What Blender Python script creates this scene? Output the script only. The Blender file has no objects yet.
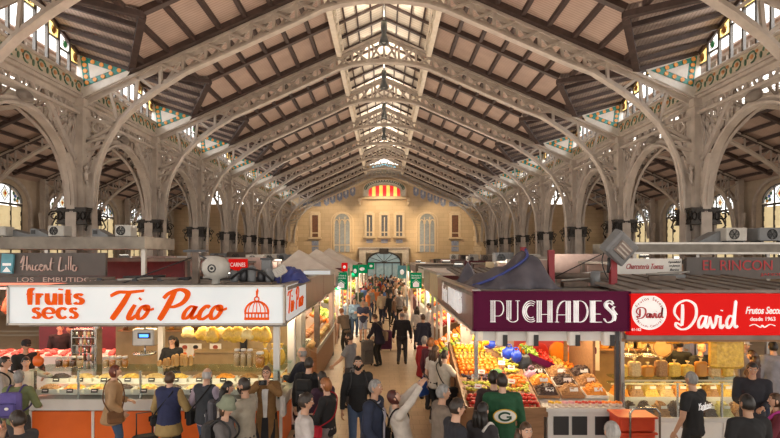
import bpy, math, random
import numpy as np
from mathutils import Vector, Matrix
R = random.Random(7)
SC = bpy.context.scene
COL = SC.collection
PI = math.pi
F = 520.0; HZ = 3.5; VX = 384.0; VY = 256.0          # focal length in pixels, eye height, vanishing point

def at(px, py, Y):                                     # world point on the plane Y seen at a pixel of the photograph
    return Vector(((px - VX) * Y / F, Y, HZ - (py - VY) * Y / F))

# ------------------------------------------------------------------ materials
MATS = {}
def mat(name, c, rough=.6, metal=0., c2=None, scale=6., bump=0., emit=0., ecol=None, trans=0., alpha=1., stretch=None, spec=None, detail=3.):
    if name in MATS: return MATS[name]
    m = bpy.data.materials.new(name); m.use_nodes = True
    nt = m.node_tree; b = nt.nodes['Principled BSDF']
    b.inputs['Roughness'].default_value = rough; b.inputs['Metallic'].default_value = metal
    if spec is not None: b.inputs['Specular IOR Level'].default_value = spec
    c2 = c2 or tuple(x * .82 for x in c)
    tc = nt.nodes.new('ShaderNodeTexCoord'); no = nt.nodes.new('ShaderNodeTexNoise')
    no.inputs['Scale'].default_value = scale; no.inputs['Detail'].default_value = detail
    if stretch:
        mp = nt.nodes.new('ShaderNodeMapping'); mp.inputs['Scale'].default_value = stretch
        nt.links.new(tc.outputs['Object'], mp.inputs['Vector']); nt.links.new(mp.outputs['Vector'], no.inputs['Vector'])
    else: nt.links.new(tc.outputs['Object'], no.inputs['Vector'])
    cr = nt.nodes.new('ShaderNodeValToRGB')
    cr.color_ramp.elements[0].position = .32; cr.color_ramp.elements[1].position = .68
    cr.color_ramp.elements[0].color = (*c2, 1); cr.color_ramp.elements[1].color = (*c, 1)
    nt.links.new(no.outputs['Fac'], cr.inputs['Fac']); nt.links.new(cr.outputs['Color'], b.inputs['Base Color'])
    if bump:
        bp = nt.nodes.new('ShaderNodeBump'); bp.inputs['Strength'].default_value = bump; bp.inputs['Distance'].default_value = .02
        nt.links.new(no.outputs['Fac'], bp.inputs['Height']); nt.links.new(bp.outputs['Normal'], b.inputs['Normal'])
    if emit:
        b.inputs['Emission Strength'].default_value = emit; b.inputs['Emission Color'].default_value = (*(ecol or c), 1)
    if trans: b.inputs['Transmission Weight'].default_value = trans
    if alpha < 1: b.inputs['Alpha'].default_value = alpha
    MATS[name] = m; return m

def boards(name, c, c2, pitch, axis='x', rough=.7):    # fine parallel boards, lines a little darker
    m = bpy.data.materials.new(name); m.use_nodes = True; nt = m.node_tree; b = nt.nodes['Principled BSDF']
    b.inputs['Roughness'].default_value = rough
    tc = nt.nodes.new('ShaderNodeTexCoord'); w = nt.nodes.new('ShaderNodeTexWave')
    w.bands_direction = axis.upper(); w.inputs['Scale'].default_value = 1 / pitch * .314; w.inputs['Distortion'].default_value = 0
    no = nt.nodes.new('ShaderNodeTexNoise'); no.inputs['Scale'].default_value = 1.3; no.inputs['Detail'].default_value = 5
    nt.links.new(tc.outputs['Object'], w.inputs['Vector']); nt.links.new(tc.outputs['Object'], no.inputs['Vector'])
    cr = nt.nodes.new('ShaderNodeValToRGB'); cr.color_ramp.elements[0].position = .0; cr.color_ramp.elements[1].position = .3
    cr.color_ramp.elements[0].color = (*c2, 1); cr.color_ramp.elements[1].color = (*c, 1)
    mx = nt.nodes.new('ShaderNodeMix'); mx.data_type = 'RGBA'; mx.blend_type = 'MULTIPLY'; mx.inputs['Factor'].default_value = .45
    nt.links.new(w.outputs['Fac'], cr.inputs['Fac']); nt.links.new(cr.outputs['Color'], mx.inputs['A']); nt.links.new(no.outputs['Fac'], mx.inputs['B'])
    nt.links.new(mx.outputs['Result'], b.inputs['Base Color'])
    MATS[name] = m; return m

def brick(name, c, c2, cm, w, h, rough=.8, mortar=.012, rot=None):
    m = bpy.data.materials.new(name); m.use_nodes = True; nt = m.node_tree; b = nt.nodes['Principled BSDF']
    b.inputs['Roughness'].default_value = rough
    tc = nt.nodes.new('ShaderNodeTexCoord'); br = nt.nodes.new('ShaderNodeTexBrick')
    br.inputs['Color1'].default_value = (*c, 1); br.inputs['Color2'].default_value = (*c2, 1); br.inputs['Mortar'].default_value = (*cm, 1)
    br.inputs['Scale'].default_value = 1; br.inputs['Brick Width'].default_value = w; br.inputs['Row Height'].default_value = h
    br.inputs['Mortar Size'].default_value = mortar
    mp = nt.nodes.new('ShaderNodeMapping')
    if rot: mp.inputs['Rotation'].default_value = rot
    nt.links.new(tc.outputs['Object'], mp.inputs['Vector']); nt.links.new(mp.outputs['Vector'], br.inputs['Vector'])
    no = nt.nodes.new('ShaderNodeTexNoise'); no.inputs['Scale'].default_value = .7; no.inputs['Detail'].default_value = 6
    nt.links.new(tc.outputs['Object'], no.inputs['Vector'])
    mx = nt.nodes.new('ShaderNodeMix'); mx.data_type = 'RGBA'; mx.blend_type = 'MULTIPLY'; mx.inputs['Factor'].default_value = .35
    nt.links.new(br.outputs['Color'], mx.inputs['A']); nt.links.new(no.outputs['Fac'], mx.inputs['B'])
    nt.links.new(mx.outputs['Result'], b.inputs['Base Color'])
    MATS[name] = m; return m

def glassy(name, c, mixf, rough=.05, gcol=(1, 1, 1)):    # thin pane: mostly clear, a little gloss and tint
    m = bpy.data.materials.new(name); m.use_nodes = True; nt = m.node_tree; nt.nodes.clear()
    o = nt.nodes.new('ShaderNodeOutputMaterial'); t = nt.nodes.new('ShaderNodeBsdfTransparent'); g = nt.nodes.new('ShaderNodeBsdfGlossy')
    t.inputs['Color'].default_value = (*c, 1); g.inputs['Roughness'].default_value = rough; g.inputs['Color'].default_value = (*gcol, 1)
    fr = nt.nodes.new('ShaderNodeLayerWeight'); fr.inputs['Blend'].default_value = .25
    mu = nt.nodes.new('ShaderNodeMath'); mu.operation = 'MULTIPLY_ADD'; mu.inputs[1].default_value = mixf; mu.inputs[2].default_value = .03
    mx = nt.nodes.new('ShaderNodeMixShader')
    nt.links.new(fr.outputs['Fresnel'], mu.inputs[0]); nt.links.new(mu.outputs[0], mx.inputs[0])
    nt.links.new(t.outputs[0], mx.inputs[1]); nt.links.new(g.outputs[0], mx.inputs[2]); nt.links.new(mx.outputs[0], o.inputs['Surface'])
    MATS[name] = m; return m

def translucent(name, c, f=.5):                            # cloth blind, frosted or stained glass: daylight comes through
    m = bpy.data.materials.new(name); m.use_nodes = True; nt = m.node_tree; nt.nodes.clear()
    o = nt.nodes.new('ShaderNodeOutputMaterial'); d = nt.nodes.new('ShaderNodeBsdfDiffuse'); t = nt.nodes.new('ShaderNodeBsdfTranslucent')
    no = nt.nodes.new('ShaderNodeTexNoise'); no.inputs['Scale'].default_value = 9
    cr = nt.nodes.new('ShaderNodeValToRGB'); cr.color_ramp.elements[0].color = (*[x * .85 for x in c], 1); cr.color_ramp.elements[1].color = (*c, 1)
    nt.links.new(no.outputs['Fac'], cr.inputs['Fac'])
    nt.links.new(cr.outputs['Color'], d.inputs['Color']); nt.links.new(cr.outputs['Color'], t.inputs['Color'])
    mx = nt.nodes.new('ShaderNodeMixShader'); mx.inputs[0].default_value = f
    nt.links.new(d.outputs[0], mx.inputs[1]); nt.links.new(t.outputs[0], mx.inputs[2]); nt.links.new(mx.outputs[0], o.inputs['Surface'])
    MATS[name] = m; return m

# ------------------------------------------------------------------ mesh collector
def V3(p): return Vector(p)
class MB:
    def __init__(s): s.v = []; s.f = []; s.m = []; s.s = []
    def add(s, vs, fs, m=0, sm=False):
        b = len(s.v); s.v += [tuple(x) for x in vs]
        for f in fs: s.f.append([b + i for i in f]); s.m.append(m); s.s.append(sm)
        return s
    def poly(s, pts, m=0): return s.add(pts, [list(range(len(pts)))], m)
    def prism(s, pts, off, m=0):
        n = len(pts); off = Vector(off); a = [Vector(p) for p in pts]
        vs = a + [p + off for p in a]
        fs = [list(range(n))[::-1], list(range(n, 2 * n))] + [[i, (i + 1) % n, n + (i + 1) % n, n + i] for i in range(n)]
        return s.add(vs, fs, m)
    def box(s, c, d, m=0, rz=0, rot=None):
        hx, hy, hz = d[0] / 2, d[1] / 2, d[2] / 2
        M = rot if rot is not None else Matrix.Rotation(rz, 3, 'Z'); c = Vector(c)
        vs = [c + M @ Vector((x, y, z)) for z in (-hz, hz) for x, y in ((-hx, -hy), (hx, -hy), (hx, hy), (-hx, hy))]
        return s.add(vs, [[3, 2, 1, 0], [4, 5, 6, 7], [0, 1, 5, 4], [1, 2, 6, 5], [2, 3, 7, 6], [3, 0, 4, 7]], m)
    def rbox(s, c, d, r, m=0, rz=0, rot=None):               # box with bevelled vertical edges and softened top
        M = rot if rot is not None else Matrix.Rotation(rz, 3, 'Z'); c = Vector(c); hx, hy, hz = d[0] / 2, d[1] / 2, d[2] / 2
        def ring(i, z):
            x, y, q = hx - i, hy - i, max(r - i * .5, .001)
            return [(x - q, -y, z), (x, -y + q, z), (x, y - q, z), (x - q, y, z), (-x + q, y, z), (-x, y - q, z), (-x, -y + q, z), (-x + q, -y, z)]
        L = ring(r * .6, -hz) + ring(0, -hz + r * .6) + ring(0, hz - r * .6) + ring(r * .6, hz)
        vs = [c + M @ Vector(p) for p in L]; fs = [list(range(8))[::-1], list(range(24, 32))]
        for k in range(3): fs += [[k * 8 + i, k * 8 + (i + 1) % 8, k * 8 + 8 + (i + 1) % 8, k * 8 + 8 + i] for i in range(8)]
        return s.add(vs, fs, m)
    def bar(s, p, q, w, h, m=0, up=(0, 0, 1)):
        p, q = Vector(p), Vector(q); d = (q - p)
        if d.length < 1e-6: return s
        d.normalize(); up = Vector(up)
        if abs(d.dot(up)) > .98: up = Vector((1, 0, 0)) if abs(d.x) < .9 else Vector((0, 1, 0))
        a = d.cross(up).normalized() * (w / 2); b = a.cross(d).normalized() * (h / 2)
        vs = [o + x for o in (p, q) for x in (-a - b, a - b, a + b, -a + b)]
        return s.add(vs, [[3, 2, 1, 0], [4, 5, 6, 7], [0, 1, 5, 4], [1, 2, 6, 5], [2, 3, 7, 6], [3, 0, 4, 7]], m)
    def ribbon(s, pts, wv, h, m=0):                              # box-section strip along pts; wv = full width vector, h = thickness across
        pts = [Vector(p) for p in pts]; wv = Vector(wv); vs = []; n = len(pts)
        for i, p in enumerate(pts):
            d = (pts[min(i + 1, n - 1)] - pts[max(i - 1, 0)]).normalized(); b = d.cross(wv).normalized() * (h / 2); a = wv / 2
            vs += [p - a - b, p + a - b, p + a + b, p - a + b]
        fs = [[3, 2, 1, 0], [4 * n - 4, 4 * n - 3, 4 * n - 2, 4 * n - 1]]
        for i in range(n - 1):
            k = 4 * i; fs += [[k + j, k + (j + 1) % 4, k + 4 + (j + 1) % 4, k + 4 + j] for j in range(4)]
        return s.add(vs, fs, m)
    def tube(s, pts, r, m=0, n=6, closed=False):
        pts = [Vector(p) for p in pts]; k = len(pts); vs = []; rr = r if isinstance(r, (list, tuple)) else [r] * k
        ref = Vector((0, 0, 1)) if abs((pts[-1] - pts[0]).normalized().z) < .9 else Vector((1, 0, 0))
        for i, p in enumerate(pts):
            d = (pts[(i + 1) % k if closed else min(i + 1, k - 1)] - pts[(i - 1) % k if closed else max(i - 1, 0)])
            if d.length < 1e-7: d = Vector((0, 0, 1))
            d.normalize(); a = d.cross(ref)
            if a.length < .05: a = d.cross(Vector((0, 1, 0)))
            a.normalize(); b = d.cross(a)
            vs += [p + (a * math.cos(t) + b * math.sin(t)) * rr[i] for t in [2 * PI * j / n for j in range(n)]]
        fs = [] if closed else [list(range(n)), list(range((k - 1) * n, k * n))[::-1]]
        for i in range(k if closed else k - 1):
            o, q = i * n, ((i + 1) % k) * n
            fs += [[o + j, q + j, q + (j + 1) % n, o + (j + 1) % n] for j in range(n)]
        return s.add(vs, fs, m, True)
    def lathe(s, prof, c=(0, 0, 0), m=0, n=12, rot=None, sm=True):
        c = Vector(c); M = rot or Matrix.Identity(3); vs = []
        for r, z in prof: vs += [c + M @ Vector((r * math.cos(2 * PI * j / n), r * math.sin(2 * PI * j / n), z)) for j in range(n)]
        fs = [[i * n + j, i * n + (j + 1) % n, (i + 1) * n + (j + 1) % n, (i + 1) * n + j] for i in range(len(prof) - 1) for j in range(n)]
        fs += [list(range(n))[::-1], list(range((len(prof) - 1) * n, len(prof) * n))]
        return s.add(vs, fs, m, sm)
    def ball(s, c, r, m=0, nu=10, nv=7, rot=None, fn=None):
        c = Vector(c); r = (r, r, r) if not isinstance(r, (tuple, list)) else r; M = rot or Matrix.Identity(3); vs = []
        for i in range(nv + 1):
            th = PI * i / nv
            for j in range(nu):
                ph = 2 * PI * j / nu; d = Vector((math.sin(th) * math.cos(ph), math.sin(th) * math.sin(ph), math.cos(th)))
                k = fn(d) if fn else 1
                vs.append(c + M @ Vector((d.x * r[0] * k, d.y * r[1] * k, d.z * r[2] * k)))
        fs = [[i * nu + j, (i + 1) * nu + j, (i + 1) * nu + (j + 1) % nu, i * nu + (j + 1) % nu] for i in range(nv) for j in range(nu)]
        return s.add(vs, fs, m, True)
    def mesh(s, name, mats):
        me = bpy.data.meshes.new(name); me.from_pydata(s.v, [], s.f)
        for m in (mats if isinstance(mats, (list, tuple)) else [mats]): me.materials.append(MATS[m] if isinstance(m, str) else m)
        me.polygons.foreach_set('material_index', s.m); me.polygons.foreach_set('use_smooth', s.s); me.update(); return me
    def build(s, name, mats, parent=None, org=None):
        if org is not None:
            o_ = Vector(org); s.v = [tuple(Vector(p) - o_) for p in s.v]
        o = bpy.data.objects.new(name, s.mesh(name, mats)); COL.objects.link(o)
        if org is not None: o.location = org
        if parent: o.parent = parent
        return o

def tag(o, label=None, cat=None, group=None, kind=None):
    if label: o['label'] = label
    if cat: o['category'] = cat
    if group: o['group'] = group
    if kind: o['kind'] = kind
    return o
def empty(name, loc=(0, 0, 0), rz=0):
    o = bpy.data.objects.new(name, None); COL.objects.link(o); o.location = loc; o.rotation_euler = (0, 0, rz); o.empty_display_size = .1
    return o
def thing(name, label, cat, loc=(0, 0, 0), rz=0, group=None): return tag(empty(name, loc, rz), label, cat, group)
def struct(o, kind='structure'): o['kind'] = kind; return o
KIDS = {}
def copy_tree(o, parent=None):
    c = o.copy(); COL.objects.link(c)
    if parent: c.parent = parent
    for ch in list(o.children): copy_tree(ch, c)
    return c
def place(o, loc, rz=None, sc=None):
    o.location = loc
    if rz is not None: o.rotation_euler = (0, 0, rz)
    if sc is not None: o.scale = (sc, sc, sc) if not isinstance(sc, (tuple, list)) else sc
    return o
ORD = ['first', 'second', 'third', 'fourth', 'fifth', 'sixth', 'seventh', 'eighth', 'ninth', 'tenth', 'eleventh', 'twelfth']

# lettering: text turned into a thin solid mesh, laid out on the XZ plane facing -Y
def text(name, body, size, m, parent=None, loc=(0, 0, 0), rz=0, bold=0., shear=0., align='CENTER', depth=.006, width=None, height=None, space=1.):
    cu = bpy.data.curves.new('t', 'FONT'); cu.body = body; cu.size = size; cu.align_x = align; cu.align_y = 'CENTER'
    cu.offset = bold; cu.shear = shear; cu.extrude = depth; cu.resolution_u = 3; cu.space_character = space
    o = bpy.data.objects.new('t', cu); COL.objects.link(o)
    dg = bpy.context.evaluated_depsgraph_get(); me = bpy.data.meshes.new_from_object(o.evaluated_get(dg)); bpy.data.objects.remove(o)
    n = len(me.vertices); co = np.empty(n * 3); me.vertices.foreach_get('co', co); co = co.reshape(-1, 3)
    if n:
        w = np.ptp(co[:, 0]); h = np.ptp(co[:, 1])
        if width: co[:, 0] *= width / w
        if height:
            co[:, 1] *= height / h; co[:, 1] -= (co[:, 1].max() + co[:, 1].min()) / 2
        co = np.stack([co[:, 0], -co[:, 2], co[:, 1]], 1)
        me.vertices.foreach_set('co', co.ravel())
    me.materials.clear(); me.materials.append(MATS[m]); me.polygons.foreach_set('material_index', [0] * len(me.polygons)); me.update()
    ob = bpy.data.objects.new(name, me); COL.objects.link(ob); ob.location = loc; ob.rotation_euler = (0, 0, rz)
    if parent: ob.parent = parent
    return ob

def spline(pts, n=6):                                    # Catmull-Rom through 2-D or 3-D points
    P = [Vector((*p, 0)) if len(p) == 2 else Vector(p) for p in pts]; out = []
    for i in range(len(P) - 1):
        p0, p1, p2, p3 = P[max(i - 1, 0)], P[i], P[i + 1], P[min(i + 2, len(P) - 1)]
        for j in range(n):
            t = j / n
            out.append(.5 * ((2 * p1) + (-p0 + p2) * t + (2 * p0 - 5 * p1 + 4 * p2 - p3) * t * t + (-p0 + 3 * p1 - 3 * p2 + p3) * t ** 3))
    out.append(P[-1]); return out
def strokes(name, sts, m, parent, loc, sc, rz=0, w=.1, depth=.012, slant=0., sx=1.):   # brush strokes: lists of 2-D points (or (points, width)), flat ribbons with pen-like swelling
    b = MB()
    for si, st in enumerate(sts):
        ww = w; dp = depth + .0009 * si
        if isinstance(st, tuple): st, ww = st
        P = spline(st, 7) if len(st) > 2 else [Vector((*p, 0)) for p in st]
        n = len(P); A = []; B = []
        for i, p in enumerate(P):
            d = P[min(i + 1, n - 1)] - P[max(i - 1, 0)]
            if d.length < 1e-6: d = Vector((1, 0, 0))
            d.normalize(); nn = Vector((-d.y, d.x, 0))
            k = ww * (.55 + .45 * abs(d.y)) * (.75 + .25 * min(1, 4 * min(i, n - 1 - i) / n)) / 2
            A.append(p + nn * k); B.append(p - nn * k)
        def tr(p, y): return (( p.x + slant * p.y) * sc * sx, y, p.y * sc)
        vs = [tr(p, -dp) for p in A] + [tr(p, -dp) for p in B] + [tr(p, 0) for p in A] + [tr(p, 0) for p in B]
        fs = []
        for i in range(n - 1): fs += [[i, n + i, n + i + 1, i + 1], [i, i + 1, 2 * n + i + 1, 2 * n + i], [n + i + 1, n + i, 3 * n + i, 3 * n + i + 1]]
        fs += [[0, 2 * n, 3 * n, n], [n - 1, 2 * n - 1, 4 * n - 1, 3 * n - 1]]
        b.add(vs, fs, 0)
    o = b.build(name, m, parent); o.location = loc; o.rotation_euler = (0, 0, rz); return o
# ================================================================== BUILDING
BAY = 5.45; Y1 = 17.0
def YK(k): return Y1 + BAY * (k - 1)
YE = YK(8)                                                # end wall
XC = {-1: 9.95, 1: 10.25}; XO = {-1: 21.8, 1: 22.8}
SN = {-1: 'left', 1: 'right'}
mat('iron', (.52, .455, .395), .55, c2=(.40, .345, .30), scale=3, bump=.15)
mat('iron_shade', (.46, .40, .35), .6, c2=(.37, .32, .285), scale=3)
mat('bronze', (.05, .042, .036), .45, .5, c2=(.02, .017, .015), scale=14, bump=.6)
mat('timber', (.075, .047, .04), .6, c2=(.045, .028, .024), scale=5)
boards('roof_boards', (.56, .41, .335), (.40, .285, .23), .12, 'y')
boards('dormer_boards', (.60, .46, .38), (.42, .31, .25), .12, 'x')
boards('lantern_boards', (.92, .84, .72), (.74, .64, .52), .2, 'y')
mat('cream_paint', (.82, .75, .64), .6, c2=(.72, .64, .52), scale=4)
mat('outer_tile', (.35, .2, .14), .8)
mat('plaster', (.52, .43, .33), .85, c2=(.44, .36, .27), scale=2)
brick('stone', (.74, .57, .38), (.67, .51, .33), (.55, .41, .27), .9, .42, .85, .012, rot=(PI / 2, 0, 0))
mat('stone_trim', (.76, .62, .44), .8, c2=(.66, .52, .36), scale=5, bump=.2)
mat('teal_tile', (.0, .25, .2), .3, c2=(.0, .17, .15), scale=7)
mat('orange_tile', (.85, .36, .06), .35, c2=(.75, .28, .04), scale=9)
mat('white_tile', (.72, .68, .62), .35, c2=(.62, .58, .53), scale=6)
mat('frieze', (.55, .48, .36), .5, c2=(.46, .40, .3), scale=6)
mat('frieze_green', (.06, .13, .09), .5, c2=(.1, .17, .1), scale=9)
mat('frieze_orange', (.55, .26, .1), .5, c2=(.48, .2, .07), scale=9)
mat('blue_tile', (.16, .21, .38), .4, c2=(.36, .38, .46), scale=8)
glassy('pane', (.94, .97, 1.), .12)
translucent('blind', (.93, .86, .68), .6)
translucent('stain_yellow', (.95, .66, .22), .6); translucent('stain_green', (.12, .3, .16), .6)
translucent('stain_blue', (.2, .3, .6), .6); translucent('stain_red', (.7, .04, .04), .6); translucent('stain_brown', (.35, .2, .1), .6)
translucent('milk_glass', (.95, .95, .93), .75)
mat('lead', (.10, .085, .07), .5, c2=(.06, .05, .04))
mat('leaded_pane', (.12, .12, .13), .18, c2=(.07, .07, .08), scale=7)
boards('louvre_white', (.8, .78, .74), (.6, .58, .55), .3, 'z')
mat('lamp_grey', (.11, .12, .12), .4, .4)
mat('glow_warm', (1, .85, .6), .4, emit=6., ecol=(1, .78, .45))
mat('glow_white', (1, .96, .9), .4, emit=5., ecol=(1, .93, .82))

mat('floor_tile_base', (.4, .3, .2))
fl = brick('floor_tiles', (.60, .44, .29), (.54, .39, .25), (.4, .29, .19), .3, .3, .35, .006)

def zt(x, s): return 13.05 - 4.5 * abs(x) / XC[s]
ARCH = [(.47, 4.9), (.50, 5.5), (.56, 6.1), (.68, 6.65), (.90, 7.2), (1.27, 7.8), (1.81, 8.36), (2.53, 8.9), (3.43, 9.47)]

# ---- floor
b = MB(); b.box((0, 19.5, -.05), (50, 78, .1)); fo = b.build('floor', 'floor_tiles'); struct(fo)
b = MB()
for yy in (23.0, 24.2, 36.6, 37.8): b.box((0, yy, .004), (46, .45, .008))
o = b.build('trim_1', 'white_tile'); struct(o)  # white strips painted in for light reflecting off the aisle floor

# ---- trusses
def truss(k):
    Y = YK(k)
    t = thing('roof_truss', '%s cream lattice roof truss across the nave, counted from the camera' % ORD[k], 'roof truss', (0, Y, 8.5), 0, 'nave roof trusses')
    tc, bc, br = MB(), MB(), MB()
    n = 0
    for s in (-1, 1):
        xc = XC[s]
        P = lambda d, z: Vector((s * (xc - d), 0, z - 8.5))
        top = [P(0, 8.55), P(xc, 13.05)]
        tc.bar(top[0], top[1], .28, .08, 0, up=(0, 0, 1)); tc.bar(top[0] - Vector((0, 0, .1)), top[1] - Vector((0, 0, .1)), .06, .2, 0)
        lo = [P(d, z) for d, z in ARCH]
        x = 6.0
        while x > 2.2: lo.append(Vector((s * x, 0, zt(x, s) - .63 - 8.5))); x -= .8
        for x, dz in ((2.0, 0), (1.4, .17), (.7, .27), (0, .3)): lo.append(Vector((s * x, 0, 11.55 + dz - 8.5)))
        bc.ribbon(lo, (0, .27, 0), .07); bc.ribbon([p + Vector((0, 0, .09)) for p in lo], (0, .05, 0), .16)
        # web between the chords, zigzag with posts
        def low(x):
            for a, c in zip(lo[:-1], lo[1:]):
                xa, xb = abs(a.x), abs(c.x)
                if xb <= x <= xa: return a.z + (c.z - a.z) * (xa - x) / max(xa - xb, 1e-6)
            return lo[-1].z
        xs = []; x = 7.3
        while x > .3: xs.append(x); x -= .74
        xs.append(0.)
        for i, x in enumerate(xs):
            zl, zh = low(x), zt(x, s) - 8.5
            if x > 0 or s == 1: br.bar((s * x, 0, zl), (s * x, 0, zh), .13, .09, 0, up=(1, 0, 0))
            if i + 1 < len(xs):
                x2 = xs[i + 1]; m = (x + x2) / 2
                br.bar((s * x, .07, zl), (s * x2, .07, zt(x2, s) - 8.5), .08, .08, 0, up=(0, 1, 0))
                br.bar((s * x, -.07, zh), (s * x2, -.07, low(x2)), .08, .08, 0, up=(0, 1, 0))
        # spandrel struts at the column head
        for (d1, z1), (d2, z2) in (((.1, 8.0), (1.27, 7.8)), ((.1, 8.5), (1.27, 7.8)), ((1.0, 8.9), (1.27, 7.8)), ((1.0, 8.95), (1.81, 8.36)), ((1.9, 9.35), (1.81, 8.36)),
                                   ((1.9, 9.35), (2.53, 8.9)), ((.1, 7.2), (1.0, 7.4)), ((.12, 7.2), (1.2, 7.75)), ((.1, 6.9), (.8, 7.1))):
            br.bar(P(d1, z1), P(d2, z2), .09, .08, 0, up=(0, 1, 0))
        # scroll ring in the spandrel
        c = P(.62, 7.72); br.tube([c + Vector((.2 * math.cos(a), 0, .2 * math.sin(a))) for a in [2 * PI * i / 14 for i in range(14)]], .035, 0, 5, True)
    tc.build('top_chord', 'iron', t); bc.build('bottom_chord', 'iron', t); br.build('lattice', 'iron', t)
    return t
for k in range(0, 9): truss(k if k < 8 else 8).location.y += (-.35 if k == 8 else 0)

# ---- columns
def column(k, s):
    x = s * XC[s]
    t = thing('column', '%s cream iron column with bronze collar in the %s nave row from the camera' % (ORD[k - 1], SN[s]), 'column', (x, YK(k), 0), 0, 'nave columns')
    b = MB()
    b.box((0, 0, 4.3), (.46, .46, 8.6)); b.box((0, 0, .3), (1.1, 1.1, .6)); b.box((0, 0, 8.45), (.6, .6, .25)); b.build('shaft', 'iron', t)
    # flange plates that flare out into the arches, one pair across and one along the nave
    LP = [(.47, 5.), (.52, 5.6), (.63, 6.15), (.83, 6.65)]
    for ang, prof in ((0, ARCH), (PI, ARCH), (PI / 2, LP), (-PI / 2, LP)):
        pl = [(.0, .6), (.46, .6), (.46, 4.6)] + [(d, z) for d, z in prof if z < 7.0]
        e = pl[-1]; pl += [(e[0] - .2, e[1] + .12), (.45, e[1] - .1), (.33, e[1] - .35), (.22, e[1] - .1), (0, e[1] + .1)]
        f = MB(); M = Matrix.Rotation(ang, 3, 'Z'); nrm = M @ Vector((0, .1, 0))
        f.prism([M @ Vector((d, -.05, z)) for d, z in pl], nrm)
        edge = [(.46, .6), (.47, 4.9)]
        f.ribbon([M @ Vector((d, 0, z)) for d, z in edge], M @ Vector((0, .34, 0)), .05)
        for z in [1 + .25 * i for i in range(24)]:                      # rivets
            for q in (.3,): f.box(M @ Vector((q, -.06, z)), (.035, .035, .035))
        f.build('flange', 'iron', t)
    c = MB(); z0, z1 = 4.54, 5.02
    for zz, w in ((z0, .98), (z0 + .06, .94), (z1 - .06, .94), (z1, 1.0)): c.box((0, 0, zz), (w, w, .05))
    c.box((0, 0, (z0 + z1) / 2), (.90, .90, z1 - z0 - .04))
    for a in range(4):
        M = Matrix.Rotation(a * PI / 2, 3, 'Z')
        for i in range(-2, 3):
            q = M @ Vector((i * .18, -.465, (z0 + z1) / 2))
            c.tube([q + M @ Vector((.07 * math.cos(u), 0, .13 * math.sin(u))) for u in [2 * PI * j / 8 for j in range(8)]], .02, 0, 4, True)
    c.build('collar', 'bronze', t)
    for sx in (-1, 1):                                                 # scrolled lamp arms at the corners
        for sy in (-1, 1):
            m = MB(); o = Vector((sx * .47, sy * .47, 4.78)); d = Vector((sx, sy, 0)).normalized()
            pts = [o + d * (.05 + .16 * math.cos(u) * (1 - u / 14)) + Vector((0, 0, .16 * math.sin(u) * (1 - u / 14))) for u in [i * .55 for i in range(16)]]
            m.tube(pts, .025, 0, 5); m.tube([o, o + d * .12 + Vector((0, 0, -.32)), o + d * .02 + Vector((0, 0, -.42))], .025, 0, 5); m.ball(o + d * .02 + Vector((0, 0, -.44)), .05, 0, 6, 4)
            m.build('scroll', 'bronze', t)
    e = MB(); q = Vector((-s * .34, -.22, 6.1))                           # little iron ornament on the shaft
    e.ball(q, (.07, .06, .2), 0, 7, 5); e.ball(q + Vector((0, 0, .24)), .08, 0, 7, 5); e.tube([q + Vector((-.12, 0, .1)), q, q + Vector((.12, 0, .1))], .03, 0, 5); e.tube([q + Vector((0, 0, -.15)), q + Vector((.06, 0, -.35))], [.05, .015], 0, 5)
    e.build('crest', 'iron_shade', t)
for s in (-1, 1):
    for k in range(0, 8):
        if k == 0: continue
        column(k, s)

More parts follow.
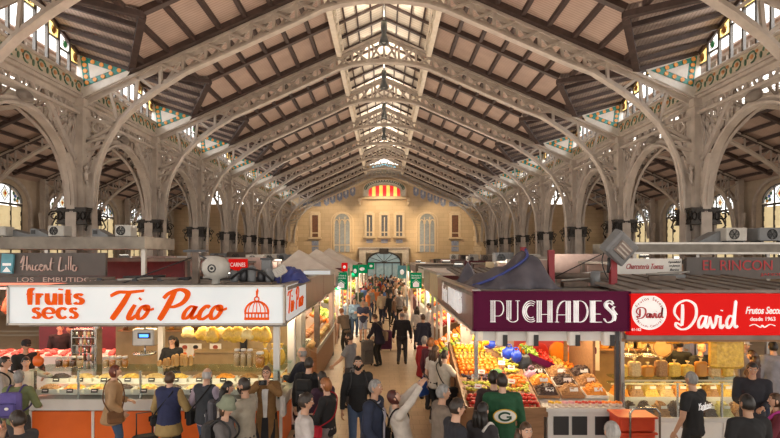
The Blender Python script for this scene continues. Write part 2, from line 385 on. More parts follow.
# ---- arcades along the column rows, frieze, gable window and tiled triangles
def arcade(k, s):
    x = s * XC[s]; ya, yb = YK(k), YK(k + 1); ym = (ya + yb) / 2; h = BAY / 2
    t = thing('arcade_girder', 'lattice arch girder with painted frieze, %s bay of the %s column row' % (ORD[k], SN[s]), 'girder', (x, ym, 8.0), 0, 'arcade girders')
    a = MB(); pts = []
    for i in range(25):
        u = PI * i / 24; pts.append(Vector((0, -math.cos(u) * (h - .47), 5.0 + 2.65 * math.sin(u) ** .9 - 8.0)))
    a.ribbon(pts, (.26, 0, 0), .07); a.ribbon([p * .995 + Vector((0, 0, .1)) for p in pts], (.05, 0, 0), .15)
    a.build('arch', 'iron', t)
    g = MB(); g.box((0, 0, .62), (.34, BAY, .1)); g.box((0, 0, .12), (.3, BAY - .4, .09)); g.box((0, 0, .5), (.08, BAY, .2))
    g.box((0, 0, .72), (.42, BAY, .08)); g.box((0, 0, 1.2), (.4, BAY, .08)); g.build('beam', 'iron', t)
    w = MB()
    n = 8
    for i in range(n):
        y0 = -h + .3 + (BAY - .6) * i / n; y1 = -h + .3 + (BAY - .6) * (i + 1) / n
        w.bar((0, y0, .12), (0, (y0 + y1) / 2, .62), .06, .06, up=(1, 0, 0)); w.bar((0, (y0 + y1) / 2, .62), (0, y1, .12), .06, .06, up=(1, 0, 0))
    for sg in (-1, 1):                                                     # spandrel bracing
        for ye, ze in ((2.25, -1.6), (2.0, -.95), (1.65, -.62), (1.25, -.42)):
            w.bar((0, sg * ye, ze), (0, sg * 2.5, .1), .07, .07, up=(1, 0, 0)); w.bar((0, sg * ye, ze), (0, sg * ye, .1), .07, .07, up=(1, 0, 0))
        w.bar((0, sg * 2.45, -1.4), (0, sg * 1.1, .12), .16, .1, up=(1, 0, 0))
        for cy, cz, r in ((1.95, -.55, .16), (1.5, -.2, .13)):
            w.tube([(0, sg * cy + r * math.cos(q), cz + r * math.sin(q)) for q in [2 * PI * j / 12 for j in range(12)]], .03, 0, 4, True)
        w.ball((-s * .1, sg * .0, -.1), (.12, .35, .16), 0, 8, 5)
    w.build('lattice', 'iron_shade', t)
    f = MB(); f.box((-s * .1, 0, .96), (.1, BAY, .44)); n = 9
    for i in range(n):
        y = -h + BAY * (i + .5) / n; q = -s * .16
        f.tube([(q, y + .17 * math.cos(u), .96 + .15 * math.sin(u)) for u in [j * .6 for j in range(9)]], .03, 1, 4)
        f.ball((q, y, .97), (.03, .075, .07), 2, 6, 4); f.ball((q, y + .25, .9), (.03, .05, .1), 1, 6, 4); f.ball((q, y - .2, 1.06), (.03, .06, .05), 2, 6, 4)
    f.build('frieze', ['frieze', 'frieze_green', 'frieze_orange'], t)
def gz(u): return 10.1 + 1.07 * (1 - abs(u))                         # gable line, u in -1..1
WN = [0]
def window(): WN[0] += 1; return 'window_%d' % WN[0]
def gable(k, s):
    x = s * XC[s]; ya, yb = YK(k), YK(k + 1); ym = (ya + yb) / 2; h = BAY / 2
    w = struct(empty(window(), (x, ym, 9.2)))
    fr, gl, st = MB(), MB(), MB()
    fr.box((0, 0, .05), (.12, BAY, .1))
    for sg in (-1, 1): fr.bar((0, sg * h, 10.1 - 9.2), (0, 0, 11.17 - 9.2), .14, .12, up=(1, 0, 0))
    n = 10
    for i in range(n + 1):
        u = -1 + 2 * i / n; fr.box((0, u * h * .985, (gz(u) - 9.2) / 2), (.09, .07, gz(u) - 9.2))
        if i < n:
            u2 = u + 2 / n; um = max(min(gz(u), gz(u2)) - 9.2 - .42, .3)
            gl.poly([(0, u * h, .1), (0, u2 * h, .1), (0, u2 * h, um), (0, u * h, um)])
            st.poly([(0, u * h, um), (0, u2 * h, um), (0, u2 * h, gz(u2) - 9.2), (0, u * h, gz(u) - 9.2)], i % 2)
            fr.box((0, (u + u2) / 2 * h, um), (.06, h * 2 / n, .05))
            c = Vector((-s * .03, (u + u2) / 2 * h, um + .2)); st.ball(c, (.02, .09, .12), 2 + i % 2, 6, 4)
            fr.tube([c + Vector((0, .12 * math.cos(q), .14 * math.sin(q))) for q in [2 * PI * j / 8 for j in range(8)]], .014, 0, 4, True)
    fr.build('frame', 'lead', w); gl.build('panes', 'pane', w); st.build('stained_glass', ['milk_glass', 'stain_yellow', 'stain_green', 'stain_brown'], w)
for s in (-1, 1):
    for k in range(0, 8):
        if k < 8: arcade(k, s); gable(k, s)
def tri_panel(k, s, face):                                              # face -1: towards the camera
    xc = XC[s]; Y = YK(k) + face * .14
    A = [(xc - .12, 9.98), (xc - 1.62, 9.5), (xc - .25, 8.98)]; cx = sum(p[0] for p in A) / 3; cz = sum(p[1] for p in A) / 3
    g = lambda t: [Vector((s * (cx + (p[0] - cx) * t), Y, cz + (p[1] - cz) * t)) for p in A]
    t = thing('gable_mosaic', 'teal tiled triangle dotted with orange above the %s end of the %s truss' % (SN[s], ORD[k]), 'tile panel', (s * cx, Y, cz), 0, 'tiled gable triangles')
    o = Vector((s * cx, Y, cz)); off = Vector((0, face * .03, 0)); b = MB(); b.prism([Vector((s * q, Y, r)) - o for q, r in ((xc, 10.08), (xc - 1.75, 9.53), (xc - 1.6, 9.3), (xc, 8.55))], off); b.build('rim', 'white_tile', t)
    b = MB(); b.prism([p - o + off * .5 for p in g(1)], off); b.build('border', 'teal_tile', t)
    b = MB(); b.prism([p - o + off for p in g(.5)], off); b.build('field', 'white_tile', t)
    d = MB(); P = g(.76)
    for i in range(3):
        for j in range(4):
            q = P[i].lerp(P[(i + 1) % 3], j / 4) - o + off * 1.6; r = .07
            d.prism([q + Vector((r * math.cos(u), 0, r * math.sin(u))) for u in [2 * PI * z / 8 for z in range(8)]], (0, face * .03, 0))
    d.build('orange_dots', 'orange_tile', t)
for s in (-1, 1):
    for k in range(1, 8): tri_panel(k, s, -1)

# ---- nave ceiling: boarded slopes, dark purlins and rafters, dormer roofs, lantern
RO = .26; XV0, XV1 = 8.27, 6.63
for s in (-1, 1):
    xc = XC[s]; sl, dm, tm = MB(), MB(), MB()
    zr = lambda x: zt(x, s) + RO
    for k in range(-5, 8):
        ya, yb = YK(k), YK(k + 1); ym = (ya + yb) / 2; h = BAY / 2
        q = [(s * 1.9, ya, zr(1.9)), (s * 1.9, yb, zr(1.9)), (s * XV0, yb, zr(XV0)), (s * XV1, ym, zr(XV1)), (s * XV0, ya, zr(XV0))]
        sl.prism(q, (0, 0, .07))
        for e, y in ((1, ya), (-1, yb)):
            d = [(s * xc, y, 10.1), (s * XV0, y, zr(XV0)), (s * (XV1 - .12), ym, zr(XV1) + .06), (s * xc, ym, 11.2)]
            dm.prism([d[0], d[1], d[2]], (0, 0, .07)); dm.prism([d[0], d[2], d[3]], (0, 0, .07))
            # valley timber and dormer rafters
            tm.bar((s * XV0, y, 9.52), (s * XV1, ym, 10.12), .2, .16)
            for t in (.04, .22, .42, .62, .82):
                a = Vector((s * (xc - .1), y + (ym - y) * t, 10.08 + 1.07 * t - .06)); xb = XV0 + (XV1 - XV0) * t
                c = Vector((s * xb, y + (ym - y) * t, 9.58 + .62 * t - .08)); tm.bar(a, c, .15, .13)
            tm.bar((s * xc, y, 10.02), (s * xc, ym, 11.1), .14, .14); 
        tm.bar((s * xc, ym, 11.06), (s * XV1, ym, 10.08), .18, .16)
        x = 2.0
        while x < XV0 - .1:                                           # purlins
            z = zr(x) - .08
            if x <= XV1: tm.bar((s * x, ya, z), (s * x, yb, z), .13, .15)
            else:
                tt = (XV0 - x) / (XV0 - XV1) * h
                tm.bar((s * x, ya, z), (s * x, ya + tt, z), .13, .15); tm.bar((s * x, yb - tt, z), (s * x, yb, z), .13, .15)
            x += .82
        for y, xe in ((ya + .24, XV0 - .1), (ym, XV1), (yb - .24, XV0 - .1)):
            tm.bar((s * 1.9, y, zr(1.9) - .1), (s * xe, y, zr(xe) - .1), .2, .18)
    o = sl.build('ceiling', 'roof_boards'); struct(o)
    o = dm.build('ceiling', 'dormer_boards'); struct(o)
    o = tm.build('trim_%d' % (2 if s < 0 else 3), 'timber'); struct(o)
la, lt, lc = MB(), MB(), MB()
ya, yb = YK(-5), YE
for s in (-1, 1):
    la.prism([(0, ya, 13.85), (s * 2.05, ya, 12.93), (s * 2.05, yb, 12.93), (0, yb, 13.85)], (0, 0, .07))
    lc.box((s * 1.86, (ya + yb) / 2, 12.30), (.07, yb - ya, .45)); lc.box((s * 1.95, (ya + yb) / 2, 12.10), (.16, yb - ya, .1)); lc.box((s * 1.86, (ya + yb) / 2, 12.9), (.08, yb - ya, .08))
    y = ya
    while y < yb:
        lc.box((s * 1.86, y, 12.7), (.06, .07, .4))
        lc.tube([(s * 1.8, y + .35 + .22 * math.cos(q), 12.3 + .16 * math.sin(q)) for q in [2 * PI * j / 8 for j in range(8)]], .03, 0, 4, True)
        y += BAY / 8
    for x in (.55, 1.1, 1.6):
        lt.bar((s * x, ya, 13.8 - .45 * x), (s * x, yb, 13.8 - .45 * x), .06, .06)
    for k in range(-5, 8):
        for j in range(4):
            y = YK(k) + BAY * j / 4 + .02; lt.bar((s * .02, y, 13.76), (s * 2.0, y, 12.86), .1 if j else .16, .09)
lt.box((0, (ya + yb) / 2, 13.76), (.1, yb - ya, .12))
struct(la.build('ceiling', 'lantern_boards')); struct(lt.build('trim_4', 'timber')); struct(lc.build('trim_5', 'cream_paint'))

# ---- pendant lamps hanging from the lantern
mat('wire', (.03, .03, .03), .5)
for i, (y, z) in enumerate(((20.0, 11.95), (25.4, 12.0), (30.8, 12.0), (36.3, 12.0))):
    t = thing('pendant_lamp', '%s dark bell-shaped pendant lamp under the roof ridge from the camera' % ORD[i], 'lamp', (0, y - .3, z), 0, 'pendant lamps under the ridge')
    b = MB(); b.lathe([(.04, .48), (.11, .44), (.12, .12), (.08, .05), (.11, -.1), (.20, -.40), (.18, -.42), (.09, -.15)], n=14); b.build('shade', 'lamp_grey', t)
    b = MB(); b.ball((0, 0, -.32), .08, 0, 8, 6); b.build('bulb', 'milk_glass', t)
    b = MB(); b.tube([(0, 0, .55), (0, 0, 1.75)], .018); b.build('cord', 'wire', t)

# ---- side aisles: roof with lantern, arched trusses, slim columns, outer wall with arched windows
for s in (-1, 1):
    xc, xo = XC[s], XO[s]; rf, tm, cl, fz, lv = MB(), MB(), MB(), MB(), MB()
    ya, yb = YK(-4), YE
    xl0, xl1 = xc + 4.6, xo - 4.6
    z1 = 8.5 + .46 * 4.6
    def zi(x): return 8.55 + .46 * (x - xc)
    def zo(x): return 8.45 + .46 * (xo - x)
    rf.prism([(s * xc, ya, zi(xc)), (s * xl0, ya, zi(xl0)), (s * xl0, yb, zi(xl0)), (s * xc, yb, zi(xc))], (0, 0, .07))
    rf.prism([(s * xl1, ya, zo(xl1)), (s * (xo + .6), ya, zo(xo + .6)), (s * (xo + .6), yb, zo(xo + .6)), (s * xl1, yb, zo(xl1))], (0, 0, .07))
    rf.prism([(s * (xl0 - .3), ya, 12.3), (s * (xl1 + .3), ya, 12.3), (s * (xl1 + .3), yb, 12.3), (s * (xl0 - .3), yb, 12.3)], (0, 0, .07))
    x = xl1 + .1
    while x < xo: tm.bar((s * x, ya, zo(x) - .08), (s * x, yb, zo(x) - .08), .16, .15); x += .85
    y = ya
    while y <= yb: tm.bar((s * xl1, y, zo(xl1) - .12), (s * xo, y, zo(xo) - .12), .2, .2); y += BAY / 2
    for xx, zz in ((xl1, zo(xl1)), (xl0, zi(xl0))):
        fz.box((s * xx, (ya + yb) / 2, zz + .28), (.12, yb - ya, .5)); cl.box((s * xx, (ya + yb) / 2, zz + .56), (.2, yb - ya, .08)); cl.box((s * xx, (ya + yb) / 2, zz - .02), (.24, yb - ya, .1)); cl.box((s * xx, (ya + yb) / 2, 12.25), (.2, yb - ya, .12))
        y = ya
        while y < yb:
            cl.box((s * xx, y, (zz + 12.3) / 2 + .3), (.1, .09, 12.3 - zz - .5)); fz.ball((s * (xx - (.08 if xx == xl1 else -.08)), y + .3, zz + .28), (.03, .14, .12), 1 + int(y * 7) % 2, 7, 4); y += BAY / 8
        for i in range(6): lv.box((s * xx, (ya + yb) / 2, zz + .7 + i * (12.1 - zz - .7) / 6), (.05, yb - ya, .03))
    struct(rf.build('ceiling', 'roof_boards')); struct(tm.build('trim_%d' % (6 if s < 0 else 7), 'timber')); struct(cl.build('trim_%d' % (8 if s < 0 else 9), 'iron'))
    struct(fz.build('trim_%d' % (10 if s < 0 else 11), ['frieze', 'frieze_green', 'blue_tile'])); struct(lv.build('trim_%d' % (12 if s < 0 else 13), 'louvre_white'))
    for k in range(1, 8):
        Y = YK(k)
        t = thing('aisle_truss', '%s cream arched truss over the %s side aisle from the camera' % (ORD[k - 1], SN[s]), 'roof truss', (s * xc, Y, 8.5), 0, 'side aisle trusses')
        c, w = MB(), MB(); X = lambda x, z: Vector((s * (x - xc), 0, z - 8.5))
        c.bar(X(xc, 8.5), X(xl0, zi(xl0) - .15), .28, .1); c.bar(X(xl0, zi(xl0) - .15), X(xl1, zo(xl1) - .15), .28, .1); c.bar(X(xl1, zo(xl1) - .15), X(xo, 8.3), .28, .1)
        for d in (0, 1):
            xx = (lambda v: xc + v) if d == 0 else (lambda v: xo - v)
            pts = [X(xx(.3), 5.0), X(xx(.5), 6.2), X(xx(.9), 7.2), X(xx(1.6), 8.0), X(xx(2.6), 8.75), X(xx(4.4), 9.7), X((xc + xo) / 2, 9.95)]
            sp = spline(pts, 4); c.ribbon(sp, (0, .3, 0), .1)
            zz = zi if d == 0 else zo; pr = None
            for i in range(6, len(sp) - 1, 2):
                p = sp[i]; xw = abs(p.x + s * xc); top = zz(xw) - .15 - 8.5 if (xw - xc if d == 0 else xo - xw) < 4.6 else zz(xl0 if d == 0 else xl1) - .15 - 8.5
                w.bar(p, (p.x, 0, top), .07, .07, up=(0, 1, 0))
                if pr: w.bar(pr, p, .06, .07, up=(0, 1, 0))
                pr = Vector((p.x, 0, top))
            for q in ((8.2, 1.1, 7.5), (8.2, .45, 6.0), (7.0, 1.1, 7.5), (8.4, 2.2, 8.45)): w.bar(X(xx(.1), q[0]), X(xx(q[1]), q[2]), .07, .07, up=(0, 1, 0))
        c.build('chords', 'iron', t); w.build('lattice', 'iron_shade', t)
        t = thing('aisle_column', '%s slim cream column against the %s side wall from the camera' % (ORD[k - 1], SN[s]), 'column', (s * xo, Y, 0), 0, 'slim aisle columns')
        b = MB(); b.box((0, 0, 4.2), (.34, .34, 8.4)); b.box((0, 0, .25), (.7, .7, .5)); b.build('shaft', 'iron', t)
        b = MB()
        for sg in (-1, 1): b.prism([(-.04, sg * .15, .5), (-.04, sg * .34, .5), (-.04, sg * .36, 5), (-.04, sg * .55, 6.2), (-.04, sg * .3, 6.3), (-.04, sg * .15, 5.9)], (.08, 0, 0))
        b.build('flange', 'iron', t)
    # wall
    xw = xo + .45; wl = MB(); hw = 1.45
    for k in range(0, 8):
        y0, y1 = YK(k), YK(k + 1); ym = (y0 + y1) / 2
        arc = [(ym - hw * math.cos(u), 6.75 + 1.05 * math.sin(u)) for u in [PI * i / 14 for i in range(15)]]
        P = lambda y, z: (s * xw, y, z)
        off = (s * .4, 0, 0)
        wl.prism([P(y0, 0), P(y1, 0), P(y1, 3.0), P(y0, 3.0)], off)
        wl.prism([P(y0, 3.0), P(ym - hw, 3.0), P(ym - hw, 6.75), P(ym - hw, 8.9), P(y0, 8.9)], off); wl.prism([P(ym + hw, 3.0), P(y1, 3.0), P(y1, 8.9), P(ym + hw, 8.9), P(ym + hw, 6.75)], off)
        wl.prism([P(y, z) for y, z in arc] + [P(ym + hw, 8.9), P(ym - hw, 8.9)], off)
        # window with stained lunette and roller blinds
        w = struct(empty(window(), (s * (xw + .12), ym, 3.0))); fr, bl, gs, st = MB(), MB(), MB(), MB()
        inn = [(y - ym, z - 3.0) for y, z in arc]
        fr.ribbon([(0, y, z) for y, z in inn], (.14, 0, 0), .12); fr.box((0, 0, 3.62), (.14, 2 * hw, .12)); fr.box((0, 0, .06), (.14, 2 * hw, .12))
        for y in (-hw + .05, -.5, .5, hw - .05): fr.box((0, y, 1.85), (.1, .08, 3.7))
        for y in (-.5, .5): fr.box((0, y, 4.2), (.08, .06, 1.0))
        for i in range(3):
            ya_, yb_ = (-hw, -.5, .5)[i], (-.5, .5, hw)[i]; z0_ = .1 + (.35 if (k + i) % 3 == 0 else 0)
            n = 12
            for j in range(n): bl.box((0.03 * (j % 2), (ya_ + yb_) / 2, z0_ + (3.5 - z0_) * (j + .5) / n), (.02, yb_ - ya_ - .08, (3.5 - z0_) / n + .005))
        gs.prism([(.05, y, z) for y, z in inn] , (.01, 0, 0))
        dz = [(-s * .03, 0, 3.75), (-s * .03, .34, 4.2), (-s * .03, 0, 4.66), (-s * .03, -.34, 4.2)]
        st.poly(dz, 0); st.poly([(-s * .05, p[1] * .55, 4.2 + (p[2] - 4.2) * .55) for p in dz], 1); st.poly([(-s * .07, p[1] * .25, 4.2 + (p[2] - 4.2) * .25) for p in dz], 3)
        for a, c in zip(dz, dz[1:] + dz[:1]): fr.bar(a, c, .03, .03)
        for sg in (-1, 1):
            st.poly([(-s * .03, sg * .62, 3.72), (-s * .03, sg * 1.3, 3.72), (-s * .03, sg * 1.22, 4.0), (-s * .03, sg * .62, 4.45)], 0)
            for cy, cz, c in ((.8, 3.9, 2), (1.02, 3.85, 1), (.85, 4.12, 4), (.7, 4.28, 2), (1.08, 4.02, 2)): st.ball((-s * .05, sg * cy, cz), (.02, .1, .09), c, 7, 4); fr.tube([(-s * .06, sg * cy + .11 * math.cos(q), cz + .1 * math.sin(q)) for q in [2 * PI * j / 8 for j in range(8)]], .012, 0, 4, True)
        fr.build('frame', 'lead', w); bl.build('roller_blinds', 'blind', w); gs.build('panes', 'pane', w); st.build('stained_glass', ['milk_glass', 'stain_yellow', 'stain_green', 'stain_red', 'stain_blue'], w)
        # moulded arch around the window
        tr = MB(); tr.ribbon([P(ym - hw - .5, 3.0)] + [P(ym - (hw + .5) * math.cos(u), 6.4 + 1.75 * math.sin(u)) for u in [PI * i / 14 for i in range(15)]] + [P(ym + hw + .5, 3.0)], (.36, 0, 0), .16)
        struct(tr.build('trim_%d' % (20 + k + (0 if s < 0 else 10)), 'iron'))
    struct(wl.build('wall_%s' % SN[s], 'plaster'))

# ---- end wall
b = MB(); y = YE
b.prism([(-24, y, 0), (24, y, 0), (24, y, 9.0), (10.3, y, 9.0), (10.25, y, 11.6), (0, y, 13.4), (-9.95, y, 11.6), (-10, y, 9.0), (-24, y, 9.0)], (0, .5, 0))
struct(b.build('wall_far', 'stone'))
SE = F / YE
def ex(px): return (px - VX) / SE
def ez(py): return HZ - (py - VY) / SE
def arched(x0, x1, z0, zs, rise, n=12):                                  # outline points of an arched opening
    c = (x0 + x1) / 2; h = (x1 - x0) / 2
    return [(x0, z0)] + [(c - h * math.cos(PI * i / n), zs + rise * math.sin(PI * i / n)) for i in range(n + 1)] + [(x1, z0)]
# segmental stained glass with red and yellow stripes
w = struct(empty(window(), (0, y, ez(198)))); z0 = ez(198)
mat('letter_cream', (.85, .8, .7), .5); fr, st, sc = MB(), MB(), MB()
out = arched(ex(363), ex(406), 0, .9, 1.05); inn = arched(ex(368.5), ex(400.5), .2, .75, .62)
P3 = lambda p, d: [(a, d, c) for a, c in p]
sc.prism(P3(out, -.12), (0, .1, 0)); fr.ribbon(P3(out, -.14), (0, .2, 0), .12); fr.ribbon(P3(inn, -.16), (0, .14, 0), .08); fr.box(((ex(363) + ex(406)) / 2, -.2, -.05), (ex(406) - ex(363) + .4, .4, .16))
n = 9; xa, xb = inn[0][0], inn[-1][0]
def ih(x): c = (xa + xb) / 2; h = (xb - xa) / 2; return .75 + .62 * math.sqrt(max(0, 1 - ((x - c) / h) ** 2))
for i in range(n):
    u, v = xa + (xb - xa) * i / n, xa + (xb - xa) * (i + 1) / n
    st.prism([(u, -.15, .12), (v, -.15, .12), (v, -.15, ih(v)), ((u + v) / 2, -.15, ih((u + v) / 2)), (u, -.15, ih(u))], (0, .03, 0), i % 2)
    fr.box((u, -.16, (.12 + ih(u)) / 2), (.04, .04, ih(u) - .12))
for i in range(22):
    u = PI * (i + .5) / 22; sc.tube([(((ex(363) + ex(406)) / 2) - 2.0 * math.cos(u) + .13 * math.cos(q), -.16, .95 + .85 * math.sin(u) + .13 * math.sin(q)) for q in [2 * PI * j / 8 for j in range(8)]], .03, 1, 4, True)
fr.build('frame', 'stone_trim', w); sc.build('scroll_border', ['letter_cream', 'frieze_green'], w)
mat('stripe_red', (.7, .02, .03), .3, emit=.9, ecol=(.8, .03, .03)); mat('stripe_yellow', (.9, .6, .1), .3, emit=1.0, ecol=(.95, .62, .12))
st.build('stained_glass', ['stripe_red', 'stripe_yellow'], w)
def surround(b, pts, d, th, m=0): b.ribbon(P3(pts, d), (0, .2, 0), th, m)
def endwin(xa, xb, yt, yb_, arch=False, sill=True, pane='leaded_pane', tilepx=None, lights=2):
    x0, x1, z0, z1 = ex(xa), ex(xb), ez(yb_), ez(yt); w = struct(empty(window(), ((x0 + x1) / 2, YE, z0))); hx = (x1 - x0) / 2; H = z1 - z0
    fr, pn, tl = MB(), MB(), MB()
    pts = arched(-hx, hx, 0, H - hx, hx) if arch else [(-hx, 0), (-hx, H), (hx, H), (hx, 0)]
    pn.prism(P3(pts, -.06), (0, .05, 0)); surround(fr, pts, -.1, .16)
    fr.ribbon(P3([(p[0] * 1.3, p[1] * 1.02) for p in pts], -.05), (0, .16, 0), .12)
    for i in range(1, lights):
        xm = -hx + 2 * hx * i / lights; fr.box((xm, -.12, H * .45), (.1, .12, H * .9))
    fr.box((0, -.1, H * .18), (2 * hx, .1, .1)); 
    if arch:
        for i in range(lights):
            xm = -hx + 2 * hx * (i + .5) / lights; r = hx / lights * .8
            fr.tube([(xm - r, -.12, H * .72)] + [(xm - r * math.cos(u), -.12, H * .74 + 1.6 * r * math.sin(u)) for u in [PI * j / 8 for j in range(9)]] + [(xm + r, -.12, H * .72)], .06, 0, 5)
    if sill: fr.box((0, -.2, -.12), (2 * hx * 1.7, .45, .16))
    if sill and not arch:
        for j in range(2): fr.box((0, -.1, H + .12 + j * .16), (2 * hx * (1.5 - .35 * j), .2, .14))
    if tilepx:
        zb = ez(tilepx) - z0
        for r in range(2): tl.box((0, -.04, -.35 + (zb + .35) * (r + .5) / 2), (2 * hx * .9, .06, abs(zb + .35) / 2 * .8))
    fr.build('frame', 'stone_trim', w); pn.build('panes', pane, w)
    if tilepx: tl.build('tile_panel', 'blue_tile', w)
mat('shutter_brown', (.19, .08, .04), .5, c2=(.12, .05, .03)); mat('arch_glass', (.34, .36, .36), .15, c2=(.22, .23, .23), scale=5, emit=.04, ecol=(.85, .9, .9))
endwin(334, 350.5, 213, 252, True, False, 'arch_glass', None, 3); endwin(419, 435, 213, 252, True, False, 'arch_glass', None, 3)
for a, c in ((366, 373), (380.7, 388.2), (395.5, 403)): endwin(a, c, 215, 236, False, True, 'leaded_pane', 243)
endwin(311.5, 319, 215, 237, False, True, 'shutter_brown', 252, 1); endwin(451, 459, 215, 237, False, True, 'shutter_brown', 252, 1)
for i, (px, py) in enumerate(((326.6, 200), (332.7, 198), (339.7, 195.5), (346, 193), (352.7, 190.6), (416, 190.6), (423, 193.4), (430, 196), (436.4, 198.6), (443, 201))):
    t = thing('wall_medallion', '%s blue tile medallion from the left high on the far stone wall' % ORD[i], 'tile panel', (ex(px), YE - .03, ez(py)), 0, 'tile medallions on the far wall')
    b = MB(); b.prism(P3([(0, -.66), (.26, -.4), (.30, .1), (.16, .58), (-.16, .58), (-.30, .1), (-.26, -.4)], 0), (0, -.05, 0)); b.build('border', 'blue_tile', t)
    b = MB(); b.prism(P3([(.0, -.25), (.12, 0), (0, .3), (-.12, 0)], -.05), (0, -.03, 0)); b.build('centre', 'white_tile', t)
for a, c in ((303, 321), (449, 468)):
    b = MB(); x0, x1 = ex(a), ex(c); b.box(((x0 + x1) / 2, YE - .04, ez(204)), (x1 - x0, .08, .5)); b.build('trim_%d' % (40 + (a > 400)), 'blue_tile'); struct(bpy.data.objects['trim_%d' % (40 + (a > 400))])
b = MB()                                                                   # mouldings, quoins, balcony ledge
b.box((0, YE - .12, 13.35 - 3.6), (4.8, .24, .14))
b.ribbon([(-9.9, YE - .1, 8.1), (0, YE - .1, 12.2), (10.2, YE - .1, 8.1)], (0, .2, 0), .2)
for s in (-1, 1):
    for i in range(14): b.box((s * (XC[s] - .35), YE - .06, .4 + i * .55), (.9 if i % 2 else .6, .12, .5))
    b.box((s * 2.55, YE - .2, ez(200)), (.35, .4, .35)); b.ball((s * 2.55, YE - .2, ez(203)), (.15, .18, .3), 0, 8, 5)
struct(b.build('trim_42', 'stone_trim'))
# blue lantern gable glass above the end wall
w = struct(empty(window(), (0, YE - .05, 12.0))); b = MB()
mat('sky_glass', (.2, .6, .75), .3, emit=.8, ecol=(.3, .7, .85))
for i in range(6): b.box((-1.05 + i * .42, -.05, .75 + .3 * (1 - abs(i - 2.5) / 2.5)), (.34, .05, .5))
b.build('panes', 'sky_glass', w); b = MB()
for i in range(7): b.box((-1.26 + i * .42, -.07, .7), (.07, .08, 1.5))
b.box((0, -.07, .35), (2.8, .1, .1)); b.build('frame', 'cream_paint', w)
# entrance porch with arched fanlight
mat('dark_wood', (.04, .03, .025), .5); mat('porch_white', (.7, .63, .55), .6)
d = struct(empty('door_1', (0, YE - .8, 0))); fr, gl, pn = MB(), MB(), MB(); s_ = F / (YE - .8)
pp = lambda px, py: ((px - VX) / s_, HZ - (py - VY) / s_)
arc = [(-1.75, 2.6)] + [(-1.75 * math.cos(PI * i / 14), 2.85 + 1.05 * math.sin(PI * i / 14)) for i in range(15)] + [(1.75, 2.6)]
fr.ribbon([(-1.75, -.1, 0), (-1.75, -.1, 2.7)] + P3(arc[1:-1], -.1) + [(1.75, -.1, 2.7), (1.75, -.1, 0)], (0, .25, 0), .16); fr.box((0, -.1, 2.8), (3.5, .2, .14))
for i in range(1, 6): u = PI * i / 6; fr.bar((0, -.1, 2.85), (-1.7 * math.cos(u), -.1, 2.85 + 1.0 * math.sin(u)), .06, .06)
for x in (-.85, 0, .85): fr.box((x, -.05, 1.4), (.07, .08, 2.8))
mat('door_glass', (.26, .33, .33), .1, c2=(.12, .18, .18), scale=2, emit=.25, ecol=(.5, .65, .62))
gl.prism(P3(arc, -.03), (0, .02, 0)); gl.box((0, -.02, 1.35), (3.5, .02, 2.7)); fr.build('frame', 'dark_wood', d); gl.build('panes', 'door_glass', d)
pn.box((0, .35, 4.05), (5.2, .6, .5)); pn.box((0, .3, 4.36), (5.5, .75, .12)); pn.box((-2.25, .3, 1.9), (.7, .6, 3.8)); pn.box((2.25, .3, 1.9), (.7, .6, 3.8)); pn.build('surround', 'porch_white', d)
t = thing('sign_box', 'small dark box sign above the far entrance arch', 'sign', (0, YE - 1.0, 4.0)); b = MB(); b.box((0, 0, 0), (.95, .2, .6)); b.box((0, -.11, 0), (.85, .02, .5)); b.build('case', 'dark_wood', t)
b = MB(); b.box((0, .3, 0), (.1, .5, .1)); b.build('bracket', 'dark_wood', t)
# ================================================================== STALLS
LIGHTS = []
def lamp(*a, **k): LIGHTS.append(lambda: area(*a, **k))
mat('sign_white', (.70, .75, .78), .4, spec=.2, emit=.24, ecol=(.86, .93, .97), c2=(.82, .87, .9), scale=1.2)
mat('sign_orange', (.85, .11, .005), .5, c2=(.8, .095, .005), spec=.1, emit=.12, ecol=(.9, .12, .0))
mat('alu', (.45, .42, .39), .35, .7, c2=(.36, .34, .31), scale=4)
mat('steel', (.5, .5, .5), .22, .9, c2=(.4, .4, .4)); mat('dark_steel', (.06, .06, .065), .4, .5)
mat('plum', (.085, .003, .032), .5, c2=(.07, .003, .026), scale=2, spec=.12, emit=.05, ecol=(.26, .005, .09)); mat('sign_red', (.55, .006, .006), .5, c2=(.5, .006, .006), scale=2, spec=.1, emit=.32, ecol=(.95, .01, .006))
mat('brown_fascia', (.24, .14, .13), .3, c2=(.19, .11, .10), scale=2)
mat('letter_white', (.88, .86, .84), .4, emit=.35, ecol=(.9, .88, .86)); mat('letter_red', (.5, .03, .04), .5)
mat('orange_panel', (.75, .14, .015), .4, c2=(.68, .12, .01), scale=3); mat('white_lam', (.72, .70, .67), .4, c2=(.64, .62, .59), scale=3)
mat('tan_wall', (.36, .26, .14), .6, c2=(.28, .2, .1), scale=4, bump=.1)
mat('grey_roof', (.30, .27, .24), .8, c2=(.19, .17, .15), scale=2.5, bump=.3); mat('grey_fascia', (.12, .105, .1), .6, c2=(.09, .08, .075), scale=2)
mat('wood', (.33, .17, .08), .5, c2=(.24, .12, .05), scale=3, stretch=(1, 8, 8)); mat('maroon_panel', (.12, .02, .03), .5)
glassy('glass', (.95, .98, .96), .10); glassy('glass_edge', (.78, .88, .82), .18)
mat('black_plastic', (.015, .015, .017), .4); mat('card_black', (.03, .025, .022), .6); mat('card_white', (.8, .77, .72), .6, c2=(.75, .72, .68))
mat('screen_blue', (.05, .2, .9), .2, emit=2.5, ecol=(.08, .3, 1)); mat('green_sign', (.0, .24, .09), .5, c2=(.0, .2, .07), spec=.1, emit=.3, ecol=(0, .3, .12))  # green boards carry some glow of their own, added to brighten them
mat('red_post', (.3, .02, .03), .5); mat('cream_panel', (.72, .63, .42), .5); mat('pink_white', (.66, .5, .45), .5, c2=(.58, .43, .39))

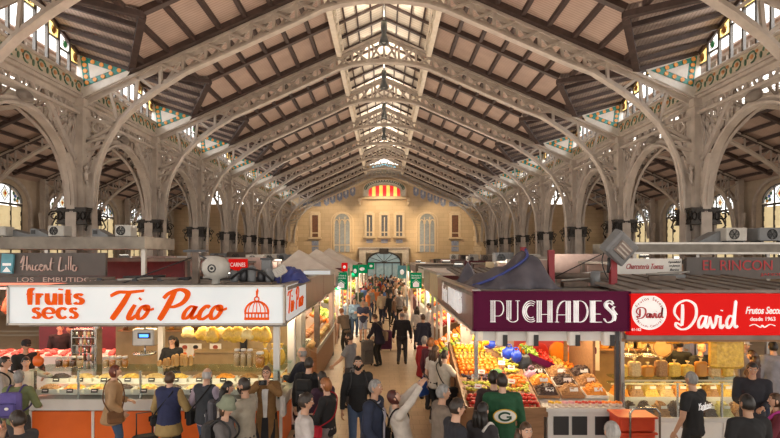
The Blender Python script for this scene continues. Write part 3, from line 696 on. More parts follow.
def slab_sign(name, label, x0, x1, z0, z1, Y, face, frame, th=.1, cat='sign', group=None, m2=None):
    t = thing(name, label, cat, ((x0 + x1) / 2, Y, (z0 + z1) / 2), 0, group)
    w, h = x1 - x0, z1 - z0; b = MB(); b.box((0, 0, 0), (w, th, h)); b.build('panel', face, t)
    f = MB()
    for z in (-h / 2, h / 2): f.box((0, -.005, z), (w + .05, th + .04, .035))
    for x in (-w / 2, w / 2): f.box((x, -.005, 0), (.035, th + .04, h + .03))
    f.build('frame', frame, t); return t

# ---- script letters of the nut stall, drawn with a brush (unit: x-height about .45, cap about 1)
TIO = [([(0.0, .80), (.25, .93), (.6, .93), (1.1, .98)], .13), ([(.62, .93), (.48, .5), (.32, .12), (.26, .0)], .15),
       ([(.92, .5), (.84, .25), (.83, .06), (.93, .02), (1.06, .14)], .12), ([(1.03, .68), (1.06, .72)], .13),
       ([(1.32, .47), (1.17, .42), (1.10, .2), (1.18, .03), (1.33, .07), (1.42, .27), (1.38, .43), (1.28, .46), (1.33, .34), (1.5, .33), (1.6, .37)], .10)]
PACO = [([(.32, .95), (.22, .5), (.1, .1), (.05, -.02)], .15), ([(.0, .72), (.15, .9), (.5, 1.02), (.78, .88), (.72, .6), (.45, .44), (.2, .44)], .13),
        ([(1.15, .42), (1.0, .44), (.86, .25), (.87, .05), (1.0, .06), (1.12, .25), (1.19, .45), (1.12, .15), (1.2, .03), (1.32, .14)], .10),
        ([(1.66, .40), (1.55, .46), (1.4, .28), (1.4, .06), (1.55, .02), (1.72, .16)], .11),
        ([(1.98, .47), (1.83, .42), (1.76, .2), (1.84, .03), (1.99, .07), (2.08, .27), (2.04, .43), (1.94, .46), (1.99, .34), (2.14, .33), (2.26, .38)], .10)]
def tio_paco(t, x, z, sc, Y=-.055, gap=.55, rz=0, along=None):
    if along is None:
        strokes('lettering', [(p, q * 1.45) for p, q in TIO], 'sign_orange', t, (x - .04, Y, z), sc, slant=.28); strokes('lettering', [(p, q * 1.45) for p, q in PACO], 'sign_orange', t, (x + (1.6 + gap) * sc, Y, z), sc, slant=.28)
# front sign: panel px 10..285 by 286..324 on the plane Y=9.3
SY = 9.3
t = slab_sign('shop_sign', 'white backlit nut stall sign reading fruits secs and Tio Paco', -6.68, -1.78, 2.29, 2.965, SY, 'sign_white', 'alu')
cx, cz = (-6.68 - 1.78) / 2, (2.29 + 2.965) / 2
def sx(px): return (px - VX) * SY / F - cx
def sz(py): return HZ - (py - VY) * SY / F - cz
FRU = [([(.5, 1.28), (.38, 1.34), (.26, 1.2), (.25, .6), (.25, 0)], .25), ([(.05, .9), (.5, .9)], .2), ([(.72, .98), (.72, 0)], .25), ([(.74, .6), (.86, .86), (1.06, .88)], .24), ([(1.3, .98), (1.3, .4), (1.42, .12), (1.6, .1), (1.74, .3), (1.76, .98)], .25), ([(1.76, .98), (1.76, 0)], .25),
       ([(2.1, .95), (2.1, 0)], .26), ([(2.09, 1.25), (2.11, 1.36)], .27), ([(2.55, 1.3), (2.55, .3), (2.62, .1), (2.75, .1)], .25), ([(2.36, .9), (2.76, .9)], .2), ([(3.4, .78), (3.26, .9), (3.06, .84), (3.06, .64), (3.3, .5), (3.4, .3), (3.28, .1), (3.05, .1), (2.96, .22)], .23)]
SEC = [([(.46, .78), (.32, .9), (.12, .84), (.12, .64), (.36, .5), (.46, .3), (.34, .1), (.11, .1), (.02, .22)], .23), ([(.78, .5), (1.42, .5), (1.36, .8), (1.1, .92), (.84, .78), (.74, .48), (.86, .16), (1.12, .06), (1.4, .2)], .22),
       ([(2.3, .78), (2.08, .92), (1.82, .78), (1.74, .48), (1.84, .18), (2.08, .06), (2.3, .2)], .25), ([(3.02, .78), (2.88, .9), (2.68, .84), (2.68, .64), (2.92, .5), (3.02, .3), (2.9, .1), (2.67, .1), (2.58, .22)], .23)]
strokes('lettering', [(p, q * 1.3) for p, q in FRU], 'sign_orange', t, (sx(28), -.055, sz(304.5)), .21, sx=(sx(86) - sx(28)) / .21 / 3.5)
strokes('lettering', [(p, q * 1.25) for p, q in SEC], 'sign_orange', t, (sx(35), -.055, sz(318.5)), .21, sx=(sx(80) - sx(35)) / .21 / 3.12)
tio_paco(t, sx(108), sz(319), .52, gap=.16)
b = MB(); ex0, ez0 = sx(257.5), sz(319.5); dm_ = .215
b.box((0, 0, .02), (2.05 * dm_, .012, .045)); b.box((0, 0, .12), (2.05 * dm_, .012, .03))
for i in range(8): b.box((-.95 * dm_ + i * 1.9 * dm_ / 7, 0, .08), (.022, .012, .08))
for r, w in ((.205, .035), (.15, .016), (.07, .012)):
    b.ribbon([(r * math.cos(PI * i / 14), 0, .135 + .9 * .215 * math.sin(PI * i / 14)) for i in range(15)], (0, .012, 0), w)
b.box((0, 0, .22), (.014, .012, .18)); b.tube([(.04 * math.cos(u), 0, .37 + .04 * math.sin(u)) for u in [2 * PI * i / 10 for i in range(10)]], .013, 0, 5, True)
b.prism([(-.012, -.006, .41), (.014, -.006, .41), (.03, -.006, .52), (.012, -.006, .56), (-.015, -.006, .5)], (0, .012, 0))
o = b.build('dome_emblem', 'sign_orange', t); o.location = (ex0, -.056, ez0)
# side sign and brown fascia along the aisle edge x = -1.78
t = thing('shop_sign', 'narrow white Tio Paco side sign around the corner along the aisle', 'sign', (-1.78, 10.6, cz)); b = MB(); b.box((-.05, 0, 0), (.1, 2.5, .675)); b.build('panel', 'sign_white', t)
for z in (-.345, .345):
    b = MB(); b.box((-.05, 0, z), (.13, 2.52, .03)); b.build('frame', 'alu', t)
strokes('lettering', TIO, 'sign_orange', t, (.008, -1.05, -.19), .42, rz=PI / 2, sx=1.0); strokes('lettering', PACO, 'sign_orange', t, (.008, -.15, -.19), .42, rz=PI / 2, sx=1.)
def fascia(label, x, y0, y1, z0, z1, m, th=.1, side=-1):
    t = thing('stall_fascia', label, 'fascia', (x, (y0 + y1) / 2, (z0 + z1) / 2)); b = MB(); b.box((side * th / 2, 0, 0), (th, y1 - y0, z1 - z0)); b.build('board', m, t)
    b = MB(); b.box((side * th / 2, 0, (z1 - z0) / 2 + .02), (th + .05, y1 - y0, .04)); b.box((side * th / 2, 0, -(z1 - z0) / 2 - .02), (th + .05, y1 - y0, .04)); b.build('edging', 'alu', t); return t
fascia('brown fascia board behind the white Tio Paco side sign', -1.78, 11.9, 15.3, 2.29, 2.965, 'brown_fascia')
fascia('greyer brown fascia board further along the left aisle edge', -1.78, 15.35, 18.6, 2.33, 2.94, 'brown_fascia')

# ---- the nut stall itself: roof deck, posts, back wall
t = thing('market_stall', 'tan nut stall structure with flat roof under the Tio Paco sign', 'stall', (-4.2, 11.6, 0))
b = MB(); b.box((0, -.45, 2.9), (4.85, 3.1, .07)); b.box((0, -2.1, 2.27), (4.85, .12, .1)); b.box((-.05, -1.0, 2.62), (.12, 1.8, .5)); b.build('roof', 'grey_roof', t)
for x, y in ((-2.2, 0), (2.2, -1.9), (2.28, .2), (2.25, .9), (-.55, -.5)):
    b = MB(); b.box((x, y, 1.43), (.11, .11, 2.86)); b.build('post', 'white_lam' if y < 0 else 'alu', t)
b = MB(); b.box((0, .75, 1.43), (4.3, .08, 2.86)); b.build('back_wall', 'tan_wall', t)
b = MB(); b.box((.9, .66, 1.28), (2.2, .45, .05)); b.box((.9, .66, .62), (2.2, .4, 1.24)); b.build('back_counter', 'tan_wall', t)
b = MB(); b.box((0, -1.6, 2.2), (4.2, .03, .03)); b.build('hanging_rail', 'steel', t); b = MB(); b.box((0, -.6, .075), (3.4, 1.0, .15)); b.build('platform', 'wood', t)
lamp('added_case_fill', (-4.2, 9.66, 1.36), (4.3, .06), 20, (1, .8, .5)); lamp('stall_lamp', (-4.2, 10.2, 2.2), (4.2, .3), 46, (1, .72, .38))  # the one inside the glass case is added fill to brighten the trays
lamp('stall_lamp', (-4.2, 11.4, 2.75), (3.6, .5), 45, (1, .72, .36))
# counter with orange panels, white ledge, glass case
t = thing('display_counter', 'glass display counter with orange front panels below the Tio Paco sign', 'counter', (-4.2, 9.95, 0))
W0, W1 = -2.3, 2.3
b = MB()
for i in range(4): b.box((W0 + 4.6 * (i + .5) / 4, -.36, .33), (1.11, .05, .62))
b.box((2.31, 1.6, .33), (.05, 3.9, .62)); b.build('front_panel', 'orange_panel', t)
b = MB()
for i in range(5): b.box((W0 + 4.6 * i / 4, -.37, .33), (.05, .06, .64))
b.box((0, -.0, .76), (4.66, .78, .2)); b.box((0, -.02, .33), (4.5, .6, .6)); b.box((2.05, 1.85, .76), (.6, 3.0, .2)); b.box((2.05, 1.85, .33), (.45, 2.9, .6)); b.build('base', 'white_lam', t)
b = MB(); b.box((0, -.36, 1.12), (4.6, .012, .5)); b.box((2.33, 1.8, 1.12), (.012, 3.0, .5)); b.build('glass_front', 'glass', t)
b = MB(); b.box((0, -.1, 1.385), (4.66, .56, .02)); b.box((2.1, 1.85, 1.385), (.5, 3.0, .02)); b.build('glass_shelf', 'glass_edge', t)
for x in (-2.25, -1.45, -.3, 1.0, 2.25):
    b = MB(); b.box((x, -.33, 1.12), (.035, .035, .52)); b.build('upright', 'steel', t)
b = MB(); b.box((0, .02, .95), (4.5, .7, .03)); b.box((0, .12, 1.08), (4.5, .36, .025)); b.build('inner_deck', 'white_lam', t)

# ---- goods, built once and copied
mat('almond', (.45, .23, .08), .6, c2=(.3, .14, .05), scale=30, bump=1.); mat('cashew', (.78, .55, .25), .6, c2=(.6, .38, .15), scale=30, bump=1.)
mat('raisin', (.07, .03, .02), .5, c2=(.03, .015, .01), scale=30, bump=1.); mat('apricot', (.85, .33, .03), .5, c2=(.7, .24, .02), scale=22, bump=1.); mat('pistachio', (.55, .5, .22), .6, c2=(.42, .36, .15), scale=30, bump=1.)
mat('corn', (.85, .55, .08), .5, c2=(.7, .4, .05), scale=30, bump=1.); mat('candy_mix', (.8, .3, .1), .4, c2=(.3, .5, .12), scale=14, bump=.6)
mat('tray_white', (.78, .75, .7), .4)
NUTS = ['almond', 'cashew', 'raisin', 'apricot', 'corn', 'cashew', 'candy_mix']
NUTN = {'almond': 'brown nuts', 'cashew': 'pale cashews', 'raisin': 'dark raisins', 'apricot': 'orange dried apricots', 'pistachio': 'greenish pistachios', 'corn': 'yellow toasted corn', 'candy_mix': 'mixed red and green candied fruit'}
def heap_mb(w, d, h, seed, n=9, grain=.012):
    r = random.Random(seed); b = MB(); vs = []; m = n
    for i in range(n + 1):
        for j in range(m + 1):
            u, v = i / n * 2 - 1, j / m * 2 - 1; e = (1 - u ** 4) * (1 - v ** 4)
            vs.append((u * w / 2, v * d / 2, h * (.35 + .65 * max(0, 1 - .6 * (u * u + v * v))) * e + (r.uniform(-grain, grain) if e > .01 else 0)))
    fs = [[i * (m + 1) + j, (i + 1) * (m + 1) + j, (i + 1) * (m + 1) + j + 1, i * (m + 1) + j + 1] for i in range(n) for j in range(m)]
    b.add(vs, fs, 0, False); return b
def heap(w, d, h, seed, m, parent, z=.03, grain=.012, pieces=26, size=.016):   # loose goods nobody could count
    b = heap_mb(w, d, h, seed, 10, grain); r = random.Random(seed)
    for _ in range(pieces):
        u, v = r.uniform(-.85, .85), r.uniform(-.85, .85); e = (1 - u ** 4) * (1 - v ** 4)
        b.ball((u * w / 2, v * d / 2, h * (.35 + .65 * max(0, 1 - .6 * (u * u + v * v))) * e + .004), (size * r.uniform(.8, 1.3), size, size * .7), 0, 5, 4, Matrix.Rotation(r.uniform(0, 3), 3, 'Z'))
    o = b.build('heap', m, parent); o['kind'] = 'stuff'; o.location.z = z; return o
TRAYP = {}
def nut_tray(m, seed):
    t = empty('nut_tray'); b = MB(); w, d, h = .40, .26, .07
    b.box((0, 0, .006), (w, d, .012))
    for sx_ in (-1, 1): b.box((sx_ * w / 2, 0, h / 2), (.012, d, h))
    for sy_ in (-1, 1): b.box((0, sy_ * d / 2, h / 2), (w, .012, h))
    b.build('tray', 'tray_white', t); heap(w - .02, d - .02, .1, seed, m, t)
    c = MB(); c.box((0, -d / 2 - .02, .05), (.12, .008, .075), 0, rot=Matrix.Rotation(-.25, 3, 'X')); c.box((0, -d / 2 - .026, .055), (.08, .004, .02), 1, rot=Matrix.Rotation(-.25, 3, 'X')); c.build('price_card', ['card_black', 'card_white'], t); return t
def get_tray(m, seed):
    if m not in TRAYP: TRAYP[m] = nut_tray(m, seed); return TRAYP[m]
    return copy_tree(TRAYP[m])
cnt = {}
for row, (y, z) in enumerate(((9.74, .965), (10.06, 1.093))):
    for i in range(10):
        m = NUTS[(i * 3 + row * 2 + (i // 4)) % 7]; o = get_tray(m, i); place(o, (-6.25 + i * .455, y, z), 0)
        pos = 'front' if row == 0 else 'back'
        tag(o, '%s nut tray from the left, %s row, with %s' % (ORD[i], pos, NUTN[m]), 'tray', 'nut trays in the glass counter')
for i in range(7):
    m = NUTS[(i * 2 + 3) % 7]; o = get_tray(m, i); place(o, (-2.1, 10.75 + i * .36, .87), PI / 2)
    tag(o, '%s tray from the counter corner along the aisle, with %s' % (ORD[i], NUTN[m]), 'tray', 'nut trays along the aisle side')
# jars on the glass shelf
glassy('jar_glass', (.95, .93, .88), .5); mat('lid_white', (.75, .72, .68), .4); mat('honey', (.65, .28, .04), .3, c2=(.5, .2, .03)); mat('jar_dark', (.16, .07, .03), .4); mat('jar_tan', (.6, .42, .2), .5)
JP = {}
def jar(m, r=.06, h=.17):
    if (m, r) in JP: return copy_tree(JP[(m, r)])
    t = empty('glass_jar'); b = MB(); b.lathe([(r * .85, 0), (r, .015), (r, h * .78), (r * .75, h * .9), (r * .75, h)], n=12); b.build('glass', 'jar_glass', t)
    b = MB(); b.lathe([(r * .8, .01), (r * .93, .02), (r * .93, h * .72), (r * .5, h * .76)], n=10); b.build('contents', m, t)
    b = MB(); b.lathe([(r * .82, h), (r * .82, h + .03), (r * .7, h + .04)], n=12); b.build('lid', 'lid_white', t); JP[(m, r)] = t; return t
for i, (px, m) in enumerate(((59, 'jar_dark'), (66, 'honey'), (73, 'jar_dark'), (80, 'jar_tan'), (106, 'jar_tan'), (112.5, 'honey'), (119, 'jar_tan'), (125, 'honey'))):
    o = jar(m); place(o, ((px - VX) * 9.85 / F, 9.85, 1.396)); tag(o, '%s glass jar from the left on the nut counter shelf, filled with %s' % (ORD[i], {'jar_dark': 'dark fruit', 'honey': 'amber honey', 'jar_tan': 'tan nuts'}[m]), 'jar', 'jars on the nut counter shelf')
for z in (1.75, 2.15): b = MB(); b.box((0, 0, 0), (2.6, .22, .03)); o = b.build('wall_shelf', 'wood'); o.location = (-4.9 + .0, 12.2, z); tag(o, '%s wooden shelf on the nut stall back wall, left of the drawings' % ('lower' if z < 2 else 'upper'), 'shelf')
for i in range(18):
    m = ('jar_dark', 'honey', 'jar_tan')[i % 3]; o = copy_tree(JP[(m, .06)]); place(o, (-6.05 + (i % 9) * .27, 12.18, 1.768 if i < 9 else 2.168)); tag(o, '%s jar of %s from the left, %s wall shelf of the nut stall' % (ORD[i % 9], {'jar_dark': 'dark fruit', 'honey': 'honey', 'jar_tan': 'tan nuts'}[m], 'lower' if i < 9 else 'upper'), 'jar', 'jars on the back wall shelves')
for i, px in enumerate((237, 243.5, 250)):
    o = jar('jar_tan', .065, .3) if i == 0 else copy_tree(JP[('jar_tan', .065)]); place(o, ((px - VX) * 9.9 / F, 9.9, 1.396)); tag(o, '%s of three tall jars by the counter right of the black tap' % ORD[i], 'jar', 'tall jars near the tap')
o = jar('honey', .09, .26); place(o, ((260 - VX) * 9.8 / F, 9.8, 1.396)); tag(o, 'wide jar of purple and orange sweets right of the tall jars', 'jar')
# bags of bread sticks, hanging bags of crisps
mat('crisp', (.85, .55, .08), .3, c2=(.6, .34, .05), scale=16, bump=.8); mat('bread', (.62, .36, .12), .5, c2=(.5, .27, .08), scale=10, bump=.6); mat('bag_clear', (.85, .68, .3), .2, c2=(.75, .52, .18), scale=12, bump=.7)
def bag_mesh(w, h, d, seed):
    r = random.Random(seed); b = MB(); ph = r.uniform(0, 6)
    b.ball((0, 0, -h * .5), (w / 2, d / 2, h / 2), 0, 14, 10, fn=lambda v: 1 + .12 * math.sin(7 * v.x + ph) * math.cos(6 * v.z) + (.25 if v.z < -.3 and abs(v.x) > .5 else 0))
    b.lathe([(.02, -.03), (.015, .03), (.05, .09), (.03, .1)], (0, 0, 0), 0, 8); return b
BP = None
for i, (px, py, Y) in enumerate(((188, 329, 10.3), (203, 328, 10.2), (212, 330, 10.1), (221, 328, 10.2), (229, 329, 10.1), (238, 328, 10.1), (247, 329, 10.05), (257, 327, 10.1), (265, 328, 10.1))):
    p = at(px, py, Y)
    t = thing('snack_bag', '%s plump bag of golden crisps from the left hanging under the nut stall roof' % ORD[i], 'bag', (p.x, p.y, 2.1 + .02 * (i % 3)), R.uniform(-.3, .3), 'bags hanging in the nut stall')
    bag_mesh(.25 + .05 * (i % 2), .22 + .05 * (i % 3), .16, i).build('bag', 'crisp' if i % 3 else 'bag_clear', t)
    b = MB(); b.tube([(0, 0, .09), (0, 0, .16)], .006); b.build('hook', 'steel', t)
for i, px in enumerate((264, 272, 280)):
    p = at(px, 360, 9.9); t = thing('snack_bag', '%s of three yellow crisp bags standing at the right end of the nut counter' % ORD[i], 'bag', (p.x, 10.0, 1.396), .1 * i, 'yellow bags on the counter end')
    b = MB(); b.ball((0, 0, .16), (.085, .06, .16), 0, 12, 8); b.lathe([(.03, .29), (.015, .33), (.05, .42), (.04, .425)], n=8); b.build('bag', 'corn' if i != 1 else 'crisp', t); 
    b = MB(); b.lathe([(.025, .315), (.025, .335)], n=8); b.build('tie', 'card_white', t)
for i in range(8):
    t = thing('bread_bag', '%s clear bag of golden breadsticks from the left in front of the shop assistant' % ORD[i], 'bag', (at(160 + i * 4.3, 370, 9.95).x, 9.93 + .05 * (i % 2), 1.396), 0, 'bread bags on the counter')
    h = (.08, .1, .13, .17, .2, .2, .19, .17)[i]; b = MB(); b.rbox((0, 0, h / 2), (.085, .1, h), .03); b.ball((0, 0, h), (.04, .045, .04), 0, 8, 5); b.build('bag', 'bread', t)
# scale, posters, tap, rack, balloon-like orange bag, white bread box
t = thing('counter_scale', 'grey hanging scale with glowing blue display over the nut counter', 'scale', at(145, 340, 10.0)); b = MB(); b.rbox((0, 0, .06), (.42, .2, .32), .03); b.build('housing', 'alu', t)
b = MB(); b.box((.03, -.105, .1), (.24, .02, .11)); bez = b.build('bezel', 'black_plastic', t); b = MB(); b.box((.03, -.118, .1), (.17, .01, .055)); b.build('display', 'screen_blue', bez)
b = MB(); b.tube([(0, 0, .22), (0, 0, .55)], .025); b.build('stem', 'steel', t); b = MB(); b.lathe([(.02, -.3), (.2, -.27), (.22, -.24), (.02, -.26)], n=14); b.tube([(0, 0, -.1), (0, 0, -.27)], .015); b.build('pan', 'steel', t)
mat('skin_toon', (.8, .5, .33), .6); mat('hair_black', (.02, .015, .012), .5); mat('hair_red', (.35, .06, .03), .5)
for i, (px, hm) in enumerate(((182, 'hair_red'), (193, 'hair_black'), (213, 'hair_red'))):
    p = at(px, 352, 12.1)
    t = thing('wall_poster', '%s of three white drawings of a child on the nut stall back wall' % ORD[i], 'poster', (p.x, 12.28, p.z), 0, 'drawings on the nut stall wall'); b = MB(); b.box((0, 0, 0), (.27, .012, .33)); b.build('sheet', 'card_white', t)
    b = MB(); b.ball((0, -.01, .06), (.055, .008, .065), 0, 10, 6); b.ball((0, -.01, -.02), (.02, .006, .03), 0, 6, 4); b.ball((0, -.013, .085), (.062, .008, .05), 1, 10, 6); b.prism([(-.06, -.008, -.13), (.06, -.008, -.13), (.035, -.008, -.04), (-.035, -.008, -.04)], (0, -.006, 0), 2); b.build('figure', ['skin_toon', hm, 'orange_panel'], t)
t = thing('tap', 'black swan-neck tap behind the nut counter', 'tap', at(240, 361, 11.9)); t.location.z = 1.305; t.location.y = 12.0
b = MB(); b.tube(spline([(0, 0, 0), (0, 0, .22), (-.06, 0, .34), (-.17, 0, .34), (-.22, 0, .24)], 5), .018, 0, 8); b.build('spout', 'black_plastic', t); b = MB(); b.lathe([(.04, 0), (.04, .03), (.02, .05)], n=10); b.box((.05, 0, .05), (.08, .02, .02)); b.build('base', 'black_plastic', t)
t = thing('soap_dispenser', 'tall black dispenser on the wall right of the tap', 'dispenser', (at(243, 345, 12.2).x, 12.25, at(243, 345, 12.2).z)); b = MB(); b.rbox((0, 0, 0), (.16, .12, .34), .04); b.build('body', 'black_plastic', t); b = MB(); b.box((0, -.03, -.19), (.06, .08, .05)); b.build('nozzle', 'dark_steel', t)
t = thing('spice_rack', 'tall glittering rack of small jars at the left end of the nut stall', 'rack', (at(84, 372, 10.6).x, 10.7, 0)); b = MB()
for i in range(6): b.box((0, 0, 1.2 + i * .16), (.5, .22, .015))
for x in (-.25, .25): b.box((x, 0, 1.0), (.02, .22, 2.0))
b.build('frame', 'steel', t)
for i in range(5):
    for j in range(6):
        b = MB(); b.lathe([(.03, 0), (.03, .09), (.02, .1), (.02, .12)], (-.2 + j * .08, 0, 1.21 + i * .16), n=8); b.build('small_jar', ['steel', 'jar_tan', 'lid_white', 'jar_dark'][(i + j * 3) % 4], t)
t = thing('orange_bag', 'round orange plastic bag held up at the left end of the counter', 'bag', at(38, 361, 9.2)); b = MB(); b.ball((0, 0, 0), (.095, .07, .1), 0, 12, 8, fn=lambda v: 1 + .06 * math.sin(9 * v.x)); b.build('bag', 'orange_panel', t); b = MB(); b.tube([(0, 0, .09), (.02, 0, .16), (-.02, 0, .17)], .02); b.build('knot', 'orange_panel', t)
# ================================================================== RIGHT-HAND STALLS
def line3(x, z0, z1): return [[(x + d, z0), (x + d, z1)] for d in (-.115, 0, .115)]
def serif(x, z): return [[(x - .17, z), (x + .17, z)]]
def arc(cx, cz, rx, rz, a0, a1, n=10): return [(cx + rx * math.cos(math.radians(a0 + (a1 - a0) * i / n)), cz + rz * math.sin(math.radians(a0 + (a1 - a0) * i / n))) for i in range(n + 1)]
GL = {'P': (line3(.2, 0, 1) + serif(.2, 0) + serif(.2, 1) + [[(.3, 1), (.55, 1)] , arc(.55, .64, .3, .36, 90, -90), [(.55, .28), (.3, .28)]], .98),
      'U': (line3(.2, .12, 1) + serif(.2, 1) + [arc(.45, .22, .34, .22, 180, 330), [(.74, .1), (.74, 1)], [(.6, 1), (.86, 1)]], 1.0),
      'C': ([arc(.56, .5, .5 - d, .5 - d, 60, 300) for d in (0, .1, .2)], .86),
      'H': (line3(.2, 0, 1) + serif(.2, 0) + serif(.2, 1) + line3(.86, 0, 1) + serif(.86, 0) + serif(.86, 1) + [[(.3, .36), (.76, .36)]], 1.18),
      'A': (line3(.8, 0, 1) + serif(.8, 0) + [[(.1, 0), (.12, .4)] , arc(.62, .42, .5, .58, 180, 90), [(.12, .34), (.7, .34)], [(0, 0), (.22, 0)]], 1.08),
      'D': (line3(.2, 0, 1) + serif(.2, 0) + serif(.2, 1) + [[(.3, 1), (.45, 1)], arc(.45, .5, .45, .5, 90, -90), [(.45, 0), (.3, 0)]], 1.02),
      'E': (line3(.2, 0, 1) + serif(.2, 0) + serif(.2, 1) + [[(.3, 1), (.72, 1)], [(.3, .38), (.66, .38)], [(.3, 0), (.74, 0)]], .84),
      'S': ([[(.62 , .86), (.5, 1), (.3, 1), (.12, .88), (.14, .7), (.4, .5), (.62, .3), (.6, .1), (.42, 0), (.2, 0), (.06, .16)],
             [(.56, .8), (.4, .9), (.24, .84), (.26, .72), (.5, .54), (.74, .32), (.7, .06)], [(.7, .74), (.6, .62), (.84, .36)]], .86)}
def deco(t, x, z, h, total, word='PUCHADES', m='letter_white', Y=-.055, rz=0, k=1.):
    adv = sum(GL[c][1] for c in word); kx = total / adv / h; sts = []; cx_ = 0
    for c in word:
        for st in GL[c][0]: sts.append(([((p[0] + cx_) * kx, p[1]) for p in st], .05 * k))
        cx_ += GL[c][1]
    return strokes('lettering', sts, m, t, (x, Y, z), h, rz=rz)
# plum sign and its brown side
t = slab_sign('shop_sign', 'plum fruit stall sign with large striped white PUCHADES lettering', 1.61, 4.36, 2.18, 2.855, SY, 'plum', 'plum')
o0, z0 = (1.61 + 4.36) / 2, (2.18 + 2.855) / 2
deco(t, (489 - VX) * SY / F - o0, HZ - (321.5 - VY) * SY / F - z0, 21 * SY / F, 126 * SY / F)
t = fascia('maroon brown side board with white fruit stall lettering along the right aisle edge', 1.61, 9.36, 15.6, 2.18, 2.855, 'brown_fascia', side=1)
text('lettering', 'fruta', .5, 'letter_white', t, (-.012, 1.3, .03), -PI / 2, shear=.4, width=1.1, height=.5, bold=.004)
deco(t, -.012, -.2, .42, 2.3, 'PUCHADES', Y=.45, rz=-PI / 2, m='letter_white', k=.62)
fascia('cream board beyond the maroon side board on the right aisle edge', 1.61, 15.7, 18.4, 2.25, 2.93, 'cream_panel', side=1)
fascia('short plum grey board at the far end of the right aisle edge', 1.61, 18.5, 21.0, 2.25, 2.93, 'brown_fascia', side=1)
for y in (15.65, 18.45, 20.9): t = thing('fascia_post', 'slim pale post under the right aisle fascia, %s from the plum sign' % ORD[int(y / 2.6) - 6], 'post', (1.72, y, 0), 0, 'posts under the right aisle fascia'); b = MB(); b.box((0, 0, 1.45), (.08, .08, 2.9)); b.build('post', 'white_lam', t); b = MB(); b.box((0, 0, .03), (.16, .16, .06)); b.build('foot', 'dark_steel', t)
mat('lamp_white', (.78, .72, .64), .4, emit=.25, ecol=(1, .85, .6))
for i in range(11):
    y = 9.5 + i * .56; t = thing('tube_lamp', '%s small white cylinder lamp under the maroon side board, from the plum sign' % ORD[i], 'lamp', (1.75, y, 1.98), 0, 'white lamps along the right aisle edge')
    b = MB(); b.lathe([(.05, 0), (.085, .0), (.085, .2), (.05, .205)], n=12); b.build('shade', 'lamp_white', t); b = MB(); b.tube([(0, 0, .2), (0, 0, .24)], .02); b.build('stem', 'steel', t); b = MB(); b.lathe([(.06, -.004), (.06, .002)], n=10); b.build('bulb', 'glow_warm', t)
# red nut-stall sign with round badge
t = slab_sign('shop_sign', 'bright red nut stall sign reading David with a round white badge', 4.37, 8.2, 2.11, 2.812, SY, 'sign_red', 'sign_red')
o0, z0 = (4.37 + 8.2) / 2, (2.11 + 2.812) / 2
rx = lambda px: (px - VX) * SY / F - o0
rz_ = lambda py: HZ - (py - VY) * SY / F - z0
badge = empty('badge'); badge.parent = t; badge.location = (rx(647.5), -.058, rz_(312)); badge.name = 'badge'
b = MB(); b.prism([(.31 * math.cos(2 * PI * i / 40), 0, .31 * math.sin(2 * PI * i / 40)) for i in range(40)], (0, -.006, 0)); b.build('disc', 'letter_white', badge)
DAV = [([(.34, .86), (.34, .5), (.32, .1)], .10), ([(.22, .3), (.02, .55), (.12, .85), (.5, 1.0), (.84, .82), (.86, .4), (.6, .05), (.3, -.03), (.08, .08), (.1, .2), (.3, .1)], .085),
       ([(1.24, .42), (1.1, .44), (.98, .25), (.99, .05), (1.1, .06), (1.22, .25), (1.28, .45), (1.23, .15), (1.3, .03), (1.38, .2), (1.42, .42)], .085),
       ([(1.42, .42), (1.5, .1), (1.54, .03), (1.64, .2), (1.68, .44), (1.78, .4)], .085), ([(1.84, .44), (1.82, .1), (1.88, .02), (1.98, .14)], .085), ([(1.88, .62), (1.89, .66)], .09),
       ([(2.32, .4), (2.2, .45), (2.08, .26), (2.1, .05), (2.2, .05), (2.34, .3), (2.44, .98), (2.38, .3), (2.42, .04), (2.52, .1)], .085)]
strokes('lettering', [(p, w_ * 1.25) for p, w_ in DAV], 'letter_white', t, (rx(672), -.055, rz_(328)), .50, sx=.90)
strokes('lettering', [(p, w_ * 1.5) for p, w_ in DAV], 'letter_red', badge, (-.235, -.008, -.1), .19)
def arc_text(s_, r, a_mid, span, size, m, parent, up=True):
    n = len(s_)
    for i, ch in enumerate(s_):
        if ch == ' ': continue
        a = a_mid + (span / 2 - span * i / (n - 1)) * (1 if up else -1)
        o = text('lettering', ch, size, m, parent, (r * math.cos(a), -.009, r * math.sin(a)), depth=.002); o.rotation_euler = (0, -(a - PI / 2) if up else -(a + PI / 2), 0)
def arc_words(s_, r, a_mid, span, size, m, parent, up=True):                 # one mesh for the curved line of words
    objs = []; pre = set(parent.children); arc_text(s_, r, a_mid, span, size, m, parent, up); new = [c for c in parent.children if c not in pre]; b = MB()
    for c in new:
        M = c.matrix_basis.copy(); M = Matrix.LocRotScale(c.location, c.rotation_euler, None); b.add([M @ v.co for v in c.data.vertices], [list(p.vertices) for p in c.data.polygons]); bpy.data.objects.remove(c)
    return b.build('lettering', m, parent)
arc_words('Frutos Secos', .245, PI / 2, 2.2, .085, 'letter_red', badge); arc_words('Mercado Central', .25, -PI / 2, 2.0, .065, 'letter_red', badge, False)
text('lettering', 'Frutos Secos', .2, 'letter_white', t, ((rx(743) + rx(779)) / 2, -.056, rz_(310)), shear=.3, width=rx(779) - rx(743), height=.13, bold=.003)
text('lettering', 'desde 1963', .1, 'letter_white', t, ((rx(748) + rx(773)) / 2, -.056, rz_(318.5)), width=rx(773) - rx(748), height=.07)
strokes('flourish', [([(0, 0), (.2, .06), (.42, -.05), (.5, .03), (.58, -.05), (.8, .06), (1, 0)], .05)], 'letter_white', t, (rx(747), -.055, rz_(325.5)), .46)
text('lettering', '161-162', .1, 'letter_white', t, (rx(634), -.056, rz_(329)), width=.19, height=.05)

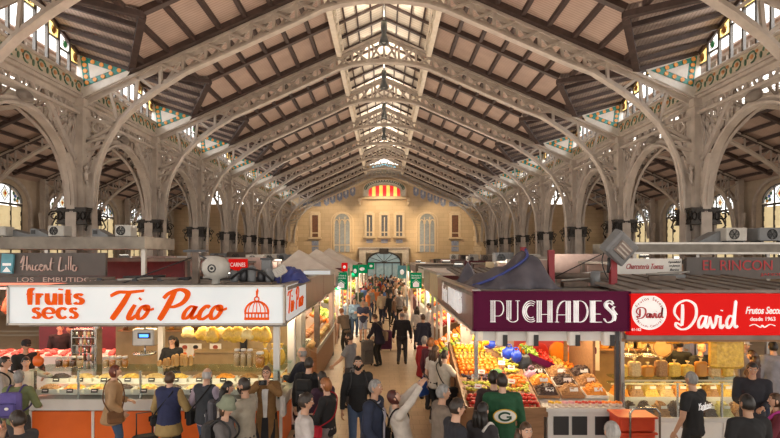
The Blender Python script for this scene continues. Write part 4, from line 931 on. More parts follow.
# ---- fruit stall structure
t = thing('market_stall', 'fruit stall structure under the plum sign, with white lamp beam and red fruit banner wall', 'stall', (2.95, 11.8, 0))
b = MB(); b.box((.0, .2, 2.80), (2.7, 4.9, .07)); b.build('roof', 'grey_roof', t)
b = MB(); b.box((.02, -2.3, 2.06), (2.62, .14, .2)); b.build('lamp_beam', 'white_lam', t)
for px in (500.5, 531, 572, 606):
    x = (px - VX) * 9.45 / F - 2.95; b = MB(); b.rbox((x, -2.42, 2.02), (.2, .14, .26), .02); lb_ = b.build('lamp_box', 'card_white', t); b = MB(); b.box((x + .05, -2.50, 1.99), (.08, .03, .2)); b.build('lamp_slot', 'black_plastic', lb_)
for x, y, m in ((1.28, -2.35, 'dark_steel'), (-1.2, -1.9, 'steel'), (1.1, -.2, 'wood'), (-1.2, 2.3, 'white_lam'), (1.3, 2.3, 'white_lam')):
    b = MB(); b.box((x, y, 1.4), (.07, .07, 2.8)); b.build('post', m, t)
b = MB(); b.box((.1, .75, 1.4), (2.4, .08, 2.75)); b.build('back_wall', 'pink_white', t); b = MB(); b.box((1.15, -1.0, 1.35), (.05, 1.3, 1.2)); b.build('side_panel', 'wood', t)
lamp('aisle_lamp', (1.78, 12.3, 1.97), (.12, 5.6), 75, (1, .8, .52), (0, -.35, 0)); lamp('stall_lamp', (2.9, 10.3, 2.1), (2.4, .5), 62, (1, .78, .5)); lamp('stall_lamp', (2.2, 13.4, 2.5), (.8, 3.0), 55, (1, .78, .5))
mat('banner_red', (.55, .06, .05), .5, c2=(.45, .04, .05)); mat('banner_pink', (.75, .35, .4), .5); mat('fruit_red', (.6, .03, .015), .3, c2=(.5, .02, .01)); mat('fruit_orange', (.85, .25, .01), .35, c2=(.78, .2, .01), scale=20)
mat('fruit_yellow', (.85, .52, .03), .35, c2=(.75, .42, .02), scale=12); mat('fruit_green', (.3, .42, .05), .35, c2=(.22, .34, .04), scale=9); mat('grape_green', (.62, .58, .09), .25, c2=(.5, .48, .06)); mat('grape_black', (.05, .015, .04), .3); mat('mango', (.75, .3, .04), .35, c2=(.45, .4, .06), scale=7); mat('leaf', (.05, .2, .03), .5, c2=(.03, .13, .02), scale=6); mat('stem_brown', (.1, .06, .02), .6)
t = thing('fruit_banner', 'red photo banner of big fruits on the back of the fruit stall', 'banner', at(552, 352, 11.9)); w_, h_ = 76 * 11.9 / F, 25 * 11.9 / F
b = MB(); b.box((0, 0, 0), (w_, .02, h_)); b.build('sheet', 'banner_red', t); b = MB()
for x, z, r, c in ((-.62, .02, .2, 0), (-.3, .0, .22, 1), (.12, .04, .2, 0), (.3, -.1, .16, 0), (-.1, -.18, .12, 2), (.5, .0, .18, 3), (.72, -.03, .2, 3)): b.ball((x, -.015, z), (r, .012, r), c, 14, 8)
b.build('fruit_pictures', ['fruit_orange', 'fruit_red', 'leaf', 'banner_pink'], t)
t = thing('photo_board', 'slanted photo board right of the red fruit banner', 'poster', at(587, 352, 11.2)); b = MB(); Mz = Matrix.Rotation(-.5, 3, 'Z'); b.box((0, 0, 0), (.5, .02, .75), 0, rot=Mz); b.build('sheet', 'card_white', t); b = MB()
for i in range(9): b.ball(Mz @ Vector((R.uniform(-.18, .18), -.02, R.uniform(-.3, .3))), (.06, .01, .08), i % 3, 8, 5)
b.build('pictures', ['sign_red', 'plum', 'screen_off'] if 'screen_off' in MATS else ['sign_red', 'plum', 'blue_tile'], t)
# ---- benches
t = thing('fruit_bench', 'sloping fruit bench at the aisle corner under the plum sign', 'bench', (2.15, 10.2, 0)); sl = math.atan2(.72, 2.3)
b = MB(); b.prism([(-.7, -1.1, .1), (-.7, -1.1, .78), (-.7, 1.25, 1.5), (-.7, 1.25, .1)], (1.35, 0, 0)); b.build('base', 'wood', t)
b = MB(); b.box((0, -1.13, .78), (1.42, .04, .16)); b.bar((-.72, -1.12, .82), (-.72, 1.25, 1.55), .04, .14); b.build('rim', 'wood', t)
t = thing('fruit_bench', 'long fruit bench along the right aisle edge beyond the corner', 'bench', (2.0, 13.6, 0))
b = MB(); b.prism([(-.55, -2.1, .1), (-.55, -2.1, .82), (.4, -2.1, 1.4), (.4, -2.1, .1)], (0, 4.2, 0)); b.build('base', 'maroon_panel', t); b = MB(); b.box((-.57, 0, .84), (.04, 4.2, .14)); b.build('rim', 'wood', t)
t = thing('fruit_counter', 'white fronted counter with fruit cups left of the steel rail', 'counter', (3.5, 9.85, 0))
b = MB(); b.prism([(-.65, -.8, .05), (-.65, -.8, .8), (-.65, -.45, .8), (-.65, .75, 1.15), (-.65, .75, .05)], (1.3, 0, 0)); b.build('base', 'white_lam', t); b = MB(); b.box((0, -.8, .83), (1.36, .1, .06)); b.build('ledge', 'white_lam', t)
for x in (-.42, -.1, .3): b = MB(); b.box((x, -.81, .55), (.26, .02, .32)); b.build('opening', 'black_plastic', t)  # black plates put in for the shade inside the counter openings
t = thing('fruit_bench', 'steep tray bench of yellow and red fruit below the photo board', 'bench', (3.55, 11.1, 0))
b = MB(); b.prism([(-.62, -.45, .1), (-.62, -.45, 1.42), (.6, -.45, .88), (.6, -.45, .1)], (0, .75, 0)); b.build('base', 'maroon_panel', t); b = MB(); b.bar((-.62, -.47, 1.47), (.6, -.47, .93), .03, .12); b.build('rim', 'plum', t)

# ---- fruit, each one an object
def proto(name, fn):
    t = empty(name) ; fn(t); return t
def fr_round(r, m, k=1., dim=.06):
    def f(t):
        b = MB(); b.ball((0, 0, r * k), (r, r, r * k), 0, 10, 7, fn=lambda v: 1 - dim * max(0, v.z) ** 8); b.build('flesh', m, t); b = MB(); b.lathe([(r * .13, r * 2 * k - .006), (r * .08, r * 2 * k + .006)], n=6); b.build('stalk', 'stem_brown', t)
    return f
def fr_grape(m):
    def f(t):
        b = MB(); r = random.Random(3)
        for i in range(26):
            a, h = r.uniform(0, 6.28), r.random(); q = .07 * (1 - .5 * h); b.ball((q * math.cos(a) * r.uniform(.4, 1), -.1 + .2 * h, .03 + q * abs(math.sin(a))), .021, 0, 7, 5)
        o = b.build('berries', m, t); b = MB(); b.tube([(0, -.1, .05), (0, .1, .06), (0, .15, .08)], .006); b.build('stalk', 'leaf', t)
    return f
def fr_banana(t):
    for i in range(5):
        b = MB(); a = -.35 + i * .17; M = Matrix.Rotation(a, 3, 'Y')
        b.tube([M @ Vector(p) for p in ((0, 0, 0), (0, -.05, -.03), (0, -.1, -.1), (0, -.1, -.18), (0, -.07, -.23))], [.012, .02, .024, .02, .008], 0, 7); b.build('finger', 'fruit_yellow', t)
    b = MB(); b.lathe([(.03, -.02), (.025, .03)], n=7); b.build('crown', 'stem_brown', t)
def fr_lemon(m):
    def f(t):
        b = MB(); b.ball((0, 0, .035), (.05, .036, .035), 0, 10, 7, fn=lambda v: 1 + .2 * abs(v.x) ** 10); b.build('flesh', m, t); b = MB(); b.ball((.06, 0, .035), .006, 0, 5, 4); b.build('stalk', 'leaf', t)
    return f
FP = {'orange': fr_round(.045, 'fruit_orange', .95), 'tomato': fr_round(.042, 'fruit_red', .8, .2), 'red_apple': fr_round(.042, 'fruit_red', .9, .2), 'yellow_apple': fr_round(.042, 'fruit_yellow', .9, .2), 'green_apple': fr_round(.042, 'fruit_green', .9, .2), 'lemon': fr_lemon('fruit_yellow'),
      'mango': fr_lemon('mango'), 'grape_bunch': fr_grape('grape_green'), 'black_grape_bunch': fr_grape('grape_black'), 'banana_bunch': fr_banana, 'melon': fr_round(.1, 'grape_green', .9, .05), 'cabbage': fr_round(.11, 'fruit_green', .85, .05), 'peach': fr_round(.04, 'mango', .95, .15)}
PF = {}
def fruit(kind):
    if kind not in PF: PF[kind] = proto(kind, FP[kind]); return PF[kind]
    return copy_tree(PF[kind])
def patch(kind, o, du, dv, nu, nv, label, cat, group, layers=1, jit=.008, sc=1.):
    o, du, dv = Vector(o), Vector(du), Vector(dv); nrm = du.cross(dv).normalized()
    if nrm.z < 0: nrm = -nrm
    for l in range(layers):
        for i in range(nu - l):
            for j in range(nv - l):
                u, v = (i + .5 + .5 * l + .25 * (j % 2)) / (nu + .25), (j + .5 + .5 * l) / nv
                p = o + du * u + dv * v + nrm * (.055 * l * sc) + Vector((R.uniform(-jit, jit), R.uniform(-jit, jit), R.uniform(0, .006)))
                f = fruit(kind); f.location = p; f.rotation_euler = (R.uniform(-.2, .2), R.uniform(-.2, .2), R.uniform(0, 6.28)); q = sc * R.uniform(.92, 1.08); f.scale = (q, q, q); tag(f, label, cat, group)
zA = lambda y: .79 + (y - 9.1) * .72 / 2.35
def pA(kind, x0, x1, y0, y1, nu, nv, label, group, layers=2, cat='fruit', sc=1.): patch(kind, (x0, y0, zA(y0)), (x1 - x0, 0, 0), (0, y1 - y0, zA(y1) - zA(y0)), nu, nv, label, cat, group, layers, sc=sc)
pA('tomato', 1.48, 2.78, 9.12, 9.55, 14, 4, 'red tomato at the low front of the corner fruit bench', 'tomatoes on the corner bench')
pA('grape_bunch', 1.5, 2.75, 9.58, 9.95, 8, 2, 'pale green grape bunch above the tomatoes on the corner bench', 'grapes above the tomatoes', 1)
pA('black_grape_bunch', 1.5, 2.3, 9.98, 10.2, 4, 1, 'dark grape bunch between pale grapes and oranges', 'dark grapes', 1)
pA('orange', 1.48, 2.35, 10.22, 10.85, 9, 6, 'bright orange in the middle of the corner fruit bench', 'oranges in the middle of the corner bench')
pA('peach', 1.48, 2.3, 10.88, 11.1, 9, 2, 'speckled peach above the oranges on the corner bench', 'peaches on the corner bench', 1)
pA('lemon', 1.48, 2.2, 11.12, 11.42, 7, 3, 'yellow lemon along the top of the corner bench', 'lemons on the corner bench')
pA('grape_bunch', 2.4, 2.7, 10.2, 11.3, 2, 5, 'yellow green grape bunch piled beside the steel post', 'grapes piled by the post', 2)
pA('orange', 2.4, 2.75, 9.75, 10.15, 4, 4, 'orange heaped behind the man in the green jacket', 'oranges at the bench end')
zB = lambda x: .84 + (x - 1.45) * .58 / .95
def pB(kind, y0, y1, nu, nv, label, group, layers=1, cat='fruit', sc=1.): patch(kind, (1.47, y0, zB(1.47)), (.9, 0, zB(2.37) - zB(1.47)), (0, y1 - y0, 0), nu, nv, label, cat, group, layers, sc=sc)
for y0, y1, kind, nu, nv, lb in ((11.6, 12.3, 'lemon', 8, 6, 'yellow lemon'), (12.35, 13.0, 'orange', 8, 6, 'orange'), (13.05, 13.6, 'red_apple', 8, 5, 'red apple'), (13.65, 14.2, 'green_apple', 8, 5, 'green apple'), (14.25, 14.9, 'yellow_apple', 8, 6, 'yellow apple'), (14.95, 15.6, 'orange', 8, 6, 'orange')):
    pB(kind, y0, y1, nu, nv, '%s on the long aisle bench %s' % (lb, {11.6: 'nearest the corner', 12.35: 'behind the lemons', 13.05: 'beside the green apples', 13.65: 'beyond the red apples', 14.25: 'before the last oranges', 14.95: 'at its far end'}[y0]), '%ss of the long bench at %d' % (lb, int(y0 * 10)))
# fruit on the steep bench, from red top to yellow bottom
pc = lambda x: 1.44 - (x - 2.93) * .54 / 1.22
for x0, x1, kind, lb in ((2.95, 3.25, 'green_apple', 'green apple at the top of the steep tray bench'), (3.25, 3.55, 'red_apple', 'red apple on the steep tray bench'), (3.55, 3.85, 'mango', 'mango on the steep tray bench'), (3.85, 4.13, 'orange', 'orange at the bottom of the steep tray bench')):
    patch(kind, (x0, 10.68, pc(x0)), (x1 - x0, 0, pc(x1) - pc(x0)), (0, .68, .12), 3, 7, lb, 'fruit', lb + 's', 2)
for i, (px, py) in enumerate(((477, 337), (483, 340), (471, 335))):
    f = fruit('banana_bunch'); p = at(px, py - 6, 10.6); f.location = p; f.rotation_euler = (0, 0, .4 * i); tag(f, '%s of three banana bunches hanging under the corner of the plum sign' % ORD[i], 'bananas', 'hanging bananas')
t = thing('watermelon_half', 'big cut red watermelon half among the oranges', 'watermelon', (2.2, 10.16, zA(10.1) + .05)); b = MB(); Mx = Matrix.Rotation(-.95, 3, 'X'); b.ball((0, 0, 0), (.17, .17, .15), 0, 14, 8, rot=Mx, fn=lambda v: 1 if v.z > -.01 else 1); b.build('rind', 'leaf', t)
b = MB(); b.lathe([(.0, .0), (.158, .0), (.15, .012), (.02, .014)], Mx @ Vector((0, 0, -.07)) + Vector((0, -.10, .07)), n=18, rot=Matrix.Rotation(.75, 3, 'X')); b.build('cut_face', 'fruit_red', t)
# price tags
mat('tag_red', (.6, .05, .05), .5)
for i in range(22):
    if i < 12: x, y = R.uniform(1.55, 2.6), 9.3 + i * .17; z = zA(y) + .1
    else: y = 11.7 + (i - 12) * .4; x = R.uniform(1.6, 2.3); z = zB(x) + .09
    t = thing('price_tag', 'small white price tag stuck into the fruit of the %s bench' % ('corner' if i < 12 else 'long aisle'), 'price tag', (x, y, z), R.uniform(-.5, .3), 'price tags in the %s bench' % ('corner' if i < 12 else 'long'))
    b = MB(); b.box((0, 0, .03), (.13, .006, .085), 0, rot=Matrix.Rotation(-.4, 3, 'X')); b.build('card', 'card_white', t); b = MB(); b.box((0, 0, -.05), (.006, .006, .12)); b.box((0, -.006, .03), (.08, .004, .015), 0, rot=Matrix.Rotation(-.4, 3, 'X')); b.build('pin', 'tag_red', t)
# dried fruit trays and cups on the white counter
def pz(y): return .81 if y < 9.4 else .81 + (y - 9.4) * .35 / 1.2
GT = ['raisin', 'almond', 'raisin', 'apricot', 'raisin', 'almond', 'raisin', 'almond', 'apricot']
for i in range(9):
    t = thing('dried_fruit_tray', '%s shallow tray of %s on the white fruit counter, from the left rear' % (ORD[i], {'raisin': 'dark dates', 'almond': 'brown nuts', 'apricot': 'dried apricots', 'cashew': 'pale nuts', 'pistachio': 'green figs'}[GT[i]]), 'tray', (3.03 + (i % 3) * .45, 10.4 - (i // 3) * .34, 0), 0, 'dried fruit trays')
    y = t.location.y; t.location.z = pz(y) + .02; t.rotation_euler = (.28, 0, 0); b = MB(); b.box((0, 0, .005), (.42, .32, .012))
    for q in (-1, 1): b.box((q * .205, 0, .03), (.012, .32, .06)); b.box((0, q * .155, .03), (.42, .012, .06))
    b.build('tray', 'tray_white' if i % 4 == 0 else 'wood', t); heap(.41, .31, .17, 40 + i, GT[i], t, grain=.018, pieces=40, size=.022)
    b = MB(); b.box((.02, -.1, .15), (.15, .006, .07), rot=Matrix.Rotation(-.6, 3, 'X')); b.build('price_card', 'card_white', t)
mat('cup_clear', (.75, .62, .55), .15, c2=(.7, .55, .48)); CUP = {}
for row in range(2):
    for i in range(11):
        m = ['fruit_yellow', 'banner_pink', 'fruit_red', 'fruit_red', 'fruit_orange', 'fruit_orange'][min(5, i // 2)]
        if m not in CUP:
            t = empty('fruit_cup'); b = MB(); b.lathe([(.035, 0), (.045, .06), (.04, .06)], n=10); b.build('cup', 'cup_clear', t); b = MB(); b.ball((0, 0, .06), (.042, .042, .035), 0, 8, 6); b.build('fruit', m, t); CUP[m] = t
        else: t = copy_tree(CUP[m])
        place(t, (2.95 + i * .118, 9.1 + row * .13, .865 if row == 0 else .84)); tag(t, 'clear cup of %s fruit on the front ledge of the white counter' % {'fruit_yellow': 'yellow', 'banner_pink': 'pink', 'fruit_red': 'red', 'fruit_orange': 'orange'}[m], 'cup', '%s fruit cups' % m[6:])
# bags hanging in the fruit stall
mat('bag_black', (.02, .02, .022), .3, bump=.5, scale=18); mat('bag_blue', (.01, .05, .5), .35, bump=.5, scale=14); mat('bag_mauve', (.38, .22, .33), .3, bump=.5, scale=14)
for i, (px, py, Y, m, w_, h_, nm) in enumerate(((524, 358, 10.6, 'bag_black', .34, .62, 'large black'), (509, 349, 10.7, 'bag_blue', .3, .28, 'small blue'), (516, 352, 10.45, 'bag_blue', .22, .26, 'crumpled blue'), (531, 372, 10.3, 'bag_mauve', .3, .34, 'mauve'), (490, 341, 10.9, 'bag_blue', .26, .2, 'blue and pink'))):
    p = at(px, py, Y); t = thing('plastic_bag', '%s plastic bag hanging in the middle of the fruit stall' % nm, 'bag', p, 0, 'plastic bags in the fruit stall'); b = MB()
    b.ball((0, 0, -h_ * .35), (w_ / 2, .1, h_ / 2), 0, 14, 9, fn=lambda v: 1 + .1 * math.sin(8 * v.x + 5 * v.z)); b.build('bag', m, t); b = MB()
    for q in (-.06, .06): b.tube([(q, 0, h_ * .05), (q * .7, 0, h_ * .3), (0, 0, h_ * .36)], .012, 0, 5)
    b.build('handles', m, t)

# ---- nut stall under the red sign
t = thing('market_stall', 'golden lit nut stall structure under the red sign', 'stall', (5.7, 11.4, 0))
b = MB(); b.box((.2, -.45, 2.74), (3.1, 3.1, .07)); b.box((.4, -2.02, 2.05), (3.5, .12, .1)); b.build('roof', 'grey_roof', t); b = MB(); b.box((.35, -1.9, 1.98), (3.5, .2, .06)); b.build('sign_ledge', 'wood', t)
b = MB(); b.box((0, .9, 1.4), (2.7, .08, 2.7)); b.build('back_wall', 'tan_wall', t)
for x, y in ((-1.38, -1.95), (-1.3, .8), (1.0, .3), (1.35, .85)): b = MB(); b.box((x, y, 1.37), (.07, .07, 2.74)); b.build('post', 'alu', t)
for z in (1.35, 1.65, 1.9): b = MB(); b.box((0, .65, z), (2.5, .35, .03)); b.build('shelf', 'wood', t)
lamp('stall_lamp', (5.5, 10.3, 1.98), (2.2, .4), 70, (1, .6, .16)); lamp('stall_lamp', (5.5, 11.4, 2.6), (2.0, .5), 80, (1, .62, .2))
t = thing('display_counter', 'white fronted glass nut counter below the red sign', 'counter', (5.5, 9.75, 0)); b = MB(); b.box((0, 0, .29), (2.35, .75, .5)); b.box((0, 0, .56), (2.42, .82, .06)); b.box((0, .2, .72), (2.3, .34, .26)); b.build('base', 'white_lam', t)
b = MB()
for i in range(4): b.box((-.9 + i * .6, -.38, .29), (.56, .02, .42))
b.build('front_panel', 'card_white', t); b = MB(); b.box((0, -.38, .9), (2.35, .012, .6)); b.build('glass_front', 'glass', t)
for z, d, y in ((1.21, .5, .05), (1.08, .2, .2)): b = MB(); b.box((0, y, z), (2.4, d, .025)); b.build('glass_shelf', 'glass_edge', t); b = MB(); b.box((0, y - d / 2, z), (2.4, .012, .03)); b.build('shelf_edge', 'cream_panel', t)
for x in (-1.17, -.2, .6, 1.17): b = MB(); b.box((x, -.36, .9), (.03, .03, .62)); b.build('upright', 'steel', t)
for row, (y, z, ww) in enumerate(((9.56, .59, ['raisin', 'raisin', 'almond', 'raisin', 'almond', 'raisin', 'pistachio', 'almond']), (9.95, .85, ['apricot', 'almond', 'corn', 'cashew', 'apricot', 'corn', 'almond', 'corn']))):
    for i in range(8):
        m = ww[i]; t = thing('nut_heap', '%s heap of %s from the left, %s row under the red sign' % (ORD[i], NUTN[m], ('front', 'rear')[row]), 'nuts', (4.5 + i * .285, y, z), 0, 'nut heaps under the red sign'); heap(.28, .34, .24, 70 + i + row * 9, m, t, 0, .015, 34, .02); b = MB(); b.box((0, -.15, .17), (.11, .006, .05)); b.build('price_card', 'card_white', t)
lamp('added_case_fill', (5.5, 9.6, 1.19), (2.2, .06), 10, (1, .7, .3))  # added fill light to brighten the nuts in the case
for i in range(9):
    m = ['corn', 'cashew', 'honey', 'almond', 'corn', 'crisp', 'honey', 'cashew', 'crisp'][i]; h = (.22, .28, .2, .3, .25, .22, .28, .2, .24)[i]
    t = thing('snack_pack', '%s golden snack pack from the left on the upper shelf under the red sign' % ORD[i], 'pack', (4.48 + i * .25, 9.82, 1.226), R.uniform(-.2, .2), 'snack packs on the red stall shelf'); b = MB(); b.rbox((0, 0, h / 2), (.23, .14, h), .04); b.build('pack', m, t); b = MB(); b.lathe([(.03, h), (.012, h + .03), (.04, h + .07)], n=8); b.build('tie', 'bag_clear', t)
for z, nn in ((1.365, 'low'), (1.665, 'middle'), (1.915, 'top')):
    for i in range(8):
        m = R.choice(['corn', 'cashew', 'honey', 'crisp', 'jar_tan', 'bag_clear']); h = R.uniform(.12, .2)
        t = thing('goods_pack', 'pack of golden goods on the %s back shelf of the red sign stall' % nn, 'pack', (4.5 + i * .29, 12.02, z), R.uniform(-.2, .2), 'packs on the %s back shelf' % nn); b = MB(); b.rbox((0, 0, h / 2), (.2, .14, h), .03); b.build('pack', m, t); b = MB(); b.box((0, 0, h + .01), (.14, .1, .02)); b.build('lid', 'lid_white', t)
for i, (px, m) in enumerate(((648, 'crisp'), (672, 'crisp'), (682, 'bag_clear'), (692, 'crisp'), (703, 'crisp'), (713, 'bag_clear'))):
    t = thing('snack_bag', '%s golden bag from the left hanging under the red sign' % ORD[i], 'bag', (at(px, 340, 10.2).x, 10.2, 1.98), 0, 'bags hanging under the red sign'); bag_mesh(.28, .2, .16, 20 + i).build('bag', m, t); b = MB(); b.tube([(0, 0, .09), (0, 0, .14)], .006); b.build('hook', 'steel', t)
t = thing('crisp_sack', 'big square clear sack of yellow crisps at the right end of the red sign stall', 'bag', at(726, 352, 9.75)); b = MB(); b.rbox((0, 0, 0), (.62, .22, .6), .07); b.build('sack', 'crisp', t); b = MB(); b.lathe([(.06, .3), (.03, .36), (.08, .42)], n=10); b.build('tie', 'bag_clear', t)
t = thing('straw_disc', 'round pale straw disc hanging at the back of the red sign stall', 'disc', at(662, 347, 11.2)); b = MB(); Mx = Matrix.Rotation(PI / 2, 3, 'X'); b.lathe([(.0, -.02), (.24, -.02), (.25, .0), (.2, .03), (.05, .04)], n=24, rot=Mx); b.build('disc', 'jar_tan', t); b = MB(); b.tube([(.2 * math.cos(2 * PI * i / 24), -.03, .2 * math.sin(2 * PI * i / 24)) for i in range(24)], .012, 0, 5, True); b.build('rim', 'wood', t)
# scale pans
for i, px in enumerate((629, 648)):
    t = thing('hanging_scale', '%s of two brass hanging scale pans at the left of the red sign stall' % ORD[i], 'scale', (at(px, 366, 10.6).x, 10.6, 1.62), 0, 'hanging scales'); b = MB(); b.lathe([(.02, -.2), (.16, -.17), (.19, -.13), (.17, -.14), (.02, -.18)], n=16); b.build('pan', 'steel', t); b = MB()
    for q in range(3): b.tube([(.18 * math.cos(q * 2.1), .18 * math.sin(q * 2.1), -.13), (0, 0, .1)], .005)
    b.build('chains', 'steel', t); b = MB(); b.lathe([(.06, .1), (.06, .24), (.03, .27)], n=12); b.build('dial', 'steel', t)
# red crate trolley with steel rail in front of the counters
t = thing('hand_trolley', 'steel hand trolley stacked with red plastic crates between the two right stalls', 'trolley', (4.12, 8.75, 0)); mat('crate_red', (.62, .07, .02), .4, c2=(.55, .05, .02))
for z in (.16, .46, .72):
    b = MB(); b.rbox((.05, 0, z), (.6, .42, .22), .03); b.box((.05, 0, z + .12), (.64, .46, .03)); b.build('crate', 'crate_red', t)
b = MB(); b.tube([(-.12, -.3, .05), (-.12, -.3, .95), (-.06, -.3, 1.02), (.3, -.3, 1.02), (.36, -.3, .95), (.36, -.3, .05)], .02, 0, 8); b.build('handle', 'steel', t); b = MB(); b.box((.1, -.1, .03), (.5, .45, .02)); b.build('base_plate', 'steel', t)
for q in (-.2, .4): b = MB(); b.lathe([(.05, -.02), (.06, -.02), (.06, .02), (.05, .02)], (q, -.34, .062), n=12, rot=Matrix.Rotation(PI / 2, 3, 'Y')); b.build('wheel', 'black_plastic', t)
# ================================================================== STALLS BEHIND, ROOFTOPS, FAR STALLS
mat('canopy_grey', (.24, .215, .18), .5, .3, c2=(.15, .13, .11), scale=3); mat('ac_white', (.62, .6, .55), .5, c2=(.52, .5, .46)); mat('ac_grey', (.24, .25, .26), .5, c2=(.19, .2, .21)); mat('meat', (.45, .06, .05), .35, c2=(.6, .22, .18), scale=14); mat('ham', (.4, .13, .05), .4, c2=(.55, .25, .12), scale=8)
mat('meat_glow', (.9, .3, .2), .5, emit=1.2, ecol=(1, .25, .15)); mat('tent_white', (.75, .68, .6), .7, c2=(.66, .58, .5), scale=3); mat('tarp', (.13, .118, .14), .6, c2=(.075, .07, .09), scale=2.5, bump=.4); mat('tarp_blue', (.05, .07, .28), .6); mat('junk_brown', (.2, .15, .12), .8, c2=(.13, .1, .08)); mat('bluebox', (.12, .4, .52), .5)
def ac_unit(label, loc, w=.7, d=.45, h=.55, rz=0, body='ac_white', group='air conditioners on the stall roofs'):
    t = thing('air_conditioner', label, 'air conditioner', loc, rz, group); b = MB(); b.rbox((0, 0, h / 2 + .04), (w, d, h), .02); b.build('case', body, t)
    b = MB(); b.tube([(-w * .12 + .36 * h * math.cos(u), -d / 2 - .01, h / 2 + .04 + .36 * h * math.sin(u)) for u in [2 * PI * i / 18 for i in range(18)]], .012, 0, 4, True)
    for r in (.1, .2, .28): b.tube([(-w * .12 + r * h * math.cos(u), -d / 2 - .012, h / 2 + .04 + r * h * math.sin(u)) for u in [2 * PI * i / 14 for i in range(14)]], .006, 0, 4, True)
    for i in range(3): b.bar((-w * .12 - .33 * h * math.cos(i * 1.05), -d / 2 - .012, h / 2 + .04 - .33 * h * math.sin(i * 1.05)), (-w * .12 + .33 * h * math.cos(i * 1.05), -d / 2 - .012, h / 2 + .04 + .33 * h * math.sin(i * 1.05)), .012, .012)
    b.build('fan_grille', 'black_plastic', t)
    for q in (-1, 1): b = MB(); b.box((q * w * .38, 0, .02), (.06, d * .9, .04)); b.build('foot', 'dark_steel', t)
    return t
# meat stall, left rear
t = thing('market_stall', 'meat stall with dark grey fascia behind the left end of the nut stall', 'stall', (-8.1, 14.3, 0))
b = MB(); b.box((.0, -.8, 3.82), (4.6, 1.8, .3)); b.box((0, .7, 3.4), (4.4, 2., .1)); b.build('canopy', 'canopy_grey', t); b = MB(); b.box((-.1, -1.75, 3.3), (3.0, .1, .55)); b.box((-.1, -1.72, 2.93), (2.9, .06, .16)); b.build('fascia', 'grey_fascia', t)
strokes('lettering', [([(0, .5), (.2, .9), (.1, .1)], .09), ([(.0, .3), (.35, .4)], .06), ([(.38, .9), (.36, .1), (.5, .4), (.58, .1)], .07), ([(.7, .4), (.68, .1), (.8, .15)], .07), ([(1.0, .4), (.86, .3), (.9, .08), (1.04, .14)], .07), ([(1.06, .25), (1.25, .35), (1.15, .42), (1.08, .2), (1.2, .06), (1.34, .2)], .07), ([(1.36, .4), (1.36, .1), (1.45, .4), (1.55, .1), (1.62, .2)], .07), ([(1.78, .8), (1.7, .2), (1.8, .08)], .07), ([(1.66, .5), (1.92, .52)], .05),
                       ([(2.3, .85), (2.2, .1), (2.5, .12)], .09), ([(2.6, .4), (2.6, .1)], .07), ([(2.78, .9), (2.74, .1)], .07), ([(2.9, .9), (2.88, .1)], .07), ([(3.15, .35), (3.02, .38), (3.0, .1), (3.14, .06), (3.2, .28)], .07)], 'pink_white', t, (-.62, -1.815, 3.12), .42)
text('lettering', 'LOS   EMBUTIDOS', .14, 'pink_white', t, (.2, -1.76, 2.93), width=1.9, height=.11)
b = MB(); b.box((-.9, -1.86, 3.32), (.28, .06, .46), 0, rot=Matrix.Rotation(.08, 3, 'Y')); b.build('notice_box', 'bluebox', t); b = MB(); b.box((-.9, -1.895, 3.3), (.2, .01, .06)); b.prism([(-1.0, -1.895, 3.12), (-.8, -1.895, 3.12), (-.9, -1.895, 3.24)], (0, -.01, 0)); b.build('notice_mark', 'letter_white', t)
for x in (-2.2, 2.15):
    for y in (-1.4, 1.6): b = MB(); b.box((x, y, 1.85), (.1, .1, 3.7)); b.build('post', 'alu', t)
b = MB(); b.box((0, 1.2, 1.7), (4.3, .1, 3.4)); b.build('back_wall', 'maroon_panel', t); b = MB(); b.box((-.1, -1.5, .55), (3.6, .8, 1.1)); b.build('counter', 'white_lam', t)
b = MB(); b.box((0, -1.4, 2.7), (4.2, .06, .06)); b.build('meat_rail', 'steel', t); b = MB(); b.box((0, -1.0, 2.78), (3.8, .1, .06)); b.build('lamp_tube', 'meat_glow', t)
lamp('meat_lamp', (-8.1, 12.35, 2.78), (3.8, .2), 130, (1, .25, .17)); lamp('meat_lamp', (-8.1, 13.3, 2.68), (3.8, .3), 120, (1, .3, .2)); lamp('meat_lamp', (-8.1, 14.6, 2.9), (3.8, .3), 90, (1, .35, .22))
for i in range(12):
    t = thing('hanging_ham', '%s cured ham from the left hanging on the rail of the meat stall' % ORD[i], 'ham', (-9.95 + i * .3, 12.9, 2.66), R.uniform(0, 3), 'hams of the meat stall'); b = MB(); b.tube([(0, 0, -.02), (0, 0, -.18), (.01, 0, -.32), (.02, 0, -.5), (.02, 0, -.6)], [.02, .03, .09, .12, .04], 0, 9); b.build('meat', 'ham' if i % 3 else 'meat', t); b = MB(); b.tube([(0, 0, .05), (0, 0, -.04)], .008); b.build('hook', 'steel', t)
for i in range(12):
    t = thing('meat_tray', '%s tray of red meat from the left on the meat stall counter' % ORD[i], 'tray', (-9.75 + i * .29, 12.62, 1.1), 0, 'meat trays'); t.rotation_euler = (.25, 0, 0); t.location.z = 1.13; b = MB(); b.box((0, 0, 0), (.27, .4, .02)); b.build('tray', 'tray_white', t)
    b = MB()
    for j in range(4): b.ball((R.uniform(-.07, .07), -.14 + j * .09, .035), (.1, .05, .035), 0, 8, 5)
    b.build('cuts', 'meat', t)
for i, (px, Y) in enumerate(((2, 13.3), (60, 13.5), (126, 13.7))): ac_unit('%s white air conditioner from the left on the grey meat stall canopy' % ORD[i], ((px - VX) * Y / F, Y, 3.97), w=.42, d=.35, h=.24 + .03 * i, body='ac_white')
